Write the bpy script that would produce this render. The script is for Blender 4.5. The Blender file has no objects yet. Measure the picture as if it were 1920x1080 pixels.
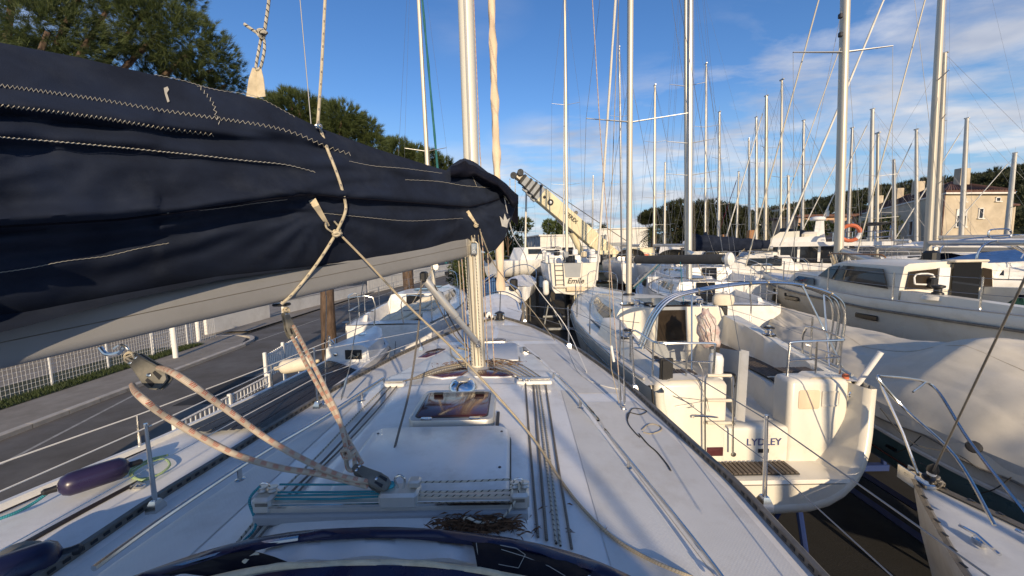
import bpy, bmesh, math, random
import numpy as np
from mathutils import Vector, Matrix, noise as mnoise

random.seed(7); rng = np.random.default_rng(7)
SC = bpy.context.scene; COL = SC.collection
R = math.radians
# ------------------------------------------------------------------ camera, sky, sun, exposure
EYE = 5.0; FPX = 721.0; PITCH = R(5.5); ROLL = R(1.0)
_F = Vector((0, math.cos(PITCH), -math.sin(PITCH)))
_U0 = Vector((0, math.sin(PITCH), math.cos(PITCH))); _R0 = Vector((1, 0, 0))
CU = _U0*math.cos(ROLL) + _R0*math.sin(ROLL)
CR = _R0*math.cos(ROLL) - _U0*math.sin(ROLL)
CAMP = Vector((0, 0, EYE))
cd = bpy.data.cameras.new('camera'); cam = bpy.data.objects.new('camera', cd); COL.objects.link(cam)
cd.sensor_width = 36; cd.lens = 36*FPX/1920; cd.clip_end = 3000; cd.clip_start = 0.05
m = Matrix.Identity(4)
for i in range(3):
    m[i][0] = CR[i]; m[i][1] = CU[i]; m[i][2] = -_F[i]; m[i][3] = CAMP[i]
cam.matrix_world = m
SC.camera = cam

SUN_EL = R(17.0); SUN_AZ = R(9.0)     # the low sun stands behind the camera, to its right
to_sun = Vector((math.sin(SUN_AZ)*math.cos(SUN_EL), -math.cos(SUN_AZ)*math.cos(SUN_EL), math.sin(SUN_EL)))
W = bpy.data.worlds.new('World'); SC.world = W; W.use_nodes = True
nt = W.node_tree; nt.nodes.clear()
def N(nt, t, **k):
    n = nt.nodes.new(t)
    for a, b in k.items(): setattr(n, a, b)
    return n
def math_node(nt, op, a, b=None):
    n = N(nt, 'ShaderNodeMath', operation=op)
    for i, x in enumerate((a, b)):
        if x is None: continue
        if isinstance(x, (int, float)): n.inputs[i].default_value = x
        else: nt.links.new(x, n.inputs[i])
    return n.outputs[0]
def ramp(nt, fac, stops):
    n = N(nt, 'ShaderNodeValToRGB'); e = n.color_ramp.elements
    while len(e) < len(stops): e.new(0.5)
    for i, (p, c) in enumerate(stops):
        e[i].position = p; e[i].color = (*c, 1) if len(c) == 3 else c
    nt.links.new(fac, n.inputs[0]); return n.outputs[0]
sky = N(nt, 'ShaderNodeTexSky', sky_type='NISHITA', sun_disc=False, sun_elevation=SUN_EL,
        sun_rotation=math.atan2(to_sun.x, to_sun.y), air_density=1.0, dust_density=0.1, ozone_density=2.0, altitude=0)
tc = N(nt, 'ShaderNodeTexCoord'); sx = N(nt, 'ShaderNodeSeparateXYZ'); nt.links.new(tc.outputs['Generated'], sx.inputs[0])
zc = math_node(nt, 'ADD', math_node(nt, 'MAXIMUM', sx.outputs[2], 0.0), 0.10)
cx = N(nt, 'ShaderNodeCombineXYZ')
nt.links.new(math_node(nt, 'DIVIDE', sx.outputs[0], zc), cx.inputs[0]); nt.links.new(math_node(nt, 'DIVIDE', sx.outputs[1], zc), cx.inputs[1])
def skynoise(scale, loc, det, rough, dist=0.0, sc=(1, 1, 1)):
    mp = N(nt, 'ShaderNodeMapping'); mp.inputs['Location'].default_value = loc; mp.inputs['Scale'].default_value = sc
    nt.links.new(cx.outputs[0], mp.inputs[0])
    n = N(nt, 'ShaderNodeTexNoise'); n.inputs['Scale'].default_value = scale; n.inputs['Detail'].default_value = det
    n.inputs['Roughness'].default_value = rough; n.inputs['Distortion'].default_value = dist
    nt.links.new(mp.outputs[0], n.inputs[0]); return n.outputs[0]
big = ramp(nt, skynoise(0.36, (3.3700717188079565, 16.168070833911003, 1.8198213663496663), 2, 0.5), [(0.41, (0, 0, 0)), (0.53, (1, 1, 1))])
fine = ramp(nt, skynoise(1.5, (0.3, 2.2, 0), 8, 0.58, 0.25, (0.8, 1.3, 1)), [(0.42, (0, 0, 0)), (0.62, (1, 1, 1))])
cl = math_node(nt, 'MULTIPLY', big, fine)
cl = math_node(nt, 'MULTIPLY', cl, ramp(nt, sx.outputs[2], [(0.0, (0.9,)*3), (0.6, (0.7,)*3)]))
shade = ramp(nt, skynoise(1.1, (5.3, 2.6, 0), 4, 0.6), [(0.35, (2.7, 2.9, 3.5)), (0.65, (5.6, 5.5, 5.5))])
hs = N(nt, 'ShaderNodeHueSaturation'); hs.inputs['Saturation'].default_value = 1.27; hs.inputs['Hue'].default_value = 0.512; nt.links.new(sky.outputs[0], hs.inputs['Color'])
# the air near the horizon pales to a soft blue all the way round; low banks of cloud lie in it
hz = N(nt, 'ShaderNodeMix', data_type='RGBA'); nt.links.new(ramp(nt, sx.outputs[2], [(0.0, (0.93,)*3), (0.10, (0.72,)*3), (0.34, (0.0,)*3)]), hz.inputs[0])
nt.links.new(hs.outputs[0], hz.inputs[6]); hz.inputs[7].default_value = (1.75, 3.0, 4.5, 1)
lm_ = N(nt, 'ShaderNodeMapping'); lm_.inputs['Scale'].default_value = (2.6, 2.6, 13); lm_.inputs['Location'].default_value = (1.7, 0.4, 0.2); nt.links.new(tc.outputs['Generated'], lm_.inputs[0])
ln = N(nt, 'ShaderNodeTexNoise'); ln.inputs['Scale'].default_value = 1.5; ln.inputs['Detail'].default_value = 7; ln.inputs['Roughness'].default_value = 0.55; nt.links.new(lm_.outputs[0], ln.inputs[0])
lowc = math_node(nt, 'MULTIPLY', ramp(nt, ln.outputs[0], [(0.46, (0, 0, 0)), (0.56, (1.0,)*3)]), ramp(nt, sx.outputs[2], [(0.0, (0.5,)*3), (0.07, (1,)*3), (0.20, (0.55,)*3), (0.27, (0, 0, 0))]))
cl = math_node(nt, 'MAXIMUM', cl, lowc)
mx = N(nt, 'ShaderNodeMix', data_type='RGBA'); nt.links.new(cl, mx.inputs[0]); nt.links.new(hz.outputs[2], mx.inputs[6]); nt.links.new(shade, mx.inputs[7])
bg = N(nt, 'ShaderNodeBackground'); bg.inputs[1].default_value = 0.12; nt.links.new(mx.outputs[2], bg.inputs[0])
wo = N(nt, 'ShaderNodeOutputWorld'); nt.links.new(bg.outputs[0], wo.inputs[0])
sd = bpy.data.lights.new('sun', 'SUN'); sd.energy = 3.7; sd.color = (1.0, 0.79, 0.53); sd.angle = R(0.5)
so = bpy.data.objects.new('sun', sd); COL.objects.link(so); so.rotation_euler = to_sun.to_track_quat('Z', 'Y').to_euler()
SC.view_settings.view_transform = 'Standard'; SC.view_settings.look = 'None'
SC.view_settings.exposure = 0.48; SC.view_settings.gamma = 1.0; SC.view_settings.use_curve_mapping = False

# ------------------------------------------------------------------ measuring the place from the photograph
def ray(u, v): return _F + CR*((u-960)/FPX) + CU*((540-v)/FPX)
def P(u, v, Y):                     # the point at distance Y ahead that is seen at u, v
    d = ray(u, v); return CAMP + d*(Y/d.y)
def G(u, v, z):                     # the point at height z
    d = ray(u, v); return CAMP + d*((z-EYE)/d.z)
def proj(p):
    d = Vector(p)-CAMP; w = d.dot(_F); return 960+FPX*d.dot(CR)/w, 540-FPX*d.dot(CU)/w
def lerp(a, b, t): return a+(b-a)*t
def tab(x, xs, ys): return float(np.interp(x, xs, ys))
def sstep(t): t = max(0., min(1., t)); return t*t*(3-2*t)

# ------------------------------------------------------------------ meshes and objects
class MB:
    def __init__(s): s.v = []; s.f = []; s.uv = []; s.mi = []
    def face(s, idx, uv=None, mi=0): s.f.append(tuple(idx)); s.uv.append(uv); s.mi.append(mi)
    def vert(s, p): s.v.append(tuple(p)); return len(s.v)-1
    def quad(s, a, b, c, d):
        i = len(s.v); s.v += [tuple(a), tuple(b), tuple(c), tuple(d)]; s.face((i, i+1, i+2, i+3)); return s
    def box(s, c, size, rot=None, ch=0.0):
        c = Vector(c); h = Vector(size)/2; rot = rot or Matrix.Identity(3)
        if ch <= 0:
            i = len(s.v)
            for z in (-1, 1):
                for x, y in ((-1, -1), (1, -1), (1, 1), (-1, 1)): s.vert(c+rot @ Vector((x*h.x, y*h.y, z*h.z)))
            for f in ((3, 2, 1, 0), (4, 5, 6, 7), (0, 1, 5, 4), (1, 2, 6, 5), (2, 3, 7, 6), (3, 0, 4, 7)): s.face([i+k for k in f])
        else:
            ch = min(ch, min(h)*0.95); rings = []
            for z, k in ((-h.z, ch), (-h.z+ch, 0), (h.z-ch, 0), (h.z, ch)):
                X, Y = h.x-k, h.y-k; q = ch if k == 0 else ch*0.5
                rings.append([c+rot @ Vector(p) for p in ((-X+q, -Y, z), (X-q, -Y, z), (X, -Y+q, z), (X, Y-q, z), (X-q, Y, z), (-X+q, Y, z), (-X, Y-q, z), (-X, -Y+q, z))])
            s.loft(rings, True, True, True)
        return s
    def loft(s, rings, closed=True, cap0=False, cap1=False, uvs=None):
        n = len(rings[0]); b = len(s.v)
        for r in rings: s.v += [tuple(p) for p in r]
        for i in range(len(rings)-1):
            for j in range(n if closed else n-1):
                k = (j+1) % n
                uv = None
                if uvs: uv = ((uvs[i], j/n), (uvs[i], (j+1)/n), (uvs[i+1], (j+1)/n), (uvs[i+1], j/n))
                s.face((b+i*n+j, b+i*n+k, b+(i+1)*n+k, b+(i+1)*n+j), uv)
        if cap0: s.face([b+j for j in range(n)][::-1])
        if cap1: s.face([b+(len(rings)-1)*n+j for j in range(n)])
        return s
    def tube(s, pts, r, n=6, caps=True, closed=False, flat=1.0, up=None):
        pts = [Vector(p) for p in pts]; m = len(pts)
        rs = [r]*m if isinstance(r, (int, float)) else list(r)
        T = []
        for i in range(m):
            if closed: t = pts[(i+1) % m]-pts[i-1]
            else: t = pts[min(i+1, m-1)]-pts[max(i-1, 0)]
            if t.length < 1e-9: t = Vector((0, 0, 1))
            T.append(t.normalized())
        a = Vector(up) if up is not None else (Vector((0, 0, 1)) if abs(T[0].z) < 0.9 else Vector((0, 1, 0)))
        a = (a-T[0]*a.dot(T[0])).normalized(); rings = []; uvs = [0.]
        for i in range(m):
            if i:
                a = a-T[i]*a.dot(T[i])
                if a.length < 1e-6: a = T[i].orthogonal()
                a.normalize(); uvs.append(uvs[-1]+(pts[i]-pts[i-1]).length)
            b = T[i].cross(a)
            rings.append([pts[i]+(a*math.cos(2*math.pi*j/n)*flat+b*math.sin(2*math.pi*j/n))*rs[i] for j in range(n)])
        if closed: rings.append(rings[0]); uvs.append(uvs[-1]+0.01); caps = False
        s.loft(rings, True, caps, caps, uvs); return s
    def grid(s, rows, uv=True):            # rows of points -> sheet
        b = len(s.v); n = len(rows[0]); m = len(rows)
        for r in rows: s.v += [tuple(p) for p in r]
        for i in range(m-1):
            for j in range(n-1):
                s.face((b+i*n+j, b+i*n+j+1, b+(i+1)*n+j+1, b+(i+1)*n+j),
                       ((j/(n-1), i/(m-1)), ((j+1)/(n-1), i/(m-1)), ((j+1)/(n-1), (i+1)/(m-1)), (j/(n-1), (i+1)/(m-1))))
        return s
    def slab(s, poly, nrm, th):            # a flat outline with thickness
        nrm = Vector(nrm).normalized()*th; a = [Vector(p) for p in poly]
        s.loft([a, [p+nrm for p in a]], True, True, True); return s
    def lathe(s, base, axis, prof, n=16):
        axis = Vector(axis).normalized(); a = axis.orthogonal().normalized(); b = axis.cross(a); base = Vector(base)
        s.loft([[base+axis*h+(a*math.cos(2*math.pi*j/n)+b*math.sin(2*math.pi*j/n))*max(r, 1e-4) for j in range(n)] for r, h in prof], True, True, True); return s
    def mesh(s, name, mat, inv=None, smooth=True, ang=38):
        me = bpy.data.meshes.new(name)
        v = s.v if inv is None else [tuple(inv @ Vector(p)) for p in s.v]
        me.from_pydata(v, [], s.f)
        if any(u is not None for u in s.uv):
            ul = me.uv_layers.new(name='uv'); k = 0; data = []
            for f, u in zip(s.f, s.uv):
                for q in range(len(f)): data += list(u[q]) if u else [0., 0.]
            ul.data.foreach_set('uv', data)
        for mm in (mat if isinstance(mat, (list, tuple)) else [mat]): me.materials.append(mm)
        if any(s.mi): me.polygons.foreach_set('material_index', s.mi)
        bm = bmesh.new(); bm.from_mesh(me); bmesh.ops.recalc_face_normals(bm, faces=bm.faces); bm.to_mesh(me); bm.free()
        if smooth:
            me.shade_smooth(); me.set_sharp_from_angle(angle=R(ang))
        me.update(); return me
def smooth_path(pts, k=6):
    pts = [Vector(p) for p in pts]; out = []
    for i in range(len(pts)-1):
        p0 = pts[max(i-1, 0)]; p1 = pts[i]; p2 = pts[i+1]; p3 = pts[min(i+2, len(pts)-1)]
        for j in range(k):
            t = j/k
            out.append(0.5*((2*p1)+(p2-p0)*t+(2*p0-5*p1+4*p2-p3)*t*t+(3*p1-p0-3*p2+p3)*t**3))
    return out+[pts[-1]]
def thing(name, label, cat, loc=(0, 0, 0), rz=0.0, group=None):
    o = bpy.data.objects.new(name, None); COL.objects.link(o); o.empty_display_size = 0.2
    o.location = loc; o.rotation_euler = (0, 0, rz); o['label'] = label; o['category'] = cat
    if group: o['group'] = group
    return o
def _mw(o):
    m = Matrix.LocRotScale(o.location, o.rotation_euler, o.scale)
    return _mw(o.parent) @ m if o.parent else m
def part(name, mb, mat, parent=None, smooth=True, label=None, ang=38, kind=None):
    inv = _mw(parent).inverted() if parent else None
    o = bpy.data.objects.new(name, mb.mesh(name, mat, inv, smooth, ang)); COL.objects.link(o)
    if parent: o.parent = parent
    if label: o['label'] = label
    if kind: o['kind'] = kind
    return o
def solo(name, mb, mat, label, cat, group=None, smooth=True, ang=38):
    """a thing that is one mesh, its origin at its own foot"""
    xs = np.array(mb.v); base = Vector(((xs[:, 0].min()+xs[:, 0].max())/2, (xs[:, 1].min()+xs[:, 1].max())/2, xs[:, 2].min()))
    me = mb.mesh(name, mat, Matrix.Translation(-base), smooth, ang)
    o = bpy.data.objects.new(name, me); COL.objects.link(o); o.location = base
    o['label'] = label; o['category'] = cat
    if group: o['group'] = group
    return o
def struct(name, mb, mat, smooth=False, kind='structure'):
    o = bpy.data.objects.new(name, mb.mesh(name, mat, None, smooth)); COL.objects.link(o); o['kind'] = kind; return o
def copy_tree(o, parent=None, **kw):
    c = o.copy(); COL.objects.link(c)
    if parent: c.parent = parent
    for k, v in kw.items(): c[k] = v
    for ch in o.children: copy_tree(ch, c)
    return c
def text_mb(body, size, origin, xdir, ydir, th=0.004, bold=0.0, shear=0.0, align='CENTER'):
    cu = bpy.data.curves.new('lettering', 'FONT'); cu.body = body; cu.size = size; cu.extrude = th/2; cu.offset = bold; cu.shear = shear
    cu.align_x = align; cu.align_y = 'CENTER'; cu.resolution_u = 3
    o = bpy.data.objects.new('lettering', cu); COL.objects.link(o)
    dg = bpy.context.evaluated_depsgraph_get(); me = bpy.data.meshes.new_from_object(o.evaluated_get(dg))
    x = Vector(xdir).normalized(); y = Vector(ydir).normalized(); z = x.cross(y); mb = MB(); O = Vector(origin)
    for p in me.vertices: mb.v.append(tuple(O+x*p.co.x+y*p.co.y+z*(p.co.z+th/2)))
    for f in me.polygons: mb.face(tuple(f.vertices))
    bpy.data.objects.remove(o); bpy.data.curves.remove(cu); bpy.data.meshes.remove(me); return mb

# ------------------------------------------------------------------ materials
def mat(name, col, rough=0.5, metal=0.0, var=0.0, vscale=4.0, bump=0.0, bscale=60.0, col2=None, stretch=(1, 1, 1), coat=0.0, spec=None, dirt=None, dscale=1.3):
    m = bpy.data.materials.new(name); m.use_nodes = True; t = m.node_tree; b = t.nodes['Principled BSDF']
    b.inputs['Base Color'].default_value = (*col, 1); b.inputs['Roughness'].default_value = rough; b.inputs['Metallic'].default_value = metal
    if coat: b.inputs['Coat Weight'].default_value = coat; b.inputs['Coat Roughness'].default_value = 0.15
    if spec is not None: b.inputs['Specular IOR Level'].default_value = spec
    tc = N(t, 'ShaderNodeTexCoord'); mp = N(t, 'ShaderNodeMapping'); mp.inputs['Scale'].default_value = stretch
    t.links.new(tc.outputs['Object'], mp.inputs[0])
    cur = None
    if var > 0 or col2 is not None:
        n = N(t, 'ShaderNodeTexNoise'); n.inputs['Scale'].default_value = vscale; n.inputs['Detail'].default_value = 6; n.inputs['Roughness'].default_value = 0.62
        t.links.new(mp.outputs[0], n.inputs[0])
        c2 = col2 if col2 is not None else tuple(c*(1-var) for c in col)
        c1 = col if col2 is not None else tuple(min(1, c*(1+var*0.5)) for c in col)
        cur = ramp(t, n.outputs[0], [(0.32, c2), (0.68, c1)])
        rr = ramp(t, n.outputs[0], [(0.3, (min(1, rough*1.25),)*3), (0.7, (rough*0.85,)*3)]); t.links.new(rr, b.inputs['Roughness'])
    if dirt is not None:
        n = N(t, 'ShaderNodeTexNoise'); n.inputs['Scale'].default_value = dscale; n.inputs['Detail'].default_value = 9; n.inputs['Roughness'].default_value = 0.72
        t.links.new(mp.outputs[0], n.inputs[0])
        f = ramp(t, n.outputs[0], [(0.50, (0, 0, 0)), (0.75, (0.55,)*3)])
        x = N(t, 'ShaderNodeMix', data_type='RGBA'); t.links.new(f, x.inputs[0])
        if cur is not None: t.links.new(cur, x.inputs[6])
        else: x.inputs[6].default_value = (*col, 1)
        x.inputs[7].default_value = (*dirt, 1); cur = x.outputs[2]
    if cur is not None: t.links.new(cur, b.inputs['Base Color'])
    if bump > 0:
        n = N(t, 'ShaderNodeTexNoise'); n.inputs['Scale'].default_value = bscale; n.inputs['Detail'].default_value = 4
        t.links.new(mp.outputs[0], n.inputs[0]); bp = N(t, 'ShaderNodeBump'); bp.inputs['Strength'].default_value = bump; bp.inputs['Distance'].default_value = 0.02
        t.links.new(n.outputs[0], bp.inputs['Height']); t.links.new(bp.outputs[0], b.inputs['Normal'])
    return m
def rope_mat(name, col, fleck, period=0.05, duty=0.35, bands=2, rough=0.85, diag=0.0):
    m = mat(name, col, rough); t = m.node_tree; b = t.nodes['Principled BSDF']
    uv = N(t, 'ShaderNodeUVMap'); s = N(t, 'ShaderNodeSeparateXYZ'); t.links.new(uv.outputs[0], s.inputs[0])
    a = math_node(t, 'FRACT', math_node(t, 'ADD', math_node(t, 'DIVIDE', s.outputs[0], period), math_node(t, 'MULTIPLY', s.outputs[1], diag)))
    on = math_node(t, 'LESS_THAN', a, duty)
    if bands:
        on = math_node(t, 'MULTIPLY', on, math_node(t, 'LESS_THAN', math_node(t, 'FRACT', math_node(t, 'MULTIPLY', s.outputs[1], bands)), 0.45))
        fl = math_node(t, 'LESS_THAN', math_node(t, 'FRACT', math_node(t, 'ADD', math_node(t, 'DIVIDE', s.outputs[0], 0.007), math_node(t, 'MULTIPLY', s.outputs[1], 3))), 0.62)
        on = math_node(t, 'MULTIPLY', on, fl)
    n = N(t, 'ShaderNodeTexNoise'); n.inputs['Scale'].default_value = 25; tc = N(t, 'ShaderNodeTexCoord'); t.links.new(tc.outputs['Object'], n.inputs[0])
    base = ramp(t, n.outputs[0], [(0.3, tuple(c*0.72 for c in col)), (0.7, col)])
    x = N(t, 'ShaderNodeMix', data_type='RGBA'); t.links.new(on, x.inputs[0]); t.links.new(base, x.inputs[6]); x.inputs[7].default_value = (*fleck, 1)
    t.links.new(x.outputs[2], b.inputs['Base Color'])
    w = N(t, 'ShaderNodeTexWave'); w.inputs['Scale'].default_value = 1; mp = N(t, 'ShaderNodeMapping'); mp.inputs['Scale'].default_value = (70, 3, 1)
    t.links.new(uv.outputs[0], mp.inputs[0]); t.links.new(mp.outputs[0], w.inputs[0]); bp = N(t, 'ShaderNodeBump'); bp.inputs['Strength'].default_value = 0.5; bp.inputs['Distance'].default_value = 0.004
    t.links.new(w.outputs['Fac'], bp.inputs['Height']); t.links.new(bp.outputs[0], b.inputs['Normal'])
    return m
M = {}
M['gel'] = mat('white gelcoat', (0.78, 0.77, 0.74), 0.34, var=0.10, vscale=1.8, bump=0.03, bscale=9, dirt=(0.43, 0.39, 0.32), dscale=3.4, coat=0.25)
M['gel2'] = mat('cream gelcoat', (0.74, 0.70, 0.60), 0.30, var=0.06, vscale=1.2, dirt=(0.55, 0.47, 0.34), dscale=2.2, coat=0.2)
M['gelgrey'] = mat('weathered gelcoat', (0.60, 0.60, 0.58), 0.42, var=0.12, vscale=2, dirt=(0.33, 0.31, 0.28), dscale=2.4)
M['deckwhite'] = mat('old deck paint', (0.72, 0.72, 0.70), 0.5, var=0.10, vscale=3, dirt=(0.40, 0.37, 0.32), dscale=3, bump=0.05, bscale=70)
M['steel'] = mat('stainless steel', (0.66, 0.65, 0.62), 0.18, 1.0, var=0.12, vscale=6)
M['chrome'] = mat('polished steel', (0.75, 0.75, 0.74), 0.06, 1.0)
M['alu'] = mat('anodised aluminium', (0.62, 0.60, 0.55), 0.42, 0.65, var=0.08, vscale=3)
M['mast'] = mat('mast aluminium', (0.54, 0.50, 0.41), 0.45, 0.3, var=0.08, vscale=2, stretch=(1, 1, 0.15))
M['ownmast'] = mat('own mast alloy', (0.74, 0.70, 0.58), 0.42, 0.2, var=0.06, vscale=2, stretch=(1, 1, 0.15))
M['mastwhite'] = mat('painted mast', (0.58, 0.56, 0.50), 0.4, 0.1, var=0.08, vscale=2)
M['mastdark'] = mat('grey mast', (0.40, 0.40, 0.39), 0.4, 0.5, var=0.1, vscale=2)
M["boom"] = mat('boom aluminium', (0.235, 0.235, 0.235), 0.6, 0.1, var=0.12, vscale=1.6, dirt=(0.17, 0.165, 0.155), dscale=1.1)
M['rail'] = mat('toe rail', (0.22, 0.20, 0.17), 0.45, 0.5, var=0.3, vscale=9)
M['wire'] = mat('rigging wire', (0.34, 0.33, 0.31), 0.4, 0.8)
M['wirewhite'] = mat('white coated wire', (0.75, 0.73, 0.68), 0.5)
M['navy'] = mat('navy acrylic cloth', (0.0130, 0.0190, 0.0370), 0.8, var=0.32, vscale=3.5, bump=0.12, bscale=260, dirt=(0.036, 0.043, 0.060), dscale=2.6, spec=0.2)
M['navydark'] = mat('dark navy cloth', (0.0045, 0.005, 0.011), 0.85, var=0.3, vscale=5, bump=0.12, bscale=240, spec=0.15)
M['navyvinyl'] = mat('navy vinyl', (0.010, 0.012, 0.045), 0.28, var=0.2, vscale=5)
M['purple'] = mat('dark purple fender vinyl', (0.024, 0.018, 0.055), 0.3, var=0.2, vscale=4)
M['thread'] = mat('white thread', (0.42, 0.40, 0.35), 0.9)
M['web'] = mat('tan webbing', (0.62, 0.53, 0.37), 0.85, var=0.2, vscale=20, bump=0.3, bscale=300)
M['cloud'] = mat('folded fabric', (0.70, 0.63, 0.50), 0.85, var=0.12, vscale=4)
M['genoa'] = mat('furled sail cloth', (0.72, 0.57, 0.40), 0.75, var=0.14, vscale=5, stretch=(1, 1, 0.35))
M['genoawhite'] = mat('white furled sail', (0.70, 0.68, 0.62), 0.75, var=0.14, vscale=5, stretch=(1, 1, 0.35))
M['red'] = mat('red furled sail', (0.32, 0.028, 0.035), 0.7)
M['teal'] = mat('teal furled sail', (0.02, 0.14, 0.15), 0.7, var=0.2)
M['black'] = mat('black plastic', (0.018, 0.018, 0.019), 0.42, var=0.2, vscale=12)
M['blockgrey'] = mat('weathered block plastic', (0.13, 0.125, 0.105), 0.55, var=0.25, vscale=14, dirt=(0.24, 0.21, 0.17), dscale=9)
M['glass'] = mat('dark window', (0.012, 0.013, 0.015), 0.06, spec=0.7)
M['amber'] = mat('smoked acrylic', (0.085, 0.026, 0.030), 0.10, var=0.3, vscale=5, spec=0.45)
M['brownglass'] = mat('dim brown window', (0.035, 0.026, 0.018), 0.12, var=0.3, vscale=3, spec=0.5)
M['teak'] = mat('grey teak', (0.13, 0.105, 0.082), 0.7, var=0.35, vscale=14, stretch=(6, 0.6, 1))
M['teakdark'] = mat('dark teak', (0.028, 0.021, 0.017), 0.5, var=0.5, vscale=20, stretch=(6, 0.5, 1))  # near-black brown all over, with stretched grain
M['wood'] = mat('varnished wood', (0.30, 0.14, 0.05), 0.4, var=0.3, vscale=9, stretch=(1, 8, 8))
M['asphalt'] = mat('asphalt', (0.115, 0.105, 0.092), 0.85, var=0.35, vscale=0.6, bump=0.25, bscale=90, dirt=(0.060, 0.056, 0.052), dscale=0.7)
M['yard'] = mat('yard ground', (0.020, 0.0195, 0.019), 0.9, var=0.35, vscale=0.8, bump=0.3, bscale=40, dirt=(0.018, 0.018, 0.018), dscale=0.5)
M['pave'] = mat('pavement', (0.24, 0.215, 0.18), 0.9, var=0.2, vscale=1.5, bump=0.2, bscale=60, dirt=(0.14, 0.125, 0.10), dscale=0.9)
M['kerb'] = mat('kerb stone', (0.42, 0.39, 0.34), 0.85, var=0.2, vscale=3)
M['line'] = mat('road paint', (0.34, 0.33, 0.30), 0.8, var=0.35, vscale=5)
M['soil'] = mat('grassy soil', (0.035, 0.042, 0.016), 0.95, var=0.5, vscale=3)
M['wallwhite'] = mat('white rendered wall', (0.74, 0.72, 0.66), 0.85, var=0.10, vscale=0.8, dirt=(0.45, 0.42, 0.36), dscale=0.6)
M['whitepaint'] = mat('white fence paint', (0.78, 0.77, 0.73), 0.5, var=0.08, vscale=4)
M['greypaint'] = mat('grey paint', (0.30, 0.32, 0.34), 0.6, var=0.1, vscale=2)
M['tarp'] = mat('cream boat cover', (0.62, 0.57, 0.47), 0.85, var=0.10, vscale=2.0, bump=0.18, bscale=160, dirt=(0.40, 0.37, 0.31), dscale=1.6)
M['tarpgrey'] = mat('grey boat cover', (0.50, 0.50, 0.48), 0.85, var=0.12, vscale=2.0, bump=0.18, bscale=160)  # plain grey cloth, used for the fly bridge yacht's cover
M['tealhull'] = mat('teal blue hull', (0.085, 0.185, 0.245), 0.3, var=0.15, vscale=2, coat=0.3)
M['antifoul'] = mat('antifouling', (0.030, 0.032, 0.045), 0.8, var=0.3, vscale=3)
M['antired'] = mat('red antifouling', (0.09, 0.022, 0.018), 0.8, var=0.3, vscale=3)
M['bluesteel'] = mat('blue painted steel', (0.015, 0.035, 0.14), 0.5, var=0.2, vscale=4)
M['bluetarp'] = mat('blue tarpaulin', (0.03, 0.12, 0.33), 0.55, var=0.25, vscale=5, bump=0.3, bscale=15)
M['greyhull'] = mat('dark grey hull', (0.13, 0.135, 0.145), 0.25, var=0.08, coat=0.4)
M['greycover'] = mat('dark grey boom cover', (0.045, 0.047, 0.050), 0.8, var=0.2, vscale=6)
M['bark'] = mat('pine bark', (0.135, 0.088, 0.058), 0.95, col2=(0.042, 0.028, 0.020), vscale=7, bump=1.0, bscale=14, stretch=(1.5, 1.5, 0.45))
M['craneyel'] = mat('cream crane paint', (0.70, 0.63, 0.42), 0.45, var=0.08, vscale=0.6, dirt=(0.42, 0.35, 0.22), dscale=0.7)
M['stucco'] = mat('ochre stucco', (0.54, 0.46, 0.34), 0.9, var=0.22, vscale=0.6, dirt=(0.34, 0.27, 0.19), dscale=0.5)
M['rooftile'] = mat('terracotta roof', (0.125, 0.062, 0.046), 0.85, var=0.35, vscale=2.5)
M['orange'] = mat('orange lifebuoy', (0.55, 0.14, 0.06), 0.6)
M['letter'] = mat('blue lettering', (0.05, 0.065, 0.20), 0.5)
M['letterblack'] = mat('black lettering', (0.015, 0.015, 0.018), 0.5)
M['carred'] = mat('car lamp', (0.35, 0.02, 0.02), 0.3)
M['carwhite'] = mat('white car paint', (0.72, 0.72, 0.72), 0.25, coat=0.5)
M['rubber'] = mat('rubber', (0.02, 0.02, 0.021), 0.7)
M['debris'] = mat('dry pine needles', (0.15, 0.080, 0.042), 0.9, var=0.4, vscale=30)
M['ropered'] = rope_mat('cream rope with red flecks', (0.58, 0.49, 0.38), (0.42, 0.15, 0.10), 0.050, 0.46, 2)
M['ropenavy'] = rope_mat('cream rope with navy marks', (0.66, 0.58, 0.42), (0.03, 0.035, 0.09), 0.085, 0.20, 3)
M['ropefleck'] = rope_mat('white rope with black twist', (0.60, 0.56, 0.46), (0.035, 0.03, 0.03), 0.032, 0.22, 0, diag=1.0)
M['ropetan'] = rope_mat('weathered tan rope', (0.52, 0.44, 0.31), (0.36, 0.30, 0.20), 0.012, 0.4, 0, diag=1.0)
M['ropegrey'] = rope_mat('grey old rope', (0.25, 0.225, 0.19), (0.12, 0.11, 0.10), 0.014, 0.4, 0, diag=1.0)
M['ropeteal'] = rope_mat('teal rope', (0.025, 0.21, 0.27), (0.05, 0.32, 0.38), 0.010, 0.4, 0, diag=1.0)
M['ropegreen'] = rope_mat('pale green rope', (0.42, 0.56, 0.28), (0.30, 0.42, 0.22), 0.02, 0.3, 0, diag=1.0)
M['ropeblack'] = rope_mat('black thin cord', (0.03, 0.03, 0.032), (0.07, 0.07, 0.07), 0.02, 0.3, 0, diag=1.0)
def foliage(name, c1, c2, rough=0.65, trans=0.25):
    m = mat(name, c1, rough); t = m.node_tree; b = t.nodes['Principled BSDF']
    g = N(t, 'ShaderNodeNewGeometry'); c = ramp(t, g.outputs['Random Per Island'], [(0.0, c2), (1.0, c1)])
    t.links.new(c, b.inputs['Base Color'])
    tr = N(t, 'ShaderNodeBsdfTranslucent'); t.links.new(c, tr.inputs[0]); mx = N(t, 'ShaderNodeMixShader'); mx.inputs[0].default_value = trans
    out = t.nodes['Material Output']; t.links.new(b.outputs[0], mx.inputs[1]); t.links.new(tr.outputs[0], mx.inputs[2]); t.links.new(mx.outputs[0], out.inputs[0]); return m
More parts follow.
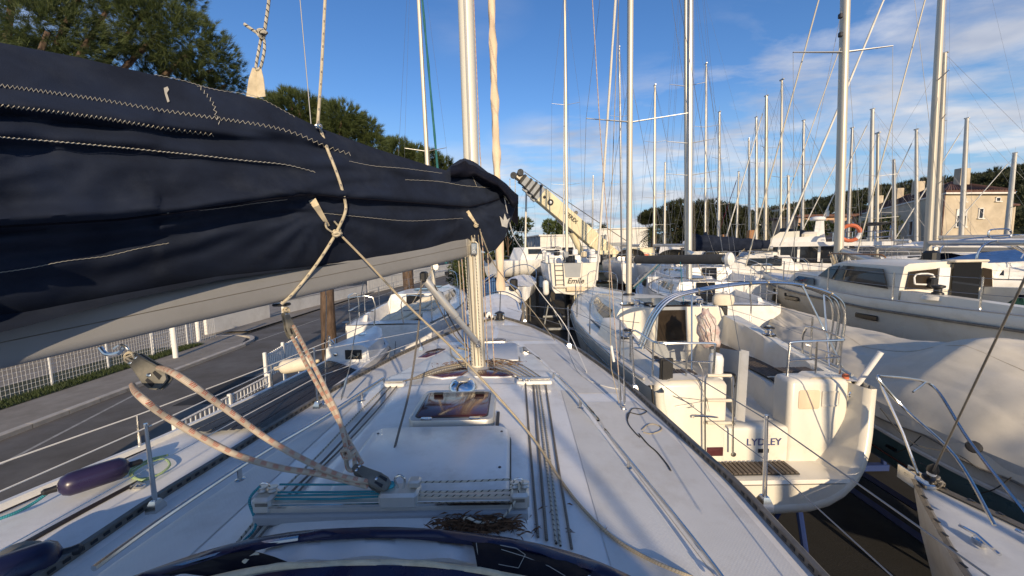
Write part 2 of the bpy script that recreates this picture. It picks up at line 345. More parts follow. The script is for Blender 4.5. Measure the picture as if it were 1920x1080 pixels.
M['needle'] = foliage('pine needles', (0.115, 0.150, 0.042), (0.034, 0.054, 0.017))
M['needledark'] = foliage('dark pine needles', (0.058, 0.066, 0.024), (0.020, 0.028, 0.012))
M['leaf'] = foliage('shrub leaves', (0.075, 0.10, 0.025), (0.03, 0.045, 0.015))
M['palmleaf'] = foliage('palm fronds', (0.10, 0.11, 0.04), (0.04, 0.05, 0.02))
M['grass'] = foliage('grass blades', (0.07, 0.10, 0.025), (0.035, 0.05, 0.015))
# ------------------------------------------------------------------ ground
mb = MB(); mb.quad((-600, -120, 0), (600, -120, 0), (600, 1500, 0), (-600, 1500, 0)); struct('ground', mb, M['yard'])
# ------------------------------------------------------------------ the yacht we stand on
def cl(y): return -0.53+0.027*y
def own_hb(y): return tab(y, [-4.5, -2, 0, 2.5, 4.5, 5.1, 6, 7, 8, 8.6, 8.95], [1.62, 1.9, 2.02, 2.02, 1.80, 1.68, 1.48, 1.16, 0.72, 0.32, 0.05])
def own_side(y): return EYE+tab(y, [-4, 3, 7, 9], [-1.68, -1.67, -1.63, -1.57])
def own_ch(y): return tab(y, [-1, 1.5, 3.9, 5, 6, 6.7, 7.1], [1.46, 1.40, 1.06, 0.86, 0.60, 0.36, 0.12])
def own_top(y):
    if y < 2: z = -1.20
    else: z = tab(y, [2, 3.3, 3.9, 4.02, 4.3, 5.5, 6.8, 7.1], [-1.20, -1.205, -1.235, -1.255, -1.275, -1.40, -1.57, -1.62])
    return EYE+z
def own_z(x, y):
    xl = x-cl(y); hb = own_hb(y); s = own_side(y)+0.02*(1-min(1, abs(xl)/max(hb, .05))); c = own_ch(y)
    top = max(own_top(y)-0.045*xl*xl, s)
    w = min(0.30, c)
    k = sstep((c+0.07-abs(xl))/w)
    z = s+(top-s)*k
    # raised flange that carries the hatch and the sliding garage
    g = sstep((0.62-abs(xl+0.02))/0.10)*sstep((3.45-y)/0.10)
    z += 0.028*g
    # cockpit behind the camera
    if y < 0.35 and abs(xl) < 0.75: z = EYE-2.15+(z-EYE+2.15)*sstep((y-0.25)/0.1)
    return z
def D(u, v, lift=0.0):
    z = EYE-1.3
    for i in range(40):
        p = G(u, v, z); zn = own_z(p.x, p.y)
        if abs(zn-z) < 1e-5: break
        z = z*0.45+zn*0.55
    return Vector((p.x, p.y, z+lift))
def dline(pts, lift=0.0, k=6):
    """a curve lying on the deck through picture measurements"""
    c = smooth_path([Vector((u, v, 0)) for u, v in pts], k); return [D(p.x, p.y, lift) for p in c]
def onto(p, lift=0.0): return Vector((p[0], p[1], own_z(p[0], p[1])+lift))

yacht = thing('sailing_yacht', 'white yacht in the foreground whose deck runs ahead from the camera to its bow', 'sailing yacht', (cl(4.2), 4.2, 0))
# deck sheet, finely stepped
mb = MB(); ys = [-4.4+i*0.2 for i in range(23)]+[0.24+i*0.035 for i in range(249)]; ys = [y for y in ys if y < 8.93]
NX = 110
rows = []
for y in ys:
    hb = own_hb(y); c = cl(y); rows.append([(c+hb*t, y, own_z(c+hb*t, y)) for t in [(-1+2*i/NX) for i in range(NX+1)]])
mb.grid(rows); part('deck', mb, M['gel'], yacht, ang=60)
# hull
rows = []
for i in range(40):
    y = -4.4+i*(13.35/39); hb = own_hb(y); c = cl(y); s = own_side(y); dp = tab(y, [-4.4, -3, 2, 7, 8.95], [0.9, 1.25, 1.75, 1.5, 1.0]); fl = tab(y, [-4.4, 5, 8.95], [0.95, 0.86, 0.30])
    prof = [(1.0, 0), (1.008, -0.05), (0.985, -0.35), (fl, -0.95), (fl*0.72, -1.05-0.25*dp), (fl*0.30, -0.95-0.48*dp), (0.0, -0.95-0.55*dp)]
    rows.append([(c+hb*a, y, s+z) for a, z in prof]+[(c-hb*a, y, s+z) for a, z in prof[-2::-1]])
mb = MB(); mb.loft(rows, False); mb.face([j for j in range(13)]); part('hull', mb, M['gel'], yacht, ang=50)
mb = MB().box((cl(3.4), 3.4, 1.05), (0.22, 2.2, 1.9), ch=0.09); part('keel', mb, M['antifoul'], yacht)
# toe rails
for sgn in (-1, 1):
    pts = [];
    for i in range(70):
        y = -4.3+i*(13.2/69); pts.append((cl(y)+sgn*(own_hb(y)-0.012), y, own_side(y)+0.022))
    mb = MB(); prof = [(-0.017, -0.03), (0.019, -0.03), (0.019, 0.028), (0.008, 0.034), (-0.017, 0.028)]
    mb.loft([[(p[0]+a*sgn, p[1], p[2]+b) for a, b in prof] for p in pts], True, True, True)
    tr = part('toe_rail', mb, M['rail'], yacht)
    mb = MB()                      # slots along the rail
    for i in range(120):
        y = 0.6+i*0.068
        if y > 8.7: break
        x = cl(y)+sgn*(own_hb(y)-0.0315); dx = (own_hb(y+.03)-own_hb(y))
        mb.box((x, y, own_side(y)+0.026), (0.003, 0.036, 0.018))
    part('slots', mb, M['black'], tr, smooth=False, kind='stuff')
    mb = MB(); pts2 = [(p[0]+sgn*0.03, p[1], p[2]-0.17) for p in pts]; mb.tube(pts2, 0.022, 6); part('rubbing_strake', mb, M['rail'], yacht)
# hand rails with their feet
for foot_px, line in (([(1175, 875), (1087, 765)], [(1037, 712), (1060, 733), (1122, 806), (1190, 893), (1262, 985), (1330, 1076), (1375, 1140)]),
                      ([(450, 886), (668, 752)], [(722, 722), (690, 744), (600, 806), (500, 868), (400, 936), (290, 1015), (180, 1100)])):
    L = dline(line, 0.075); L[0] = D(*line[0], 0.02)
    hr = part('handrail', MB().tube(L, 0.0125, 8), M['steel'], yacht)
    for f in foot_px:
        b = min(L, key=lambda p: (proj(p)[0]-f[0])**2+(proj(p)[1]-f[1]+18)**2); g = onto(b)
        part('foot', MB().tube([g, (b.x, b.y, b.z)], 0.012, 8).lathe(g, (0, 0, 1), [(0.026, 0), (0.026, 0.007), (0.014, 0.012)], 10), M['steel'], hr)
# moulded non-skid areas, a hair above the gelcoat
t_ns = mat('non skid deck pattern', (0.63, 0.63, 0.61), 0.65, var=0.08, vscale=2, dirt=(0.44, 0.41, 0.36), dscale=3); t = t_ns.node_tree
b = t.nodes['Principled BSDF']; tcx = N(t, 'ShaderNodeTexCoord'); ck = N(t, 'ShaderNodeTexChecker'); ck.inputs['Scale'].default_value = 95
t.links.new(tcx.outputs['Object'], ck.inputs[0]); bp = N(t, 'ShaderNodeBump'); bp.inputs['Strength'].default_value = 0.30; bp.inputs['Distance'].default_value = 0.004
t.links.new(ck.outputs['Fac'], bp.inputs['Height']); t.links.new(bp.outputs[0], b.inputs['Normal'])
def patch_xy(xa, xb, y0, y1, lift, nx=10, ny=50):
    """sheet on the deck between two edges given as functions of y"""
    return MB().grid([[onto((lerp(xa(y), xb(y), i/nx), y), lift) for i in range(nx+1)] for y in [lerp(y0, y1, j/ny) for j in range(ny+1)]])
for s_ in (1, -1):
    part('non_skid_panel', patch_xy(lambda y: cl(y)+s_*0.86, lambda y: cl(y)+s_*(own_ch(y)-0.16 if own_ch(y)-0.16 > 0.86 else 0.87), 0.9, 3.3, 0.004), t_ns, yacht)
    part('non_skid_panel', patch_xy(lambda y: cl(y)+s_*(own_ch(y)+0.13), lambda y: cl(y)+s_*(own_hb(y)-0.10), 0.5, 4.05, 0.004), t_ns, yacht)
    part('non_skid_panel', patch_xy(lambda y: cl(y)+s_*(own_ch(y)+0.13), lambda y: cl(y)+s_*(own_hb(y)-0.10), 4.3, 6.6, 0.004), t_ns, yacht)
    part('non_skid_panel', patch_xy(lambda y: cl(y)+s_*0.05, lambda y: cl(y)+s_*(own_hb(y)-0.13), 6.85, 8.1, 0.004), t_ns, yacht)
# sliding garage over the companionway: a raised moulding with a dark seam at its right
GX0, GX1, GY0, GY1 = -0.90, -0.03, 1.67, 2.40
def rrect(x0, x1, y0, y1, r, n=5):
    o = []
    for cx_, cy_, a0 in ((x1-r, y1-r, 0), (x0+r, y1-r, 90), (x0+r, y0+r, 180), (x1-r, y0+r, 270)):
        for i in range(n+1):
            a = R(a0+90*i/n); o.append((cx_+r*math.cos(a), cy_+r*math.sin(a)))
    return o
def plate(x0, x1, y0, y1, r, lift0, lift1, bev=0.012):
    rg = []
    for ins, l in ((0, lift0), (0, lift1-bev), (bev*0.35, lift1-bev*0.3), (bev, lift1)):
        rg.append([onto((a, b), l) for a, b in rrect(x0+ins, x1-ins, y0+ins, y1-ins, max(r-ins, 0.004))])
    mb = MB(); mb.loft(rg, True, False, True); return mb
gar = part('garage_cover', plate(GX0, GX1, GY0, GY1, 0.09, -0.02, 0.062, 0.022), M['gel'], yacht)
part('seam', plate(GX0-0.009, GX1+0.009, GY0-0.005, GY1+0.006, 0.095, -0.02, 0.006, 0.003), M['black'], gar)
for a, b in ((GX1-0.05, 2.30), (GX1-0.05, 1.9), (GX0+0.05, 2.30)):
    part('screw', MB().lathe(onto((a, b), 0.060), (0, 0, 1), [(0.008, 0), (0.008, 0.004)], 8), M['black'], gar)
# main hatch: alloy frame, smoked pane, hinges, handles
def hatch(x0, x1, y0, y1, lift, fr=0.045, pane_mat=None, hinges=True, r=0.06):
    h = part('hatch', plate(x0, x1, y0, y1, r, -0.02, lift, 0.010), M['alu'], yacht)
    part('pane', plate(x0+fr, x1-fr, y0+fr, y1-fr, r*0.7, lift-0.01, lift+0.006, 0.003), pane_mat or M['amber'], h)
    part('gasket', plate(x0+fr-0.008, x1-fr+0.008, y0+fr-0.008, y1-fr+0.008, r*0.75, lift-0.01, lift+0.0025, 0.001), M['black'], h)
    if hinges:
        w = x1-x0
        for q in (0.22, 0.78):
            part('hinge', MB().box(onto((x0+w*q, y0+0.012), lift+0.004), (0.075, 0.035, 0.014), ch=0.004), M['steel'], h)
            part('handle', MB().box(onto((x0+w*q, y1-0.085), lift+0.011), (0.075, 0.03, 0.014), ch=0.005), M['black'], h)
    return h
hx = cl(2.95)
hatch(-0.715, -0.14, 2.46, 3.00, 0.065)
part('hatch_gap', MB().box(onto((-0.115, 2.56), 0.016), (0.022, 0.26, 0.012)), M['black'], yacht)
# mushroom vent
vp = D(868, 728)
v_ = part('vent', MB().lathe(vp-Vector((0, 0, .01)), (0, 0, 1), [(0.128, 0), (0.128, 0.012), (0.122, 0.03), (0.108, 0.055), (0.082, 0.078), (0.05, 0.088)], 28), M['chrome'], yacht)
part('vent_cap', MB().lathe(vp+Vector((0, 0, .075)), (0, 0, 1), [(0.055, 0), (0.055, 0.006), (0.03, 0.010)], 20), M['alu'], v_)
# skylights in the brow and the forward hatches
def lens(px, lift, nm, ma, fr=True):
    c = [D(u, v, lift) for u, v in px]; ctr = sum(c, Vector())/len(c)
    mb = MB(); rg = [[p-Vector((0, 0, .02)) for p in c], c, [ctr+(p-ctr)*0.96+Vector((0, 0, .004)) for p in c]]
    mb.loft(rg, True, False, True); o = part(nm, mb, ma, yacht)
    if fr:
        big = [ctr+(p-ctr)*1.14 for p in c]; mb = MB(); mb.loft([[p-Vector((0, 0, .02)) for p in big], [p-Vector((0, 0, .004)) for p in big]], True, False, True); part('frame', mb, M['gel'], o)
    return o
lens([(893, 706), (897, 695), (912, 692), (935, 694), (957, 699), (963, 705), (945, 707), (915, 707)], 0.012, 'skylight', M['amber'])
lens([(806, 705), (830, 697), (858, 692), (876, 692), (878, 698), (866, 706), (830, 709)], 0.012, 'skylight', M['amber'])
lens([(784, 671), (800, 660), (822, 654), (836, 655), (822, 663), (800, 671)], 0.010, 'skylight', M['amber'])
fh = hatch(cl(5.8)-0.20, cl(5.8)+0.28, 6.20, 6.62, 0.022, 0.04, None, False)
sh = hatch(cl(5.2)+0.50, cl(5.2)+0.80, 4.98, 5.42, 0.035, 0.035, M['glass'], False, 0.04)
# flat fore-cabin panel with dark edge
fp_ = part('cabin_panel', plate(cl(5)-0.08, cl(5)+0.46, 4.45, 5.95, 0.03, -0.01, 0.018, 0.006), M['deckwhite'], yacht)
part('seam', plate(cl(5)-0.10, cl(5)+0.48, 4.42, 5.98, 0.04, -0.01, 0.006, 0.002), M['rail'], fp_)
wl = part('windlass_pad', MB().lathe(D(903, 599), (0, 0, 1), [(0.17, 0), (0.16, 0.03), (0.08, 0.05)], 16), M['gel'], yacht)
# stanchions
def stanchion(foot, top_v, top_u=None, r=0.0125):
    f = D(*foot); t_ = P(top_u if top_u else foot[0], top_v, f.y)
    s = part('stanchion', MB().tube([f, lerp(f, t_, 0.12), t_], [r*1.25, r*1.15, r*0.85], 8), M['steel'], yacht)
    part('stanchion_base', MB().loft([[f+Vector((a*w, b*w*1.2, z)) for a, b in ((-1, -1), (1, -1), (1, 1), (-1, 1))] for w, z in ((.036, -.01), (.034, .03), (.018, .075))], True, True, True), M['steel'], s)
    part('ferrule', MB().lathe(t_-Vector((0, 0, .02)), (0, 0, 1), [(.011, 0), (.014, .012), (.012, .03)], 8), M['steel'], s)
    return f, t_
S1 = stanchion((1433, 950), 781, 1437); S2 = stanchion((1190, 733), 631, 1184); S3 = stanchion((1067, 651), 577, 1065); S4 = stanchion((984, 604), 572, 982)
L1 = stanchion((293, 957), 797, 273); L2 = stanchion((596, 765), 655, 588); L3 = stanchion((790, 658), 620, 784)
def lifeline(pts, r=0.004, m='wire'): part('lifeline', MB().tube(pts, r, 5), M[m], yacht)
def mid(s, k): return lerp(s[0], s[1], k)
back_r = Vector((cl(0.2)+2.0, 0.35, EYE-1.06)); back_l = Vector((cl(0.2)-2.0, 0.2, EYE-1.06))
bowp = Vector((cl(8.9)+0.16, 8.75, EYE-1.0)); bowl = Vector((cl(8.9)-0.16, 8.75, EYE-1.0))
for k, dz in ((0.97, 0), (0.52, -0.30)):
    lifeline([back_r+Vector((0, 0, dz)), mid(S1, k), mid(S2, k), mid(S3, k), mid(S4, k), bowp+Vector((0, 0, dz))], 0.0042 if k > .9 else 0.0036)
    lifeline([back_l+Vector((0, 0, dz)), mid(L1, k), mid(L2, k), mid(L3, k), bowl+Vector((0, 0, dz))], 0.0042 if k > .9 else 0.0036, 'wirewhite')
# pulpit at the bow
pts = [D(984, 604), mid(S4, 1.0)+Vector((0, 0, .05)), bowp+Vector((0, .1, .05)), bowl+Vector((0, .1, .05)), Vector((bowl.x-.35, 8.2, EYE-1.0)), Vector((bowl.x-.38, 8.15, EYE-1.6))]
part('pulpit', MB().tube(smooth_path(pts, 5), 0.012, 7), M['steel'], yacht)

# mast, from its foot up
mf = D(897, 692); MT = P(873, 0, mf.y); mdir = (MT-mf).normalized(); mtop = mf+mdir*13.5
def oval(c, ax, ay, n=16, pw=0.75):
    return [c+Vector((math.copysign(abs(math.cos(a))**pw, math.cos(a))*ax, math.copysign(abs(math.sin(a))**pw, math.sin(a))*ay, 0)) for a in [2*math.pi*i/n for i in range(n)]]
mast = part('mast', MB().loft([oval(lerp(mf, mtop, t), 0.076, 0.105) for t in (0, .1, .3, .6, 1)], True, True, True), M['ownmast'], yacht)
tr = [lerp(mf, mtop, t)+Vector((0, -0.107, 0)) for t in (0.03, 1)]
part('sail_track', MB().tube(tr, 0.014, 4), M['mastwhite'], mast)
part('mast_collar', MB().loft([oval(mf+Vector((0, 0, z)), 0.076*k, 0.105*k) for z, k in ((-.02, 1.7), (.02, 1.6), (.05, 1.15))], True, True, True), M['alu'], mast)
part('goose_neck', MB().box(P(889, 466, mf.y-0.14), (0.06, 0.10, 0.12), ch=0.01), M['steel'], mast)
# halyards led down the mast
for i, (du, dv, ma) in enumerate(((-26, 10, 'ropetan'), (-20, 6, 'ropered'), (-13, 0, 'ropefleck'), (-7, 0, 'ropegrey'), (1, 0, 'ropetan'), (7, 2, 'ropefleck'), (15, 3, 'ropetan'), (21, 4, 'ropered'))):
    a = P(897+du*0.85, 686+dv*.4, mf.y-0.13); b_ = P(884+du*1.0, 462, mf.y-0.14); c_ = P(879+du*0.45, 318, mf.y-0.115)
    part('halyard', MB().tube([a, b_, c_], 0.0055, 6), M[ma], mast)
part('halyard', MB().tube([P(927, 688, mf.y+.02), P(914, 470, mf.y+.05), P(900, 290, mf.y+.1), P(888, 0, mf.y+.1)], 0.006, 6), M['ropered'], mast)
# shrouds on both sides
def wire(nm, pts, r, m, turn=True, parent=yacht):
    w = part(nm, MB().tube(pts, r, 6), M[m], parent)
    if turn:
        a = Vector(pts[-1]); d = (Vector(pts[-2])-a).normalized()
        part('turnbuckle', MB().tube([a, a+d*0.03, a+d*.035, a+d*0.22, a+d*.24, a+d*.30], [.006, .008, .013, .013, .007, .006], 8), M['steel'], w)
    return w
cp = D(1167, 764); part('chain_plate', MB().box(cp+Vector((0, 0, .02)), (.03, .10, .05), ch=.006).box(cp, (.06, .14, .012), ch=.003), M['steel'], yacht)
wire('shroud', [mf+mdir*9.5, P(1158, -80, cp.y-.02), P(1163, 300, cp.y-.03), cp+Vector((.012, -.03, .04))], 0.0048, 'wire')
wire('shroud', [mf+mdir*9, P(1106, -80, cp.y+.3), P(1125, 240, cp.y+.15), cp+Vector((-.01, .03, .04))], 0.0048, 'ropered')
wire('shroud', [mf+mdir*7, P(1162, -60, cp.y+.15), P(1142, 500, cp.y+.1), P(1146, 690, cp.y+.03), cp+Vector((-.03, .02, .04))], 0.0040, 'ropetan', False)
part('cover_tube', MB().tube([P(1146, 648, cp.y+.04), P(1151, 678, cp.y+.04)], 0.013, 8), M['whitepaint'], yacht)
cpl = D(612, 762); part('chain_plate', MB().box(cpl+Vector((0, 0, .02)), (.03, .10, .05), ch=.006), M['steel'], yacht)
wire('shroud', [mf+mdir*9.5, P(559, -40, cpl.y), P(612, 560, cpl.y), cpl+Vector((0, -.03, .04))], 0.0048, 'wire')
wire('shroud', [P(683, 520, cpl.y+.05), P(655, 690, cpl.y+.02), P(640, 750, cpl.y)], 0.0048, 'wire')
# forestay with the rolled genoa and its drum
fb = Vector((cl(8.65)+0.0, 8.62, own_side(8.6)+0.02)); g0 = P(939, 545, 8.55); g1 = P(921, -10, 8.1); gtop = g0+(g1-g0)*1.5
def furled(a, b, r, m, nm, parent, twist=9, n=60):
    rg = []; ax = (Vector(b)-Vector(a))
    for i in range(n+1):
        t_ = i/n; c = Vector(a)+ax*t_; rr = r*(1-0.35*t_)*(0.92+0.08*math.sin(i*1.7)); ph = t_*twist*math.pi
        rg.append([c+Vector((math.cos(q), math.sin(q), 0))*rr*(1+0.13*math.cos(2*(q-ph))+0.06*math.cos(5*q+ph*2)) for q in [2*math.pi*k/12 for k in range(12)]])
    return part(nm, MB().loft(rg, True, True, True), m, parent)
furled(g0, gtop, 0.098, M['genoa'], 'furled_genoa', yacht)
part('forestay', MB().tube([fb, g0+Vector((0, 0, .1))], 0.012, 6), M['steel'], yacht)
part('furling_drum', MB().lathe(P(937, 600, 8.58), (0, 0, 1), [(.04, 0), (.11, .01), (.11, .03), (.07, .035), (.07, .14), (.11, .145), (.11, .165), (.03, .2)], 16), M['black'], yacht)
for sx_ in (-.10, .09): part('bow_roller', MB().box(fb+Vector((sx_, .12, .07)), (.05, .32, .12), ch=.015), M['steel'], yacht)
part('anchor_stock', MB().tube(smooth_path([fb+Vector((-.3, .05, .06)), fb+Vector((-.24, .1, .16)), fb+Vector((-.16, .05, .05))], 4), .035, 7), M['gel'], yacht)

# boom, sagging out to the left, with the vang under it
BA = P(882, 460, 4.02); BB = P(0, 641, 1.56); BD = (BB-BA)
bdir = BD.normalized(); bside = bdir.cross(Vector((0, 0, 1))).normalized()
if bside.y > 0: bside = -bside          # towards the camera
bup = bside.cross(bdir).normalized()
if bup.z < 0: bup = -bup
def boom_at(s): return BA+BD*s
def boom_s(u):
    lo, hi = -0.2, 1.6
    for i in range(40):
        md = (lo+hi)/2
        if proj(boom_at(md))[0] > u: lo = md
        else: hi = md
    return lo
def rr2(hw, hh, r, n=4):
    return rrect(-hw, hw, -hh, hh, r, n)
BEND = 1.30
mb = MB(); prof = rr2(0.066, 0.108, 0.05)
mb.loft([[boom_at(s)+bside*a+bup*b for a, b in prof] for s in (0.0, .2, .5, .8, 1.0, BEND)], True, True, True)
boom = part('boom', mb, M['boom'], yacht)
part('boom_groove', MB().tube([boom_at(s)+bside*0.0665+bup*0.005 for s in (.02, BEND-.02)], 0.0022, 4), M['rail'], boom)
part('end_fitting', MB().loft([[boom_at(s)+bside*a*1.03+bup*b*1.03 for a, b in prof] for s in (-.005, .045)], True, True, True), M['alu'], boom)
va = P(797, 524, 3.62); vb = P(897, 645, mf.y-0.12)
vang = part('vang', MB().tube([va, lerp(va, vb, .02), lerp(va, vb, .55), lerp(va, vb, .56), vb], [.036, .040, .040, .031, .029], 12), M['alu'], yacht)
part('vang_fitting', MB().box(P(795, 519, 3.62), (.06, .12, .10), ch=.015), M['black'], vang)
part('vang_hinge', MB().box(vb, (.05, .08, .07), ch=.01), M['steel'], vang)
# traveller track across the garage
TY = 1.66; tz = own_z(cl(TY), TY)
def tv(u, dy=0, lift=0): p = P(u, 950, TY); return Vector((p.x, TY+dy, tz+lift))
xa, xb = tv(487).x, tv(989).x
trk = part('mainsheet_track', MB().box(((xa+xb)/2, TY, tz+0.035), (xb-xa, 0.075, 0.05), ch=.006), M['alu'], yacht)
part('track_base', MB().box(((xa+xb)/2, TY+.005, tz-0.005), (xb-xa, 0.13, 0.05), ch=.008), M['greypaint'], trk)
part('track_lip', MB().box(((xa+xb)/2, TY-.040, tz+0.052), (xb-xa-.12, 0.010, 0.012)), M['steel'], trk)
for x_, sg in ((xa+.035, 1), (xb-.035, -1)):
    e_ = part('track_end', MB().box((x_, TY, tz+0.055), (.085, .095, .075), ch=.012), M['alu'], trk)
    part('label', MB().box((x_+.006*sg, TY-.049, tz+0.066), (.055, .003, .014)), M['rail'], e_)
    for k in (-.022, .024):
        part('sheave', MB().lathe((x_+k, TY+.01, tz+0.093), (0, 0.2, 1), [(.020, 0), (.022, .004), (.016, .012), (.022, .020), (.020, .024)], 14), M['alu'], e_)
    part('cam_loop', MB().tube(smooth_path([(x_-.03, TY, tz+.10), (x_-.02, TY, tz+.135), (x_+.012, TY, tz+.135), (x_+.02, TY, tz+.10)], 5), .004, 6), M['steel'], e_)
cxp = tv(752).x
car = part('track_car', MB().box((cxp, TY, tz+.068), (.175, .10, .07), ch=.012), M['alu'], trk)
part('shackle', MB().tube(smooth_path([(cxp-.012, TY+.005, tz+.10), (cxp-.022, TY, tz+.145), (cxp, TY, tz+.165), (cxp+.022, TY, tz+.145), (cxp+.012, TY, tz+.10)], 6), .0055, 8), M['steel'], car)
part('car_bracket', MB().box((cxp+.065, TY+.01, tz+.125), (.055, .05, .035), ch=.008), M['alu'], car)
for k in (-.07, -.05): part('car_sheave', MB().lathe((cxp+k, TY+.015, tz+.10), (0, 0, 1), [(.018, 0), (.024, .01), (.018, .02)], 12), M['ropeteal'], car)
# clutches and organisers where the lines turn aft
for px, lines in (([(978, 722), (1024, 719)], ((986, 1003, 1010), (1002, 1024, 1020), (1007, 1038, 1024), (1012, 1050, 1026), (1024, 1066, 1032))),
                  ([(722, 727), (757, 723)], ((724, 545, 905), (732, 575, 905), (745, 600, 890)))):
    a, b_ = D(*px[0]), D(*px[1]); c = (a+b_)/2; w = (b_-a).length
    og = part('line_organiser', MB().box(c+Vector((0, 0, .022)), (w+.03, .075, .035), ch=.008), M['gel'], yacht)
    part('organiser_plate', MB().box(c+Vector((0, .01, .052)), (w, .05, .012), ch=.004), M['alu'], og)
    for i in range(5): part('sheave', MB().lathe(lerp(a, b_, (i+.5)/5)+Vector((0, .012, .030)), (0, 0, 1), [(.014, 0), (.010, .01), (.014, .02)], 10), M['steel'], og)
# lines along the deck: things of their own
def rope(nm, pts, r, m, label, cat='rope', group=None, n=7): return solo(nm, MB().tube(pts, r, n), M[m], label, cat, group)
for i, (u0, v0, um, vm, u1, v1, m, r, lab) in enumerate((
        (986, 722, 996, 860, 1009, 1012, 'ropegrey', .0062, 'grey halyard tail on the right of the cabin top, nearest the hatch'),
        (1001, 722, 1012, 860, 1025, 1018, 'ropegrey', .0075, 'thick grey halyard tail, second out from the hatch on the right'),
        (1007, 722, 1023, 860, 1043, 1024, 'ropefleck', .0062, 'black flecked halyard tail in the middle of the five on the right'),
        (1012, 722, 1031, 860, 1051, 1028, 'ropefleck', .0055, 'thin black flecked halyard tail, fourth out from the hatch on the right'),
        (1024, 722, 1044, 860, 1072, 1034, 'ropegrey', .0066, 'grey halyard tail on the right of the cabin top, outermost of five'))):
    rope('deck_rope', [D(u0, v0-8, .035)]+dline([(u0, v0+6), (um, vm), (u1, v1)], r+.006, 10), r, m, lab, 'rope', 'halyard tails along the cabin top')
for i, (pts, m, r, lab) in enumerate((
        ([(722, 728), (665, 785), (600, 855), (520, 935), (430, 1042)], 'ropefleck', .0062, 'black flecked line on the left of the cabin top, outermost of three'),
        ([(732, 728), (680, 788), (615, 860), (540, 935), (455, 1035)], 'ropegrey', .0070, 'grey line on the left of the cabin top, middle of three'),
        ([(744, 727), (700, 780), (640, 845), (570, 915), (480, 1020)], 'ropegrey', .0055, 'thin grey line on the left of the cabin top, inner of three'))):
    rope('deck_rope', dline(pts, r+.008, 8), r, m, lab, 'rope', 'lines along the left of the cabin top')
fan = []
for i, (u, v) in enumerate(((980, 722), (988, 721), (996, 720), (1004, 720), (1012, 720), (1020, 719))):
    rope('deck_rope', dline([(905+i*4, 686-i*2), (940+i*6, 700-i*3), (u, v-2)], .03, 5), .0055, ['ropegrey', 'ropetan', 'ropefleck', 'ropegrey', 'ropetan', 'ropegrey'][i],
         ['hindmost', 'second', 'third', 'fourth', 'fifth', 'foremost'][i]+' of six lines fanning right from the mast foot to the white organiser', 'rope', 'lines from the mast foot to the right')
for i, (u, v) in enumerate(((726, 726), (734, 726), (742, 725), (750, 724), (757, 724))):
    rope('deck_rope', dline([(888-i*3, 688-i), (830-i*2, 702-i*2), (780, 716-i), (u, v-2)], .03, 5), .0055, ['ropegrey', 'ropefleck', 'ropegrey', 'ropetan', 'ropegrey'][i],
         ['outermost', 'second', 'middle', 'fourth', 'innermost'][i]+' of five lines running left from the mast foot to the organiser', 'rope', 'lines from the mast foot to the left')
# pine litter
def litter(nm, px, n, L, label, spread=(.25, .06), h=.05):
    c = D(*px); mb = MB()
    for i in range(n):
        p = onto((c.x+random.gauss(0, spread[0]), c.y+random.gauss(0, spread[1])), abs(random.gauss(0, h))+.004)
        a = random.uniform(0, 6.28); e = random.gauss(0, .35); d = Vector((math.cos(a), math.sin(a)*.6, math.sin(e)))*L*random.uniform(.5, 1.2)
        w = Vector((-d.y, d.x, .3)).normalized()*.0005
        k = len(mb.v); mb.v += [tuple(p-d-w), tuple(p-d+w), tuple(p+d*.2+w+Vector((0, 0, .006))), tuple(p+d+Vector((0, 0, -.004)))]; mb.face((k, k+1, k+2)); mb.face((k, k+2, k+3))
    o = solo(nm, mb, M['debris'], label, 'pine litter', None, False); o['kind'] = 'stuff'; return o
litter('pine_litter', (900, 990), 800, .034, 'heap of dry brown pine needles below the right half of the track', (.080, .018), .014)
litter('pine_litter', (905, 684), 420, .03, 'dry brown pine needles gathered round the mast foot', (.20, .07), .015)
litter('pine_litter', (1040, 980), 14, .026, 'few dry pine needles caught among the halyard tails', (.06, .15), .004)
0 and litter('pine_litter', (1215, 850), 30, .025, 'thin scatter of pine needles along the right side deck', (.06, .5), .008)

# ------------------------------------------------------------------ sail cover stacked on the boom
def tb(tbl): xs = [a for a, b in tbl]; ys = [b for a, b in tbl]; return lambda u: float(np.interp(u, xs, ys))
v_top = tb([(-400, 10), (0, 80), (150, 108), (300, 143), (430, 172), (500, 190), (560, 221), (600, 240), (700, 277), (800, 309), (845, 322), (858, 306), (872, 297), (890, 303), (915, 323), (940, 338), (958, 356), (968, 378)])
v_bot = tb([(-400, 690), (0, 607), (200, 562), (400, 524), (600, 499), (700, 487), (800, 470), (872, 456), (890, 462), (912, 474), (930, 468), (945, 450), (957, 418), (968, 384)])
seams = [  # picture curves of the long folds: (curve, depth of groove m, half width px, lip)
    (tb([(-400, 470), (0, 434), (220, 421), (350, 405), (480, 386), (575, 373), (640, 379), (760, 388), (880, 397), (930, 385), (965, 366)]), .045, 9, .05),
    (tb([(-400, 262), (0, 214), (200, 240), (410, 262), (520, 268), (640, 290)]), .030, 9, .035),
    (tb([(-400, 300), (0, 272), (200, 287), (400, 303), (560, 322), (700, 322), (800, 342)]), .018, 9, .02),
    (tb([(-400, 545), (0, 480), (130, 462), (330, 440), (470, 404), (560, 392)]), .040, 16, .03),
    (tb([(-400, 560), (0, 530), (200, 520), (380, 470), (540, 405), (600, 400)]), .022, 14, .015),
    (tb([(400, 232), (480, 250), (560, 262), (660, 300), (760, 330)]), .022, 9, .02),
    (tb([(560, 365), (620, 352), (720, 340), (800, 346), (880, 372)]), .018, 10, .015),
    (tb([(840, 330), (880, 330), (920, 350), (965, 385)]), .03, 6, .03),
    (tb([(690, 420), (760, 445), (830, 455), (900, 440), (950, 410)]), .016, 12, .012)]
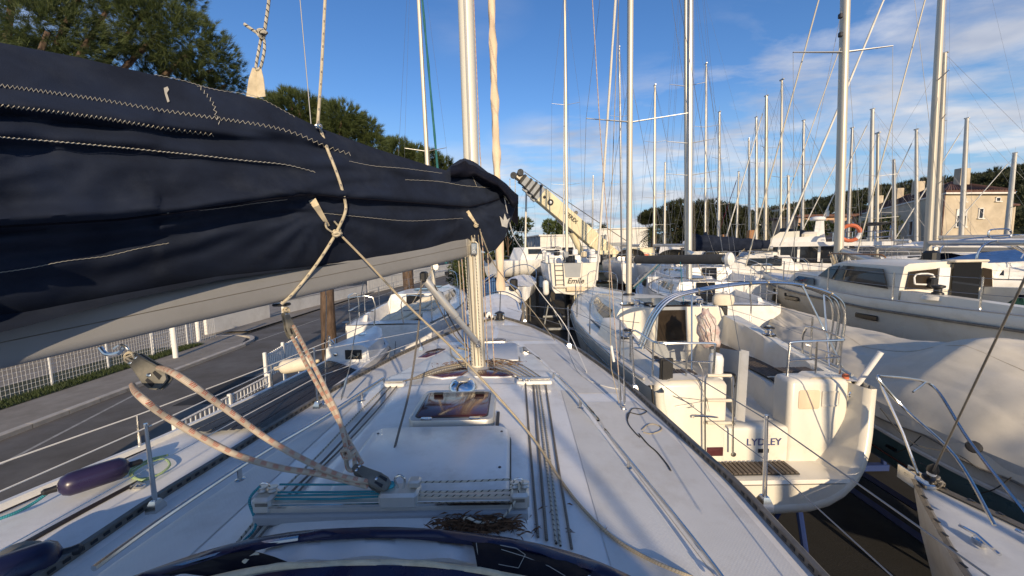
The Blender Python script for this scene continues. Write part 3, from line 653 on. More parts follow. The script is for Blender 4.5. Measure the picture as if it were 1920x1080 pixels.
srange = [(-400, 970), (-400, 660), (-400, 830), (-400, 600), (-400, 640), (380, 780), (540, 900), (835, 968), (660, 960)]
boomY = lambda u: boom_at(boom_s(u)).y if u < 880 else boom_at(boom_s(880)).y+(u-880)*0.0022
def cover_depth(u, v):
    vt, vb = v_top(u), v_bot(u); t = (v-vt)/max(vb-vt, 1); t = max(0., min(1., t))
    Y = boomY(u); k = Y/1.56
    bul = (0.05+0.22*math.sin(math.pi*min(1, t*0.92+0.08))**0.8)
    if u > 880: bul *= max(0.0, 1-((u-880)/90.)**2)*.9+.1
    bul *= 0.9+.1*sstep((u-150)/300.)
    off = bul
    for (f, dep, hw, lip), (a, b) in zip(seams, srange):
        if a < u < b:
            w = sstep((u-a)/70.)*sstep((b-u)/70.); h = hw*(1.3 if u < 300 else 1.0); q = (v-f(u))/h
            off -= dep*w*math.exp(-q*q)*1.0
            off += lip*w*math.exp(-((q+1.9)/1.5)**2)*0.75
    n = mnoise.noise(Vector((u*0.006, v*0.012, 3.1)))*0.026+mnoise.noise(Vector((u*0.012+9, v*0.034, 1.1)))*0.009+mnoise.noise(Vector((u*.022, v*.07, 7)))*.003
    # pull folds that radiate from the strap
    dx, dy = u-600, v-395; rad = math.hypot(dx, dy*1.5)
    if rad < 330 and dy > -40: n += 0.012*math.sin(math.atan2(dy, dx)*16)*math.exp(-((rad-110)/110.)**2)
    dx, dy = u-895, v-400; rad = math.hypot(dx, dy)
    if rad < 220: n += 0.014*math.sin(math.atan2(dy, dx)*13)*math.exp(-((rad-80)/70.)**2)
    return Y-off-n*min(1, t*5, (1-t)*5+.3)
us = [-400+i*20 for i in range(13)]+[-140+i*9 for i in range(118)]; us = [u for u in us if u < 915]+[915+i*5 for i in range(11)]+[968]
NT = 78; cols_ = []
for u in us:
    vt, vb = v_top(u), v_bot(u); col = []
    for j in range(NT+1):
        v = lerp(vb, vt, j/NT); col.append(P(u, v, cover_depth(u, v)))
    ridge = col[-1]; foot = col[0]; away = -bside if u < 880 else Vector((-.4, .9, 0)).normalized()
    th = 0.30 if u < 900 else max(0.06, 0.30*(1-(u-900)/75.))
    hgt = ridge.z-foot.z
    back = [ridge+away*th*a-Vector((0, 0, hgt*b)) for a, b in ((.12, -.012), (.35, .02), (.75, .18), (1.0, .45), (.95, .75), (.6, .97), (.3, 1.0))]
    cols_.append(col+back)
mb = MB(); mb.loft(cols_, False); n_ = len(cols_[0])
base = len(mb.v)-n_; mb.face([base+j for j in range(n_)]); mb.face([j for j in range(n_)][::-1])
cv = thing('sail_cover', 'faded navy cloth sail cover laced over the boom, with white zigzag stitching', 'sail cover', boom_at(.5)-Vector((0, 0, .2)))
part('cover_cloth', mb, M['navy'], cv, ang=80)
def on_cover(u, v, out=0.004):
    p = P(u, v, cover_depth(u, v)); d = (CAMP-p).normalized(); return p+d*out
def stitch(px, amp=0.0, step=6, r=0.0016, m='thread', nm='stitching'):
    c = smooth_path([Vector((u, v, 0)) for u, v in px], 30); L = 0; pts = []; last = None; s = 1; nrm = None
    dense = []
    for i in range(len(c)-1):
        d = c[i+1]-c[i]; k = max(1, int(d.length/1.0))
        for j in range(k): dense.append((c[i]+d*(j/k), d.normalized()))
    acc = 0
    for i, (p, d) in enumerate(dense):
        if i: acc += (p-dense[i-1][0]).length
        if acc >= step or i == 0:
            acc = 0; q = p+Vector((-d.y, d.x, 0))*amp*s; s = -s; pts.append(on_cover(q.x, q.y, .003+r))
    return part(nm, MB().tube(pts, r, 4), M[m], cv)
stitch([(-60, 152), (0, 160), (95, 173), (190, 187), (300, 206), (410, 222), (500, 236), (560, 252), (610, 274), (660, 290)], 3.0, 4.2)
stitch([(-60, 188), (0, 198), (100, 210), (200, 223), (300, 240), (405, 254)], 3.0, 4.4)
stitch([(-60, 248), (0, 257), (110, 266), (220, 276), (300, 284), (380, 292), (450, 300), (530, 308), (570, 317), (592, 323)], 0.8, 4, .0019)
stitch([(372, 160), (388, 178), (400, 195), (406, 218), (414, 236)], 2.6, 4.2)
stitch([(0, 511), (60, 502), (120, 490), (200, 480), (260, 466), (322, 455)], 0.4, 5, .0011)
stitch([(310, 400), (380, 394), (440, 387), (480, 381), (540, 374)], 0.3, 5, .0014)
stitch([(290, 140), (340, 150), (400, 167), (470, 178), (500, 190), (555, 220)], 0.8, 4, .0013)
stitch([(600, 399), (680, 407), (760, 414), (820, 412), (870, 409)], 0.3, 4, .0013)
stitch([(655, 302), (700, 311), (760, 316), (830, 325)], 0.3, 4, .0015)
stitch([(760, 337), (820, 340), (870, 348), (920, 352)], 0.3, 4, .0016)
stitch([(882, 320), (892, 345), (894, 352)], 0.3, 3, .0016)
part('piping', MB().tube([on_cover(u, seams[0][0](u)-9, .008) for u in range(-200, 955, 14)], .0055, 6), M['navydark'], cv)
# hood over the mast, a darker cloth bunched on top
hood = []
for i in range(34):
    t_ = i/33; ed = []
    u = lerp(845, 972, t_)
    vt = tb([(845, 312), (858, 304), (870, 296), (885, 302), (905, 318), (930, 330), (950, 345), (962, 358), (972, 366)])(u)
    vb = tb([(845, 332), (870, 332), (890, 330), (915, 344), (935, 352), (950, 372), (962, 392), (972, 382)])(u)
    for j in range(12):
        v = lerp(vb, vt, j/11); w = math.sin(math.pi*j/11)
        y_ = boomY(u)-0.30+0.05*mnoise.noise(Vector((u*.03, v*.05, 0)))-.09*w+.28*(j/11)**2+.015*math.sin(u*.22+v*.15)
        ed.append(P(u, v, y_))
    top = ed[-1]; ed += [top+Vector((0, .12, -.02)), top+Vector((0, .28, -.10)), top+Vector((0, .36, -.3))]
    hood.append(ed)
part('cover_hood', MB().loft(hood, False), M['navydark'], cv, ang=80)
# crown badge near the front
cr = [(941, 424), (937, 405), (944, 413), (946, 400), (951, 412), (957, 408), (952, 420), (951, 427)]
ctr = on_cover(945, 417, .012); bd = [on_cover(u*1.0, v, .012) for u, v in cr]
mb = MB(); nrm = (CAMP-ctr).normalized(); a0 = [p for p in bd]; mb.slab(a0, nrm, .003); part('crown_badge', mb, M['genoawhite'], cv)
mb = MB(); mb.slab([on_cover(a, b, .004) for a, b in ((307, 165), (314, 162), (317, 168), (313, 174), (318, 190), (314, 192), (309, 176))], (CAMP-on_cover(312, 175)).normalized(), .002)
part('bird_dropping', mb, M['thread'], cv)
def knot(c, r, rr, n=3):
    c = Vector(c); mb = MB()
    for i in range(n):
        ax = Vector((random.uniform(-1, 1), random.uniform(-1, 1), random.uniform(-1, 1))).normalized(); b = ax.orthogonal().normalized(); d = ax.cross(b); o = c+Vector([random.uniform(-1, 1)*r*.35 for k in range(3)])
        mb.tube([o+(b*math.cos(q)+d*math.sin(q))*r*.8+ax*.3*r*math.sin(2*q) for q in [2*math.pi*k/14 for k in range(14)]], rr, 6, closed=True)
    return mb
def strap(nm, a, b, w, out0=.006, m='web', k=8):
    """flat webbing between two measured spots on the cover"""
    pts = [on_cover(lerp(a[0], b[0], i/k), lerp(a[1], b[1], i/k), out0+.02*math.sin(math.pi*i/k)) for i in range(k+1)]
    d = (pts[-1]-pts[0]).normalized(); sd_ = d.cross((CAMP-pts[0]).normalized()).normalized(); nn = sd_.cross(d)
    mb = MB(); mb.loft([[p-sd_*w*f-nn*.0012, p+sd_*w*f-nn*.0012, p+sd_*w*f+nn*.0012, p-sd_*w*f+nn*.0012] for p, f in zip(pts, [1-.55*i/k for i in range(k+1)])], True, True, True)
    return part(nm, mb, M[m], cv)
strap('strap', (585, 374), (616, 424), .022)
strap('strap', (876, 396), (893, 420), .020); part('knot', knot(on_cover(893, 422, .02), .022, .006, 4), M['web'], cv)
strap('strap', (945, 366), (956, 378), .018); part('knot', knot(on_cover(955, 379, .01), .016, .005), M['web'], cv)
for a in (472, 491):
    q0 = P(a, 182, boomY(482)-.10); q1 = P(483+(a-483)*.45, 128, boomY(482)-.10)
    nn = Vector((.5, -.85, 0)) if a < 480 else Vector((-.2, -.98, 0)); sd_ = Vector((.85, .5, 0)) if a < 480 else Vector((.98, -.2, 0))
    part('webbing_loop', MB().loft([[p-sd_*w, p+sd_*w, p+sd_*w+nn*.003, p-sd_*w+nn*.003] for p, w in ((q0, .026), (lerp(q0, q1, .6), .023), (q1, .012))], True, True, True), M['web'], cv)
# lazy jacks and the rope lashed round the cover
yk = boomY(485)-.10
part_l = MB().tube([mf+mdir*7.5, P(512, -80, yk), P(503, 10, yk), P(497, 52, yk), P(492, 66, yk)], .0085, 7)
part_l.tube(smooth_path([P(490, 68, yk), P(485, 95, yk-.01), P(480, 125, yk-.01), P(484, 130, yk-.01), P(490, 122, yk-.01), P(496, 90, yk-.01), P(494, 68, yk)], 5), .0075, 7)
part_l.tube(smooth_path([P(490, 66, yk-.01), P(475, 57, yk-.02), P(458, 45, yk-.03)], 5), .0085, 7)
lz = thing('lazy_jack', 'cream flecked line knotted to the webbing loop on top of the navy cover', 'rope', P(484, 180, yk))
part('line', part_l, M['ropefleck'], lz); part('knot', knot(P(491, 65, yk-.01), .022, .008, 4), M['ropefleck'], lz)
yk = boomY(600)-.18
c_ = [mf+mdir*7.6, P(614, -70, yk+.2), P(609, 10, yk+.15), P(603, 130, yk+.08), P(596, 232, yk)]
d_ = [on_cover(u, v, .030) for u, v in ((600, 240), (614, 280), (628, 315), (640, 350), (648, 384), (646, 402), (636, 425), (624, 448), (600, 486), (575, 520), (548, 552), (527, 571))]
ls = thing('lashing_rope', 'cream rope with navy marks crossing the navy cover and tied under the boom', 'rope', d_[-1])
part('line', MB().tube(c_+smooth_path(d_, 4), .0095, 8), M['ropenavy'], ls)
part('knot', knot(P(597, 237, yk-.01), .016, .006), M['steel'], ls)
part('knot', knot(on_cover(633, 436, .02), .026, .0085, 4), M['ropenavy'], ls)
e_ = [on_cover(u, v, .016) for u, v in ((612, 424), (622, 432), (632, 436))]
part('loop', MB().tube(smooth_path([on_cover(611, 417, .018), on_cover(613, 428, .02), on_cover(630, 438, .024), on_cover(638, 430, .02), on_cover(626, 414, .018)], 5), .006, 6), M['ropenavy'], ls)
# the long line from that knot down to the right side deck
y0 = on_cover(640, 442).y
q = [P(640, 442, y0-.02), P(690, 493, 2.62), P(760, 568, 2.58), P(850, 655, 2.52), P(930, 740, 2.42), P(1000, 822, 2.28)]+[D(u, v, .012) for u, v in ((1052, 905), (1090, 955), (1140, 1005), (1200, 1045), (1290, 1085), (1400, 1120))]
rope('loose_line', smooth_path(q, 6), .0075, 'ropetan', 'long tan line running from the cover knot across the deck to the lower right')
rope('loose_line', smooth_path([on_cover(900, 430, .02), P(905, 447, 3.7), P(935, 508, 4.2), P(1000, 585, 5.0), D(1040, 640, .02)], 5), .006, 'ropetan', 'tan line from the strap near the mast down to the far right deck')
rope('loose_line', smooth_path([P(946, 372, 3.95), P(962, 440, 4.3), P(985, 480, 5), P(1000, 530, 6), D(1060, 655, .4), D(1100, 700, .02)], 5), .006, 'wirewhite', 'thin pale line hanging from the front of the cover over the fore deck')
rope('loose_line', smooth_path([P(790, 520, 3.6), P(786, 600, 3.1), P(770, 720, 2.6), P(745, 820, 2.2), P(727, 888, 1.95)], 5), .0075, 'ropegrey', 'worn grey line hanging from the vang to the block on the track')
rope('loose_line', smooth_path([P(800, 525, 3.62), P(830, 590, 3.8), P(862, 640, 4.0), P(905, 668, 4.05)], 5), .006, 'ropegrey', 'grey vang purchase rope beside the slanting grey tube')
rope('loose_line', smooth_path([P(815, 535, 3.62), P(845, 600, 3.8), P(880, 655, 4.0)], 5), .006, 'ropeblack', 'dark cord under the slanting grey vang tube')
rope('loose_line', smooth_path([D(844, 655, .06), D(848, 674, .05), D(868, 682, .05), D(885, 676, .1), P(858, 652, 4.05)], 6), .010, 'ropenavy', 'pale bight of rope lying left of the mast foot')
rope('loose_line', dline([(1060, 640), (1085, 700), (1128, 724), (1165, 732)], .012), .005, 'wirewhite', 'thin white line lying on the right side deck near the shrouds')

# ------------------------------------------------------------------ main sheet and its blocks
def block(nm, a, b, w, th, label, face=None):
    """cheeks, sheave and rivets of a rope block lying from a to b"""
    a = Vector(a); b = Vector(b); d = (b-a); L = d.length; d.normalize(); c = (a+b)/2
    n_ = Vector(face).normalized() if face is not None else (CAMP-c).normalized()
    s_ = d.cross(n_).normalized(); n_ = s_.cross(d).normalized()
    bt = thing(nm, label, 'pulley block', c)
    prof = [(-.5, .30), (-.44, .52), (-.15, .70), (.15, .95), (.36, .90), (.48, .60), (.5, .15)]
    ol = [(x, y) for x, y in prof]+[(x, -y) for x, y in prof[::-1]]
    for sg in (-1, 1):
        rg = []
        for k, h in ((1, .18), (1, .38), (.86, .5)):
            rg.append([c+d*x*L*k+s_*y*w/2*k+n_*th*h*sg for x, y in ol])
        part('cheek', MB().loft(rg, True, True, True), M['blockgrey'], bt)
    fr = c+n_*th*.5
    for x, y in ((.30, .42), (.30, -.42)): part('slot', MB().slab([fr+d*(x+i)*L+s_*(y+j)*w/2 for i, j in ((-.12, -.16), (.08, -.22), (.10, .18), (-.12, .10))], n_, .002), M['black'], bt)
    for x, y in ((-.36, .28), (-.36, -.28), (.16, 0)): part('rivet', MB().lathe(fr+d*x*L+s_*y*w/2, n_, [(w*.11, 0), (w*.10, .004), (w*.05, .006)], 10), M['steel'], bt)
    part('sheave', MB().lathe(c+d*L*.16-n_*th*.16, n_, [(w*.45, 0), (w*.38, th*.16), (w*.45, th*.32)], 16), M['black'], bt)
    return bt
sB = boom_s(226); bp = boom_at(sB)-bup*.11
k1 = P(262, 677, bp.y-.04); k2 = P(309, 722, bp.y-.05)
block('pulley_block', P(250, 668, bp.y-.02), P(310, 722, bp.y-.06), .105, .055, 'large weathered grey block hanging under the left of the boom', (.25, -.95, .15))
ey = thing('boom_eye', 'bent steel eye and lashing that hang the large grey block from the boom', 'boom eye', bp)
part('eye', MB().tube(smooth_path([P(188, 652, bp.y), P(200, 664, bp.y-.01), P(222, 662, bp.y-.02), P(232, 650, bp.y-.01)], 6), .010, 8), M['steel'], ey)
part('shackle', MB().tube(smooth_path([P(214, 654, bp.y-.03), P(228, 647, bp.y-.04), P(240, 655, bp.y-.04), P(238, 668, bp.y-.04)], 6), .006, 8), M['steel'], ey)
part('lashing', knot(P(246, 668, bp.y-.04), .026, .0045, 6), M['web'], ey)
rope('main_sheet', smooth_path([P(298, 690, bp.y-.05), P(330, 702, 1.36), P(420, 764, 1.45), P(500, 822, 1.54), P(570, 862, 1.58), P(640, 893, 1.63), P(705, 905, 1.67)], 6), .0125, 'ropered', 'cream sheet with red flecks, upper strand from the large grey block to the track', 'rope', None, 10)
rope('main_sheet', smooth_path([P(248, 722, bp.y-.05), P(262, 742, 1.35), P(320, 786, 1.40), P(430, 847, 1.49), P(520, 876, 1.57), P(600, 889, 1.61), P(690, 912, 1.67)], 6), .0125, 'ropered', 'cream sheet with red flecks, lower strand from the large grey block to the track', 'rope', None, 10)
sC = boom_s(530); bq = boom_at(sC)-bup*.115
block('pulley_block', P(533, 585, bq.y-.01), P(549, 634, bq.y-.06), .055, .05, 'slim grey block hanging under the boom where the lashing rope ends', (.85, -.5, 0))
cap_ = thing('boom_bracket', 'small dark bracket with tied cord on the boom underside', 'bracket', bq)
part('plate', MB().box(P(528, 571, bq.y), (.09, .07, .02), ch=.006), M['black'], cap_); part('cord', knot(P(536, 582, bq.y-.01), .022, .004, 5), M['web'], cap_)
rope('main_sheet', smooth_path([P(551, 612, bq.y-.05), P(580, 668, 2.1), P(610, 728, 1.98), P(634, 780, 1.9), P(650, 842, 1.83)], 6), .0115, 'ropered', 'cream sheet with red flecks dropping from the slim block to its knot', 'rope', None, 9)
rope('main_sheet', smooth_path([P(546, 628, bq.y-.05), P(590, 712, 2.05), P(630, 780, 1.93), P(660, 838, 1.86), P(679, 870, 1.82)], 6), .0115, 'ropered', 'cream sheet with red flecks dropping from the slim block to the lower block', 'rope', None, 9)
kn = solo('sheet_knot', knot(P(654, 848, 1.83), .030, .011, 4).tube(smooth_path([P(648, 852, 1.82), P(652, 878, 1.81), P(664, 880, 1.80), P(664, 858, 1.82)], 5), .0105, 7), M['ropered'], 'bulky knot of red flecked rope just above the lower block', 'knot')
block('pulley_block', P(664, 878, 1.72), P(730, 916, 1.66), .072, .06, 'dark triple block shackled to the traveller car', (.1, -.55, .8))
# control lines of the track
for i, (dz, dy, w) in enumerate(((.113, .03, 0), (.078, .0, .004), (.070, -.012, -.003), (.086, .012, .003))):
    a = Vector((xa+.08, TY+dy, tz+dz)); b_ = Vector((cxp-.075, TY+dy*.5, tz+dz+(.0 if i else .006)))
    rope('track_line', [a, lerp(a, b_, .5)+Vector((0, 0, -.004+w)), b_], .0048, 'ropeteal', 'teal control line on the left half of the track, '+['topmost', 'second from the top', 'lowest and nearest', 'farthest from the camera'][i], 'rope', 'teal lines on the left of the track')
rope('track_line', smooth_path([Vector((xa+.01, TY, tz+.125)), Vector((xa-.03, TY-.02, tz+.07)), P(480, 985, 1.60), P(452, 1020, 1.54), P(436, 1045, 1.50), P(432, 1068, 1.48), P(430, 1100, 1.45)], 6), .0062, 'ropeteal', 'teal tail hanging from the left end of the track to the folded hood')
for i, (dz, dy) in enumerate(((.125, .02), (.085, 0), (.070, -.012))):
    a = Vector((xb-.07, TY+dy, tz+dz)); b_ = Vector((cxp+.085, TY+dy*.5, tz+dz))
    rope('track_line', [a, lerp(a, b_, .5)-Vector((0, 0, .003)), b_], .0048, 'ropefleck', 'black flecked control line on the right half of the track, '+['topmost', 'middle', 'lowest'][i], 'rope', 'flecked lines on the right of the track')
rope('track_line', smooth_path([Vector((xb-.03, TY-.01, tz+.13)), Vector((xb-.06, TY-.05, tz+.06)), D(938, 985, .03), D(900, 994, .035), D(872, 992, .05), P(864, 1008, 1.58), P(860, 1035, 1.50), P(848, 1052, 1.47)], 6), .0058, 'ropefleck', 'black flecked tail looping from the right end of the track over the folded hood')
# small coils on the right side deck
rope('rope_coil', dline([(1176, 790), (1186, 768), (1212, 772), (1200, 779), (1178, 776), (1178, 795), (1190, 812), (1200, 822)], .01, 6), .0045, 'ropeblack', 'thin black cord looped on the right side deck below the shrouds')
rope('rope_coil', dline([(1204, 808), (1218, 797), (1236, 800), (1240, 808), (1222, 815), (1206, 812)], .01, 6), .0045, 'ropetan', 'small tan ring of line on the right side deck')
rope('rope_coil', dline([(1198, 815), (1215, 835), (1232, 850), (1250, 872), (1258, 885)], .01, 6), .005, 'ropeblack', 'short black line along the right side deck')
# spray hood folded down at the near edge
def ribbon(ca, cb, za, zb, n=40, th=.012):
    A = smooth_path([Vector((u, v, 0)) for u, v in ca], 6); B = smooth_path([Vector((u, v, 0)) for u, v in cb], 6); rg = []
    for i in range(n+1):
        t_ = i/n; a = A[min(len(A)-1, round(t_*(len(A)-1)))]; b_ = B[min(len(B)-1, round(t_*(len(B)-1)))]
        pa = G(a.x, a.y, EYE+za); pb = G(b_.x, b_.y, EYE+zb); w = .007*math.sin(i*.9)+.006*mnoise.noise(Vector((i*.4, za*9, 0)))
        m_ = (pa+pb)/2+Vector((0, 0, th*1.2+w))
        rg.append([pa-Vector((0, 0, th)), pa+Vector((0, 0, th*.4)), m_, pb+Vector((0, 0, th*.4+w)), pb-Vector((0, 0, th))])
    return MB().loft(rg, False)
hd = thing('spray_hood', 'navy spray hood folded flat across the near edge of the cabin top', 'spray hood', G(760, 1060, EYE-1.2))
part('hood_edge', ribbon([(215, 1095), (330, 1053), (430, 1022), (540, 1000), (640, 992), (745, 990), (860, 998), (960, 1011), (1060, 1034), (1130, 1058), (1210, 1095)],
                         [(270, 1095), (350, 1066), (440, 1038), (540, 1014), (640, 1006), (745, 1004), (860, 1014), (960, 1030), (1060, 1056), (1110, 1075), (1170, 1110)], -1.10, -1.09), M['navyvinyl'], hd, ang=80)
part('hood_window', ribbon([(500, 1030), (560, 1015), (640, 1008), (745, 1007), (860, 1017), (905, 1022)], [(480, 1063), (540, 1056), (620, 1048), (745, 1046), (860, 1052), (915, 1056)], -1.12, -1.12, 30, .006), M['gel'], hd, ang=80)
part('hood_flap', ribbon([(885, 1018), (940, 1022), (1000, 1036), (1060, 1052), (1110, 1075)], [(895, 1066), (930, 1075), (990, 1090), (1040, 1100), (1090, 1110)], -1.095, -1.07, 16, .012), M['navydark'], hd, ang=80)
part('hood_hem', ribbon([(350, 1092), (480, 1063), (600, 1054), (700, 1050), (800, 1053), (900, 1066), (1000, 1084), (1080, 1105)], [(350, 1104), (480, 1073), (600, 1063), (700, 1060), (800, 1063), (900, 1076), (1000, 1096), (1080, 1118)], -1.05, -1.05, 40, .006), M['web'], hd, ang=80)
part('hood_roll', ribbon([(400, 1100), (500, 1077), (600, 1066), (700, 1062), (800, 1065), (900, 1078), (1000, 1098), (1080, 1125)], [(300, 1210), (500, 1180), (700, 1170), (900, 1180), (1080, 1230)], -1.055, -1.10, 40, .012), M['navyvinyl'], hd, ang=80)
part('hood_flap', ribbon([(300, 1080), (360, 1062), (430, 1040), (470, 1033)], [(400, 1085), (440, 1076), (490, 1070), (560, 1060)], -1.085, -1.075, 12, .01), M['navydark'], hd, ang=80)
for q in ([(893, 1018), (896, 1040), (899, 1062)], [(938, 1022), (968, 1028), (985, 1040), (972, 1065), (935, 1058)], [(940, 1030), (985, 1044), (1030, 1062), (1060, 1080)]):
    part('stitching', MB().tube([G(u, v, EYE-1.065) for u, v in q], .0013, 4), M['thread'], hd)
part('hood_tube', MB().tube(smooth_path([G(u, v, EYE-1.09) for u, v in ((250, 1088), (350, 1058), (470, 1024), (560, 1009))], 6), .010, 7), M['steel'], hd)
part('buckle', MB().box(G(470, 1046, EYE-1.065), (.022, .05, .008), Matrix.Rotation(-.5, 3, 'Z'), ch=.003), M['web'], hd)
# ------------------------------------------------------------------ yachts standing in the yard
HB = ([0, .1, .25, .42, .58, .72, .84, .93, 1.0], [.72, .84, .95, 1.0, .93, .76, .50, .25, .03])
def make_cradle(fr, zbot, L, w, label, m='bluesteel', group='cradles under the boats'):
    Wf = fr; t = thing('boat_cradle', label, 'cradle', Wf(0, 0, 0))
    for y in (-L*.42, L*.42): part('cross_beam', MB().box(Wf(0, y, .10), (w*1.9, .14, .14), ch=.01), M[m], t)
    for x in (-.35, .35): part('keel_beam', MB().tube([Wf(x, -L*.5, .18), Wf(x, L*.5, .18)], .07, 4), M[m], t)
    for y in (-L*.42, L*.42):
        for x in (-1, 1):
            top = Wf(x*w*.62, y, zbot+.42)
            part('prop', MB().tube([Wf(x*w*.9, y, .15), top], .045, 8), M[m], t); part('brace', MB().tube([Wf(x*w*.25, y, .15), lerp(Wf(x*w*.9, y, .15), top, .7)], .03, 6), M[m], t)
            part('pad', MB().box(top, (.3, .3, .06), ch=.01), M['wood'], t)
    return t
def make_yacht(name, label, mast_u, Y, heading=0, loa=10.5, beam=3.4, deck=3.55, mf=.56, top=None, mast_h=14, mast_r=.085, mast_mat='mast', spreaders=(.42, .70), gen=None,
               cover=None, cover_h=.32, boom=True, boom_rot=0, hull='gel', stripe=None, bottom='antifoul', hoodm=None, dist=1.0, group='yachts standing in the yard', wires=True, rake=0, mast=True, fb=1.15,
               origin=None, cradle=True, rails=True, text=None, coach=.40, win=3, cat='sailing yacht', wr=None, spv=None, arch=False, wheel=False, bare=False):
    h = R(heading); foot = P(mast_u, tab(Y, [8, 60], [560, 490]), Y) if origin is None else Vector((origin[0], origin[1], 0))
    ox, oy = foot.x, foot.y
    c_, s_ = math.cos(h), math.sin(h)
    def Wf(x, y, z): return Vector((ox+x*c_+y*s_, oy-x*s_+y*c_, z))
    ys0 = -loa*mf
    def hb(s): return beam/2*float(np.interp(s, *HB))
    def sheer(s): return deck+0.02*loa*(s-.35)**2*1.6
    def zl(x, s):
        b = max(hb(s), .03); z = sheer(s)+.03*(1-(x/b)**2)
        cw = b*.64; ch_ = tab(s, [.28, .285, .5, .70, .80], [0, coach, coach*.9, coach*.45, 0])
        z += ch_*sstep((cw+.10-abs(x))/.22)
        if .05 < s < .30:
            k = sstep((s-.05)/.01)*sstep((.285-s)/.004)
            co = .16*sstep((b*.78-abs(x))/.08)*k; inn = sstep((b*.60-abs(x))/.05)*k; sole = sstep((b*.30-abs(x))/.05)*k
            z += co-.42*inn-.30*sole
        return z
    t = thing(name, label, cat, Wf(0, 0, 0), -h, group)
    n = 46 if dist < 1.5 else 26; nx = 32 if dist < 1.5 else 20
    ss = sorted(set([i/n for i in range(n+1)]+[.05, .06, .28, .2835, .2865, .29]))
    part('deck', MB().grid([[Wf(hb(s)*q, ys0+loa*s, zl(hb(s)*q, s)) for q in [-1+2*i/nx for i in range(nx+1)]] for s in ss]), M['gel'], t, ang=45)
    rg = []; rgb = []
    for i in range(25):
        s = i/24; y = ys0+loa*s; b = hb(s); k = 1-.55*sstep((s-.6)/.4); ov = .0
        prof = [(1, 0, 0), (1.012, -.06, 0), (.98, -.4*fb, 0), (.90*k, -.9*fb, 0), (.74*k, -fb*1.12, 0)]
        rg.append([Wf(b*a, y, sheer(s)+z) for a, z, _ in prof]+[Wf(-b*a, y, sheer(s)+z) for a, z, _ in prof[::-1]])
        pb = [(.745*k, -fb*1.115), (.42*k, -fb*1.12-.26*math.sin(math.pi*min(1, s*.9+.05))), (0, -fb*1.12-.42*math.sin(math.pi*min(1, s*.9+.05)))]
        rgb.append([Wf(b*a, y, sheer(s)+z) for a, z in pb]+[Wf(-b*a, y, sheer(s)+z) for a, z in pb[-2::-1]])
    mb = MB(); mb.loft(rg, False); mb.face(list(range(10))); part('hull', mb, M[hull], t, ang=50)
    mb = MB(); mb.loft(rgb, False); part('hull_bottom', mb, M[bottom], t, ang=50)
    if stripe:
        for q in (1, -1): part('stripe', MB().loft([[Wf(q*hb(s)*1.016+q*.004, ys0+loa*s, sheer(s)+z) for z in (-.10, -.20)] for s in [i/24 for i in range(25)]], False), M[stripe], t)
    zb = deck-fb*1.12-.40
    part('keel', MB().box(Wf(0, -.1, (zb+.22)/2+.1), (.24, loa*.2, max(zb-.2, .2)), Matrix.Rotation(-h, 3, 'Z'), ch=.08), M[bottom], t)
    part('rudder', MB().box(Wf(0, ys0+loa*.07, zb-.30), (.07, .45, 1.1), Matrix.Rotation(-h, 3, 'Z'), ch=.03), M[bottom], t)
    for q in (1, -1):
        part('toe_rail', MB().tube([Wf(q*hb(s)*.99, ys0+loa*s, sheer(s)+.03) for s in [i/20 for i in range(21)]], .02, 5), M['rail' if dist < 2 else 'alu'], t)
        for i in range(win):            # cabin windows, dark panes standing proud of the roof side
            s0 = .34+.34*i/win; s1 = s0+.34/win*.80; rows = []
            for k in range(5):
                s = lerp(s0, s1, k/4); b = hb(s)*.64; row = []
                for m_ in range(4):
                    x = b+.10-.22*lerp(.30, .68, m_/3); row.append(Wf(q*(x+.006), ys0+loa*s, zl(x, s)+.006))
                rows.append(row)
            part('window', MB().grid(rows), M['glass'], t)
    for s0, w in ((.40, .24), (.60, .26), (.83, .22)):
        if hb(s0) < .4: continue
        r_ = [Wf(a*w, ys0+loa*s0+b_*w*.9, zl(0, s0)+.035) for a, b_ in ((-1, -1), (1, -1), (1, 1), (-1, 1))]
        part('hatch', MB().slab(r_, (0, 0, 1), .025), M['glass'], t)
    # companionway board facing the cockpit
    s0 = .2835; b0 = hb(s0)*.22
    part('companion_board', MB().slab([Wf(-b0, ys0+loa*s0-.03, sheer(s0)-.55), Wf(b0, ys0+loa*s0-.03, sheer(s0)-.55), Wf(b0*.9, ys0+loa*s0-.015, sheer(s0)+coach+.02), Wf(-b0*.9, ys0+loa*s0-.015, sheer(s0)+coach+.02)], Wf(0, -1, 0)-Wf(0, 0, 0), .02), M['glass'], t)
    ro = .004*max(1, Y/14) if wr is None else wr
    if rails:
        for q in (1, -1):
            tops = []
            for s in ([.02, .18, .34, .50, .66, .80] if not bare else [.02, .3, .6]):
                a = Wf(q*hb(s)*.95, ys0+loa*s, sheer(s)); b_ = a+Vector((0, 0, .6)); tops.append(b_)
                part('stanchion', MB().tube([a, b_], max(.012, ro*1.3), 6), M['steel'], t)
            bow = Wf(q*.12, ys0+loa*.985, sheer(1)+.62)
            for dz in (0, -.28): part('lifeline', MB().tube([p+Vector((0, 0, dz)) for p in tops]+[bow+Vector((0, 0, dz))], ro, 4), M['wire'], t)
        pu = [Wf(hb(.84)*.9, ys0+loa*.84, sheer(.84)), Wf(hb(.86)*.9, ys0+loa*.86, sheer(.86)+.6), Wf(.10, ys0+loa*1.0, sheer(1)+.64), Wf(-.10, ys0+loa*1.0, sheer(1)+.64), Wf(-hb(.86)*.9, ys0+loa*.86, sheer(.86)+.6), Wf(-hb(.84)*.9, ys0+loa*.84, sheer(.84))]
        part('pulpit', MB().tube(smooth_path(pu, 3), max(.0125, ro*1.4), 6), M['steel'], t)
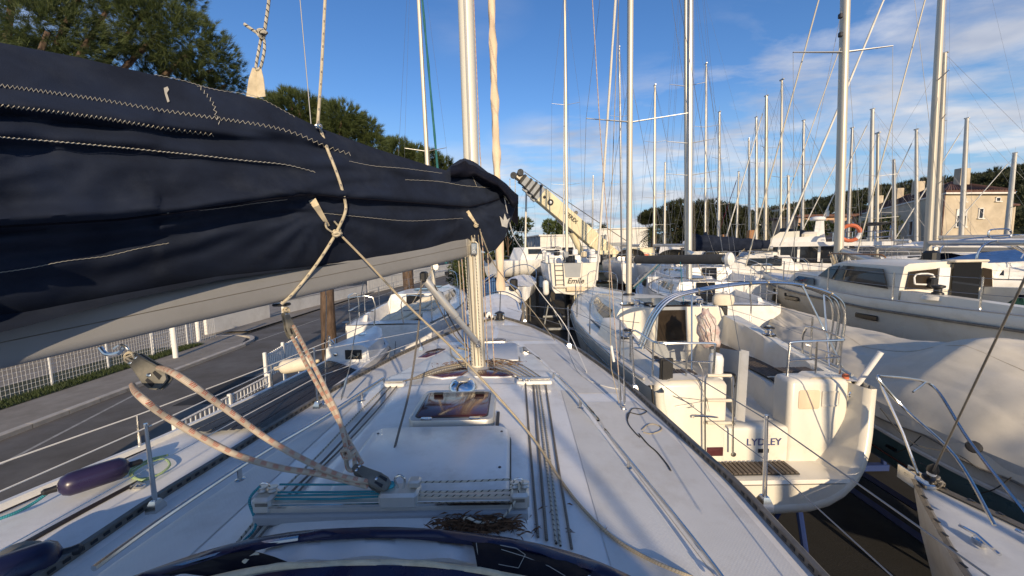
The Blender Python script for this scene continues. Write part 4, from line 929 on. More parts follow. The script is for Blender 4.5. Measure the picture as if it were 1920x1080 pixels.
        for q in (1, -1):
            ps = [Wf(q*hb(.12)*.95, ys0+loa*.12, sheer(.1)), Wf(q*hb(.11)*.95, ys0+loa*.11, sheer(.1)+.6), Wf(q*hb(.01)*.93, ys0+.06, sheer(0)+.6), Wf(q*hb(0)*.35, ys0+.03, sheer(0)+.6), Wf(q*hb(0)*.34, ys0+.03, sheer(0)+.02)]
            part('pushpit', MB().tube(smooth_path(ps, 3), max(.0125, ro*1.4), 6), M['steel'], t)
            part('pushpit_rail', MB().tube([Wf(q*hb(.11)*.95, ys0+loa*.11, sheer(.1)+.3), Wf(q*hb(.01)*.93, ys0+.06, sheer(0)+.3), Wf(q*hb(0)*.35, ys0+.03, sheer(0)+.3)], max(.011, ro*1.3), 5), M['steel'], t)
    foot = Wf(0, 0, zl(0, mf)-.01)
    if mast:
        if top is not None:
            tp = P(top[0], top[1], Y+rake); d = (tp-foot)
            if top[1] <= 0 or top[1] == 1: tp = foot+d.normalized()*mast_h
        else: tp = foot+Vector((0, 0, mast_h))
        H = (tp-foot).length; md_ = (tp-foot)/H
        ms = part('mast', MB().loft([oval(lerp(foot, tp, k), mast_r*(1-.25*k*k), mast_r*1.25*(1-.25*k*k), 12) for k in (0, .4, .8, 1)], True, True, True), M[mast_mat], t)
        ends = []
        fr_list = list(spreaders)
        if spv: fr_list = [ (P(proj(lerp(foot, tp, .5))[0], v, Y).z-foot.z)/(tp.z-foot.z) for v in spv]
        for f in fr_list:
            c = lerp(foot, tp, f); w = beam*.30*(1.05-.35*f)
            for q in (1, -1):
                e = c+(Wf(q*w, -.18, .10)-Wf(0, 0, 0)); e.z = c.z+.07
                part('spreader', MB().tube([c, e], [max(.032, ro*3), max(.018, ro*2.2)], 6, flat=.5), M['mastdark'], ms); ends.append((q, e))
        part('masthead', MB().box(tp+Vector((0, 0, .02)), (.10, .30, .08), Matrix.Rotation(-h, 3, 'Z'), ch=.01).tube([tp, tp+Vector((0, 0, .5))], ro*.8, 4), M['mastdark'], ms)
        if wires:
            for q in (1, -1):
                ch_ = Wf(q*hb(mf)*.86, -.15, sheer(mf)+.02); pe = [e for k, e in ends if k == q]
                part('shroud', MB().tube([ch_]+pe+[tp-md_*.1], ro*.85, 4), M['wire'], t)
                part('shroud', MB().tube([Wf(q*hb(mf)*.80, -.45, sheer(mf)), lerp(foot, tp, fr_list[0] if fr_list else .5)], ro*.85, 4), M['wire'], t)
            bw = Wf(0, ys0+loa*.975, sheer(1)+.08); hd_ = lerp(foot, tp, .97)
            if gen:
                part('forestay', MB().tube([bw, hd_], ro, 4), M['wire'], t); furled(lerp(bw, hd_, .07), lerp(bw, hd_, .93), max(.055, ro*3.2), M[gen], 'furled_genoa', t, 9, 24)
                part('furling_drum', MB().lathe(lerp(bw, hd_, .03), hd_-bw, [(.03, 0), (.10, .02), (.10, .14), (.03, .16)], 10), M['black'], t)
            else: part('forestay', MB().tube([bw, hd_], ro, 4), M['wire'], t)
            part('backstay', MB().tube([Wf(0, ys0+.1, sheer(0)+.1), tp], ro*.85, 4), M['wire'], t)
            for k in range(2):
                part('halyard', MB().tube([foot+Vector((.09+.05*k, -.12, .8)), tp+Vector((.03, -.12, -.2))], ro*.7, 4), M['ropetan'], ms)
        if boom:
            a = foot+md_*.95; ang = R(boom_rot); L = loa*.36
            dv = Wf(math.sin(ang), -math.cos(ang), 0)-Wf(0, 0, 0); e = a+dv*L+Vector((0, 0, -.02*L))
            bo = part('boom', MB().tube([a, e], .075, 10, flat=1.3), M['alu'], t); sv = dv.cross(Vector((0, 0, 1)))
            if cover:
                rg = []
                for i in range(13):
                    f = i/12; c = lerp(a, e, .02+.95*f); hh = cover_h*(1.25-.65*f)+.02*math.sin(i*2.2); ww = .14*(1.1-.3*f)
                    rg.append([c+sv*ww*math.cos(q)+Vector((0, 0, hh*.62+hh*(math.sin(q)))) for q in [2*math.pi*j/12 for j in range(12)]])
                part('boom_cover', MB().loft(rg, True, True, True), M[cover], bo)
            part('topping_lift', MB().tube([e, tp], ro*.6, 4), M['wire'], bo)
            part('boom_sheet', MB().tube([lerp(a, e, .7), Wf(0, ys0+loa*.20, sheer(.2)+.1)], .012, 5), M['ropetan'], bo)
    if hoodm:
        rg = []
        for i in range(8):
            f = i/7; y = ys0+loa*(.235+.10*f); w = hb(.3)*.62*(1.02-.05*f); hh = coach+.62*math.sin(math.pi*(.42-.40*f)) if f < .98 else coach+.02
            rg.append([Wf(w*math.cos(q), y, sheer(.3)+coach*.75+(hh-coach*.75)*max(0, math.sin(q))**.6) for q in [math.pi*j/12 for j in range(13)]])
        part('spray_hood', MB().loft(rg, False), M[hoodm], t)
    if wheel:
        c = Wf(0, ys0+loa*.13, sheer(.1)+.35); ax = Wf(0, 1, 0)-Wf(0, 0, 0); a_ = ax.cross(Vector((0, 0, 1)))
        wh = part('wheel', MB().tube([c+(a_*math.cos(q)+Vector((0, 0, 1))*math.sin(q))*.38 for q in [2*math.pi*j/20 for j in range(20)]], .014, 6, closed=True), M['steel'], t)
        for q in range(5): part('spoke', MB().tube([c, c+(a_*math.cos(q*1.257)+Vector((0, 0, 1))*math.sin(q*1.257))*.38], .008, 5), M['steel'], wh)
        part('pedestal', MB().box(Wf(0, ys0+loa*.13+.12, sheer(.1)-.15), (.22, .18, .9), Matrix.Rotation(-h, 3, 'Z'), ch=.03), M['gel'], t)
    if cradle: make_cradle(Wf, zb, loa*.5, beam*.5, 'cradle of beams and props under the '+label.split(' with ')[0].split(' standing')[0][:48].rsplit(' ', 0)[0], 'bluesteel' if Y < 16 else 'greypaint')
    return t, dict(W=Wf, hb=hb, sheer=sheer, zl=zl, ys0=ys0, loa=loa, foot=foot)
# ------------------------------------------------------------------ left: road, pavement, fences, pines
RX0, RX1 = -15.0, -5.6            # the road runs straight ahead, left of the boats
def strip(x0a, x1a, y0, y1, z, x0b=None, x1b=None): return MB().quad((x0a, y0, z), (x1a, y0, z), (x1b if x1b is not None else x1a, y1, z), (x0b if x0b is not None else x0a, y1, z))
struct('road', strip(-15.0, -4.6, -25, 260, .004, -26, -14), M['asphalt'])
def rx(y): return lerp(-14.2, -16.9, (y-9)/(60-9))     # far kerb of the road
def kerb_run(y0, y1, n=14):
    mb = MB(); rg = []
    for i in range(n+1):
        y = lerp(y0, y1, i/n); x = rx(y); rg.append([(x, y, 0), (x, y, .13), (x-.03, y, .15), (x-.22, y, .15), (x-.22, y, 0)])
    mb.loft(rg, True, True, True); return mb
# pavement: sunk joints between slabs, kerb of single stones
for a in range(-8, 21):
    kb = bpy.data.objects.new('kerb_stone', kerb_run(a*1.0+.01, a*1.0+.99, 1).mesh('kerb_stone', M['kerb'], None, False)); COL.objects.link(kb)
    kb['kind'] = 'structure'
mb = MB(); mb.loft([[(rx(y)-.2, y, 0), (rx(y)-.2, y, .145), (rx(y)-2.3, y, .155), (rx(y)-2.3, y, 0)] for y in (-12, 9, 20.4)], True, True, True); struct('pavement', mb, M['pave'])
# corner of the side road
cpts = [(rx(21)-.1, 21.0), (rx(22)-.25, 22.1), (rx(22)-.9, 23.0), (rx(22)-1.8, 23.3), (rx(22)-3.2, 23.3)]
mb = MB(); mb.loft([[(x, y, 0), (x, y, .15), (x-.18, y-.12, .15), (x-.18, y-.12, 0)] for x, y in smooth_path([Vector((a, b, 0)) for a, b in cpts], 5) for x, y in [(x, y)]] if False else [[(p.x, p.y, 0), (p.x, p.y, .15), (p.x-.16, p.y-.14, .15), (p.x-.16, p.y-.14, 0)] for p in smooth_path([Vector((a, b, 0)) for a, b in cpts], 5)], True, True, True); struct('kerb', mb, M['kerb'])
mb = MB(); mb.loft([[(rx(20)-.2, 20.4, .001), (rx(20)-.2, 20.4, .1452), (rx(20)-3.2, 20.4, .1552), (rx(20)-3.2, 20.4, .001)], [(rx(21)-.26, 21.0, .001), (rx(21)-.26, 21.0, .145), (rx(20)-3.2, 21.0, .155), (rx(20)-3.2, 21.0, .001)], [(rx(22)-.9, 22.4, .001), (rx(22)-.9, 22.4, .145), (rx(20)-3.2, 22.4, .155), (rx(20)-3.2, 22.4, .001)], [(rx(22)-2, 23.15, .001), (rx(22)-2, 23.15, .145), (rx(20)-3.2, 23.15, .155), (rx(20)-3.2, 23.15, .001)]], True, True, True); struct('pavement', mb, M['pave'])
struct('verge', MB().quad((-20, -12, .05), (rx(-12)-2.25, -12, .165), (rx(21)-2.25, 20.6, .165), (-20, 20.6, .05)), M['soil'])
struct('forecourt', strip(-60, -17.2, -12, 60, .006), M['pave'])
def lines(name, segs, w):
    for (x0, y0, x1, y1) in segs:
        d = Vector((x1-x0, y1-y0, 0)).normalized(); s_ = Vector((-d.y, d.x, 0))*w/2; a = Vector((x0, y0, .008)); b_ = Vector((x1, y1, .008))
        struct(name, MB().quad(a-s_, a+s_, b_+s_, b_-s_), M['line'])
lines('road_marking', [(G(620, 582, 0).x, G(620, 582, 0).y, G(760, 540, 0).x, G(760, 540, 0).y), (G(480, 640, 0).x, G(480, 640, 0).y, G(600, 598, 0).x, G(600, 598, 0).y), (G(590, 578, 0).x, G(590, 578, 0).y, G(755, 572, 0).x, G(755, 572, 0).y),
                       (G(0, 872, 0).x, G(0, 872, 0).y, G(250, 742, 0).x, G(250, 742, 0).y), (G(675, 610, 0).x, G(675, 610, 0).y, G(688, 604, 0).x, G(688, 604, 0).y)], .10)
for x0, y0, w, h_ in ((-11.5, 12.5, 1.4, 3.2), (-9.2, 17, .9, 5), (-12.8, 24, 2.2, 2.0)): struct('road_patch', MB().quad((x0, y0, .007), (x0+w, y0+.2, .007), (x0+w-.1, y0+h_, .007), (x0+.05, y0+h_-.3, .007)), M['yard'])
for x0, y0 in ((-10.4, 16.2), (-12.2, 28)):
    mh = MB().lathe((x0, y0, .004), (0, 0, 1), [(.36, 0), (.36, .006), (.30, .007), (.29, .003)], 18); struct('manhole_cover', mh, M['rail'])
# grass on the verge
def grass(name, x0, x1, y0, y1, n, zz=.16):
    mb = MB()
    for i in range(n):
        x = random.uniform(x0, x1); y = random.uniform(y0, y1); hh = random.uniform(.05, .16); a = random.uniform(0, 6.28); w = .012
        x -= (y-9)*.053; k = len(mb.v); l = Vector((random.gauss(0, .05), random.gauss(0, .05), 0))
        mb.v += [(x+w*math.cos(a), y+w*math.sin(a), zz), (x-w*math.cos(a), y-w*math.sin(a), zz), (x+l.x, y+l.y, zz+hh)]; mb.face((k, k+1, k+2))
    o = bpy.data.objects.new(name, mb.mesh(name, M['grass'], None, False)); COL.objects.link(o); o['kind'] = 'stuff'
grass('verge_grass', -17.4, -16.5, 7, 21, 9000)
# white mesh fence: one panel with post built, then copied along
def wire_panel(L=2.05, H=1.45, nv=16, nh=8):
    f = thing('mesh_fence', 'x', 'fence', (0, 0, 0))
    part('post', MB().box((0, 0, H/2), (.06, .06, H+.1), ch=.006), M['whitepaint'], f)
    for i in range(1, nh+1): part('horizontal_wire', MB().tube([(0, .03, H*i/(nh+.3)), (0, L-.03, H*i/(nh+.3))], .007, 4), M['whitepaint'], f)
    mb = MB()
    for i in range(nv): mb.tube([(.008, .1+(L-.2)*i/(nv-1), .05), (.008, .1+(L-.2)*i/(nv-1), H)], .0035, 3)
    part('vertical_wires', mb, M['whitepaint'], f, kind='stuff'); return f
fx = lambda y: -17.72-(y-14)*.01
f0 = wire_panel(); fl = ['white wire mesh fence panel nearest the left edge of the view', 'white wire mesh fence panel, second from the left edge', 'white wire mesh fence panel, third from the left edge below the boom', 'white wire mesh fence panel just left of the large grey block', 'white wire mesh fence panel behind the large grey block', 'white wire mesh fence panel at the end of the grass verge']
for i in range(6):
    o = f0 if i == 0 else copy_tree(f0)
    o.location = (fx(12.3+2.1*i), 10.2+2.1*i, .12); o['label'] = fl[i]; o['group'] = 'white mesh fence panels along the verge'
po = thing('gate_post', 'round white post standing on the verge beside the mesh fence', 'post', (-16.3, 18.2, .1)); part('shaft', MB().tube([(-16.3, 18.2, .1), (-16.3, 18.2, 2.9)], .11, 12), M['whitepaint'], po); part('cap', MB().lathe((-16.3, 18.2, 2.9), (0, 0, 1), [(.12, 0), (.12, .03), (.04, .08)], 12), M['whitepaint'], po)
p2 = copy_tree(po, label='short white post at the corner of the side road', group='white posts on the verge'); p2.location = (-18.6, 22.4, -1.5); po['group'] = 'white posts on the verge'
for i, (y, lab) in enumerate(((19.3, 'pair of upright mesh gate leaves, nearer one, behind the boom'), (20.6, 'upright mesh gate leaf, farther one at the verge end'))):
    g = thing('mesh_gate', lab, 'gate', (-17.9, y, .1))
    fr_ = [(-17.9, y-.5, .15), (-17.9, y+.5, .15), (-17.9, y+.5, 2.1), (-17.9, y-.5, 2.1)]
    part('gate_frame', MB().tube(fr_, .03, 6, closed=True), M['whitepaint'], g)
    for k in range(1, 8): part('bar', MB().tube([(-17.9, y-.5, .15+.25*k), (-17.9, y+.5, .15+.25*k)], .01, 4), M['whitepaint'], g)
# walls and panels beyond the side road
def wall(nm, x0, y0, x1, y1, h, label, m='wallwhite', th=.2, coping=True, z0=0, cat='wall'):
    t = thing(nm, label, cat, ((x0+x1)/2, (y0+y1)/2, z0)); a = Vector((x0, y0, z0)); b_ = Vector((x1, y1, z0)); d = (b_-a).normalized(); s_ = Vector((-d.y, d.x, 0))
    ang = math.atan2(d.y, d.x); L = (b_-a).length
    part('wall_face', MB().box((a+b_)/2+Vector((0, 0, h/2)), (L, th, h), Matrix.Rotation(ang, 3, 'Z'), ch=.01), M[m], t)
    if coping: part('coping', MB().box((a+b_)/2+Vector((0, 0, h+.03)), (L+.06, th+.08, .06), Matrix.Rotation(ang, 3, 'Z'), ch=.01), M['kerb'], t)
    return t
wall('garden_wall', -19.6, 24.2, -19.2, 30, 1.15, 'short sunlit white wall at the far side of the side road')
wall('garden_wall', -19.0, 31.5, -18.0, 47, 1.2, 'long low white wall along the pavement seen under the boom')
wall('garden_wall', -24, 12, -24.3, 24, 1.5, 'white wall well behind the mesh fence at the left edge')
struct('pavement', strip(-18.8, -17.1, 24.5, 90, .15, -21, -18.6), M['pave'])
def slat_wall(nm, x0, y0, x1, y1, h, n, label):
    t = thing(nm, label, 'fence', ((x0+x1)/2, (y0+y1)/2, 0)); a = Vector((x0, y0, 0)); b_ = Vector((x1, y1, 0)); d = (b_-a); L = d.length; ang = math.atan2(d.y, d.x)
    for i in range(n): part('board', MB().box(a+d*((i+.5)/n)+Vector((0, 0, h/2)), (L/n*.93, .03+.01*(i % 2), h), Matrix.Rotation(ang, 3, 'Z')), M['wallwhite'], t, smooth=False)
    for z in (.3, h-.25): part('rail', MB().box((a+b_)/2+Vector((.05, 0, z)), (L, .04, .07), Matrix.Rotation(ang, 3, 'Z')), M['whitepaint'], t)
    return t
slat_wall('board_fence', -17.9, 47.5, -16.5, 60, 2.1, 40, 'white board fence across the road between the two pine trunks')
slat_wall('board_fence', -15.8, 62, -14, 90, 2.3, 44, 'white board fence farthest along the road beside the shrubs')
for i, (u, v) in enumerate(((610, 590), (985, 592))): pass
bl = thing('road_bollard', 'small white bollard on the pavement seen below the boom', 'bollard', G(492, 592, .15)); b0 = G(492, 592, .15); part('shaft', MB().box(b0+Vector((0, 0, .4)), (.16, .16, .8), ch=.02), M['whitepaint'], bl); part('cap', MB().box(b0+Vector((0, 0, .82)), (.2, .2, .06), ch=.02), M['whitepaint'], bl)
# small white railing enclosures on the near edge of the road
def enclosure(px, Y, w, d_, h, label):
    b_ = P(px[0], px[1], Y); b_.z = 0; t = thing('railing_enclosure', label, 'railing', b_)
    for a, c in ((0, 0), (w, 0), (w, d_), (0, d_)): part('post', MB().box(b_+Vector((a, c, h/2)), (.09, .09, h), ch=.01), M['whitepaint'], t)
    for z in (h*.95, h*.15):
        part('rail', MB().tube([b_+Vector((0, 0, z)), b_+Vector((w, 0, z)), b_+Vector((w, d_, z)), b_+Vector((0, d_, z))], .025, 4, closed=True), M['whitepaint'], t)
    for i in range(1, 12):
        part('bar', MB().tube([b_+Vector((w*i/12, 0, .1)), b_+Vector((w*i/12, 0, h*.95))], .012, 4), M['whitepaint'], t); part('bar', MB().tube([b_+Vector((w, d_*i/12, .1)), b_+Vector((w, d_*i/12, h*.95))], .012, 4), M['whitepaint'], t)
    return t
enclosure((706, 590), 20.5, 1.0, 2.0, 1.5, 'white barred enclosure round rusty pipes beside the second pine trunk')
for k in range(2): solo('rusty_pipe', MB().tube([(-6.6+.45*k, 21.2, 0), (-6.6+.45*k, 21.2, 1.25)], .09, 8), M['wood'], ['rusty pipe standing in the white enclosure, left one', 'rusty pipe standing in the white enclosure, right one'][k], 'pipe', 'rusty pipes in the white enclosure')
# low white picket railing along the near edge of the road
def picket(px0, px1, z, h, label):
    a = G(*px0, z); b_ = G(*px1, z); t = thing('picket_fence', label, 'fence', Vector((a.x, a.y, 0))); n = int((b_-a).length/.085); n = min(n, 90)
    for zz in (h*.93, h*.2): part('rail', MB().tube([a+Vector((0, 0, zz)), b_+Vector((0, 0, zz))], .018, 4), M['whitepaint'], t)
    for i in range(n):
        p = lerp(a, b_, i/(n-1)); part('picket', MB().box(p+Vector((0, 0, h/2)), (.022, .022, h)), M['whitepaint'], t, smooth=False)
    for f in (0, .5, 1): p = lerp(a, b_, f); part('post', MB().box(p+Vector((0, 0, h*.55-1.2)), (.06, .06, h*1.15+2.4), ch=.01), M['whitepaint'], t)
    return t
picket((330, 818), (505, 720), 2.42, .19, 'low white picket railing along the road edge beside the teak decked boat')
picket((500, 712), (560, 668), 2.5, .5, 'white picket railing behind the cream fender')

# ---- pines
def tufts(C, n, L, K=14, w=.004, spread=.62, up=.45, outward=None):
    """needle tufts at points C (n,3) with outward directions; returns verts, faces"""
    T = len(C)
    d = rng.normal(size=(T, K, 3)); d /= np.linalg.norm(d, axis=2, keepdims=True)
    o = outward[:, None, :]+np.array([0, 0, up])
    d = o*1.0+d*spread; d /= np.linalg.norm(d, axis=2, keepdims=True)
    ln = L*rng.uniform(.6, 1.15, size=(T, K, 1)); base = C[:, None, :]+rng.normal(size=(T, K, 3))*L*.08
    side = np.cross(d, rng.normal(size=(T, K, 3))); side /= np.linalg.norm(side, axis=2, keepdims=True)+1e-9
    a = base-side*w; b = base+side*w; tip = base+d*ln
    v = np.stack([a, b, tip], 2).reshape(-1, 3); return v
def np_mesh(name, v, m, inv=None, nper=3):
    me = bpy.data.meshes.new(name); n = len(v)
    if inv is not None: v = v-np.array(inv)
    me.vertices.add(n); me.vertices.foreach_set('co', v.astype(np.float32).ravel())
    nf = n//nper; me.loops.add(n); me.loops.foreach_set('vertex_index', np.arange(n, dtype=np.int32))
    me.polygons.add(nf); me.polygons.foreach_set('loop_start', np.arange(0, n, nper, dtype=np.int32)); me.polygons.foreach_set('loop_total', np.full(nf, nper, dtype=np.int32))
    me.materials.append(m); me.update(); me.validate(); return me
def pine(label, base, trunk, r0, clumps, n, L, K=16, w=.005, m='needle', group='pine trees along the road', name='pine_tree', flat=.7):
    """clumps: list of (centre, radius). Limbs run from the trunk top to every clump."""
    base = Vector(base); t = thing(name, label, 'tree', base, 0, group)
    pts = smooth_path([Vector(p) for p in trunk], 6); nn = len(pts); rg = []
    for i, p in enumerate(pts):
        r = r0*(1.15-.6*i/(nn-1)); rg.append([p+Vector((math.cos(q), math.sin(q), 0))*r*(1+.13*mnoise.noise(Vector((math.cos(q)*1.5, math.sin(q)*1.5, p.z*1.6)))+(.25 if i == 0 else 0)) for q in [2*math.pi*k/14 for k in range(14)]])
    part('trunk', MB().loft(rg, True, True, True), M['bark'], t, ang=80)
    top = pts[-1]
    for c, r in clumps:
        c = Vector(c); md = lerp(pts[int(nn*.75)], c, .5)+Vector((0, 0, -.15*r)); part('limb', MB().tube(smooth_path([pts[random.randint(int(nn*.6), nn-1)], md, c], 4), [max(.03, r0*.35*(1-.08*i)) for i in range(9)], 6), M['bark'], t)
    vs = []
    tot = sum(r*r for c, r in clumps)
    for c, r in clumps:
        k = max(8, int(n*r*r/tot)); u = rng.normal(size=(k, 3)); u /= np.linalg.norm(u, axis=1, keepdims=True)
        rad = r*(rng.uniform(.25, 1.0, size=(k, 1))**.40)*(1+.18*np.sin(u[:, :1]*7+c[0])*np.cos(u[:, 1:2]*6))
        C = np.array(c)+u*rad*np.array([1, 1, flat]); vs.append(tufts(C, k, L, K, w, outward=u))
    o = bpy.data.objects.new('crown', np_mesh('crown', np.concatenate(vs), M[m], np.array(base))); COL.objects.link(o); o.parent = t
    return t
def clump_px(lst, Y0):
    out = []
    for u, v, rpx, dy in lst:
        p = P(u, v, Y0+dy); out.append(((p.x, p.y, p.z), rpx*(Y0+dy)/FPX))
    return out
# nearest pine, its trunk just left of the view
pine('broad pine whose needles fill the upper left corner above the navy cover', (-9.3, 5.6, 0), [(-9.3, 5.6, 0), (-9.5, 5.9, 2.5), (-9.2, 6.4, 5), (-8.6, 6.8, 7.2)], .27,
     clump_px([(-40, 10, 120, 0), (90, 60, 95, -.6), (200, 20, 95, .1), (300, 60, 85, .4), (360, 95, 70, .8), (400, 130, 50, 1.2), (130, 150, 90, .5), (250, 140, 85, .9), (20, 150, 110, .3), (180, -90, 130, .4), (40, -110, 140, .2), (290, 0, 70, .9), (345, 150, 60, 1.2), (-120, 90, 130, .4), (425, 160, 28, 1.4)], 7.2), 11500, .155, 22, .0034)
T1 = P(615, 560, 11.5); T1b = Vector((T1.x+.05, 11.5, 0))
pine('pine with the thick scaly trunk standing behind the slim block rope', T1b, [T1b, (T1.x-.05, 11.5, 2.2), (T1.x, 11.5, 4.2), (T1.x-.1, 11.9, 6.2), (T1.x-.3, 12.6, 8.0)], .225,
     clump_px([(560, 205, 42, 0), (600, 225, 45, .5), (640, 225, 42, -.3), (680, 245, 32, .2), (525, 205, 28, .4), (580, 260, 50, .6), (640, 262, 50, .2), (700, 268, 22, .3), (540, 180, 18, .1), (505, 190, 18, .4)], 13.0), 4200, .20, 20, .0055)
T2 = P(771, 530, 19.5); T2b = Vector((T2.x, 19.5, 0))
pine('second pine along the road with a trunk seen left of the slanting vang', T2b, [T2b, (T2.x-.1, 19.5, 2.5), (T2.x-.2, 19.6, 5), (T2.x-.1, 20, 7), (T2.x+.2, 21, 8.8)], .29,
     clump_px([(745, 280, 26, 0), (775, 290, 25, .5), (805, 298, 22, -.5), (830, 308, 18, .3), (850, 325, 16, .4), (725, 272, 16, .2), (760, 305, 26, .5), (815, 320, 22, .6)], 21.0), 2400, .24, 18, .008)
# shrubs and trees at the end of the road
def bush(label, u, v, Y, r, n=900, m='leaf', base=0, L=.28, name='shrub', cat='shrub', group='shrubs and trees at the end of the road', w=.05):
    c = P(u, v, Y); b_ = Vector((c.x, c.y, base)); cl_ = [((c.x+random.gauss(0, r*.5), c.y+random.gauss(0, r*.4), c.z+random.gauss(0, r*.35)), r*random.uniform(.4, .7)) for i in range(7)]
    return pine(label, b_, [b_, (c.x, c.y, (c.z+base)/2), (c.x, c.y, c.z)], max(.05, r*.06), cl_, n, L, 8, w, m, group, name, .85)
bush('round dark tree beyond the mast at the end of the road', 905, 505, 48, 3.0, 1300, 'leaf', 0, .4, 'round_tree', 'tree')
bush('green tree right of the furled sail behind the boats', 968, 465, 50, 2.2, 1200, 'leaf', 0, .4, 'round_tree', 'tree')
bush('small tree poking up behind the navy cover by the furled sail', 952, 425, 44, 1.6, 700, 'leaf', 0, .35, 'round_tree', 'tree')
bush('low shrub by the white board fence at the road end', 868, 525, 44, 2.0, 700)
# cars
def car(label, u, v, Y, rz, m='carwhite', van=False):
    b_ = P(u, v, Y); b_.z = 0; t = thing('parked_car', label, 'car' if not van else 'van', b_, rz, 'cars parked on the road'); rm = Matrix.Rotation(rz, 3, 'Z'); H = 1.0 if not van else 1.15; top = 1.5 if not van else 2.0
    def q(x, y, z): return b_+rm @ Vector((x, y, z))
    side = [(-2.1, .35), (-2.15, .8), (-1.9, H), (-1.2 if not van else -2.05, top-.05), (-.9, top), (.5, top), (1.2, H+.05), (2.0, .85), (2.15, .6), (2.1, .3)]
    part('body', MB().loft([[q(s*w, y, z) for y, z in side] for s, w in ((-1, .80), (-1, .86), (1, .86), (1, .80))], True, True, True), M[m], t)
    part('rear_window', MB().slab([q(-.66, -1.9 if not van else -2.08, H+.05), q(.66, -1.9 if not van else -2.08, H+.05), q(.58, -1.3 if not van else -2.085, top-.12), q(-.58, -1.3 if not van else -2.085, top-.12)], rm @ Vector((0, -.6, .5 if not van else 0)), .02), M['glass'], t)
    for s in (-1, 1):
        for y0, y1 in ((-1.1, -.2), (-.1, .8)):
            part('side_window', MB().slab([q(s*.865, y0, H+.02), q(s*.865, y1, H+.02), q(s*.862, y1-.15, top-.13), q(s*.862, y0, top-.13)], rm @ Vector((s, 0, 0)), .012), M['glass'], t)
        part('tail_lamp', MB().box(q(s*.70, -2.14, .88), (.22, .05, .16), rm, ch=.01), M['carred'], t)
        for y in (-1.35, 1.35):
            wq = part('wheel', MB().lathe(q(s*.72, y, .32), rm @ Vector((s, 0, 0)), [(.32, 0), (.33, .03), (.33, .15), (.24, .17)], 16), M['rubber'], t); part('rim', MB().lathe(q(s*.72, y, .32)+rm @ Vector((s*.15, 0, 0)), rm @ Vector((s, 0, 0)), [(.21, 0), (.21, .03), (.05, .035)], 12), M['alu'], wq)
    part('bumper', MB().box(q(0, -2.15, .48), (1.6, .1, .2), rm, ch=.03), M['black'], t)
    return t
car('white van with its back to us seen past the teal furled sail', 846, 560, 27, .05, 'carwhite', True)
car('dark estate car parked beyond the white van', 842, 545, 36, .05, 'greypaint')
# ------------------------------------------------------------------ boats on the left of ours
t, A = make_yacht('sailing_yacht', 'white yacht ahead on the left with a golden mast and a teal furled sail', 814, 13.6, -1, 9.0, 2.55, 3.42, .60, (785, 0), 13, .072, 'mast', (.50,), 'teal', None, .3, True, 12, 'gel', None, 'antifoul', None, 1.2, spv=(284,))
WA = A['W']
for k, (x0, x1, z) in enumerate(((-.9, .7, .22), (-.7, .9, .30))):
    pass
# folded sails and blue tape lying on its after deck
fs = thing('folded_sail', 'bundle of pale sailcloth tied with blue tape on the left neighbour yacht', 'sail', P(760, 620, 9.0))
pts = [P(653, 650, 8.3), P(690, 628, 8.5), P(740, 600, 8.8), P(790, 575, 9.2), P(815, 562, 9.6)]
for j, (o_, r_) in enumerate(((Vector((0, 0, 0)), .13), (Vector((.12, .05, .05)), .11), (Vector((.22, -.06, -.04)), .10), (Vector((.05, .1, .14)), .09))):
    sp = smooth_path([p+o_ for p in pts], 6); part('cloth_fold', MB().tube(sp, [r_*(.55+.45*math.sin(i*.8+j)**2) for i in range(len(sp))], 8), M['cloud'], fs)
part('blue_tape', MB().tube(smooth_path([P(660, 645, 8.2), P(700, 640, 8.35), P(750, 632, 8.6), P(800, 607, 9.0)], 6), .05, 7, flat=.5), M['bluesteel'], fs)
part('roll_end', MB().lathe(P(645, 655, 8.2), (.8, .3, .25), [(.08, 0), (.10, .1), (.07, .28), (.10, .34)], 12), M['cloud'], fs)
# long narrow classic boat close alongside: white deck aft, dark planked well, white fore part
tc_ = thing('wooden_deck_boat', 'narrow white boat close on the left with a dark planked deck and fenders on it', 'boat', (-3.1, 4, 0))
zA = EYE-1.80
def ax0(y): return tab(y, [-1, 1.2, 2.77, 3.47, 4.45, 6.1, 6.9, 7.6], [-4.5, -4.1, -3.72, -3.52, -3.30, -2.98, -2.80, -2.72])
def ax1(y): return tab(y, [-1, 1.2, 2.5, 4.5, 6.1, 6.9, 7.6], [-2.62, -2.60, -2.56, -2.36, -2.22, -2.26, -2.66])
def az(y): return zA+.012*max(0, y-3)**2*.6
def strip_a(y0, y1, f0, f1, dz, n=24): return MB().grid([[(lerp(ax0(y), ax1(y), lerp(f0, f1, k/6)), y, az(y)+dz+.04*(1-(2*lerp(f0, f1, k/6)-1)**2)) for k in range(7)] for y in [lerp(y0, y1, i/n) for i in range(n+1)]])
part('deck', strip_a(-1, 7.6, 0, 1, 0, 50), M['deckwhite'], tc_)
rg = []
for i in range(36):
    y = -1+8.6*i/35; a, b_ = ax0(y), ax1(y); c = (a+b_)/2; w = (b_-a)/2; rg.append([(c+w*k, y, az(y)+z) for k, z in ((-1, 0), (-1.02, -.05), (-.95, -.5), (-.6, -1.0), (0, -1.3), (.6, -1.0), (.95, -.5), (1.02, -.05), (1, 0))])
mb = MB(); mb.loft(rg, False); mb.face(range(9)); part('hull', mb, M['gel'], tc_)
make_cradle(lambda x, y, z: Vector((-3.1+x, 3.4+y, z)), 1.9, 4.5, .9, 'cradle under the narrow boat with the dark planked deck')
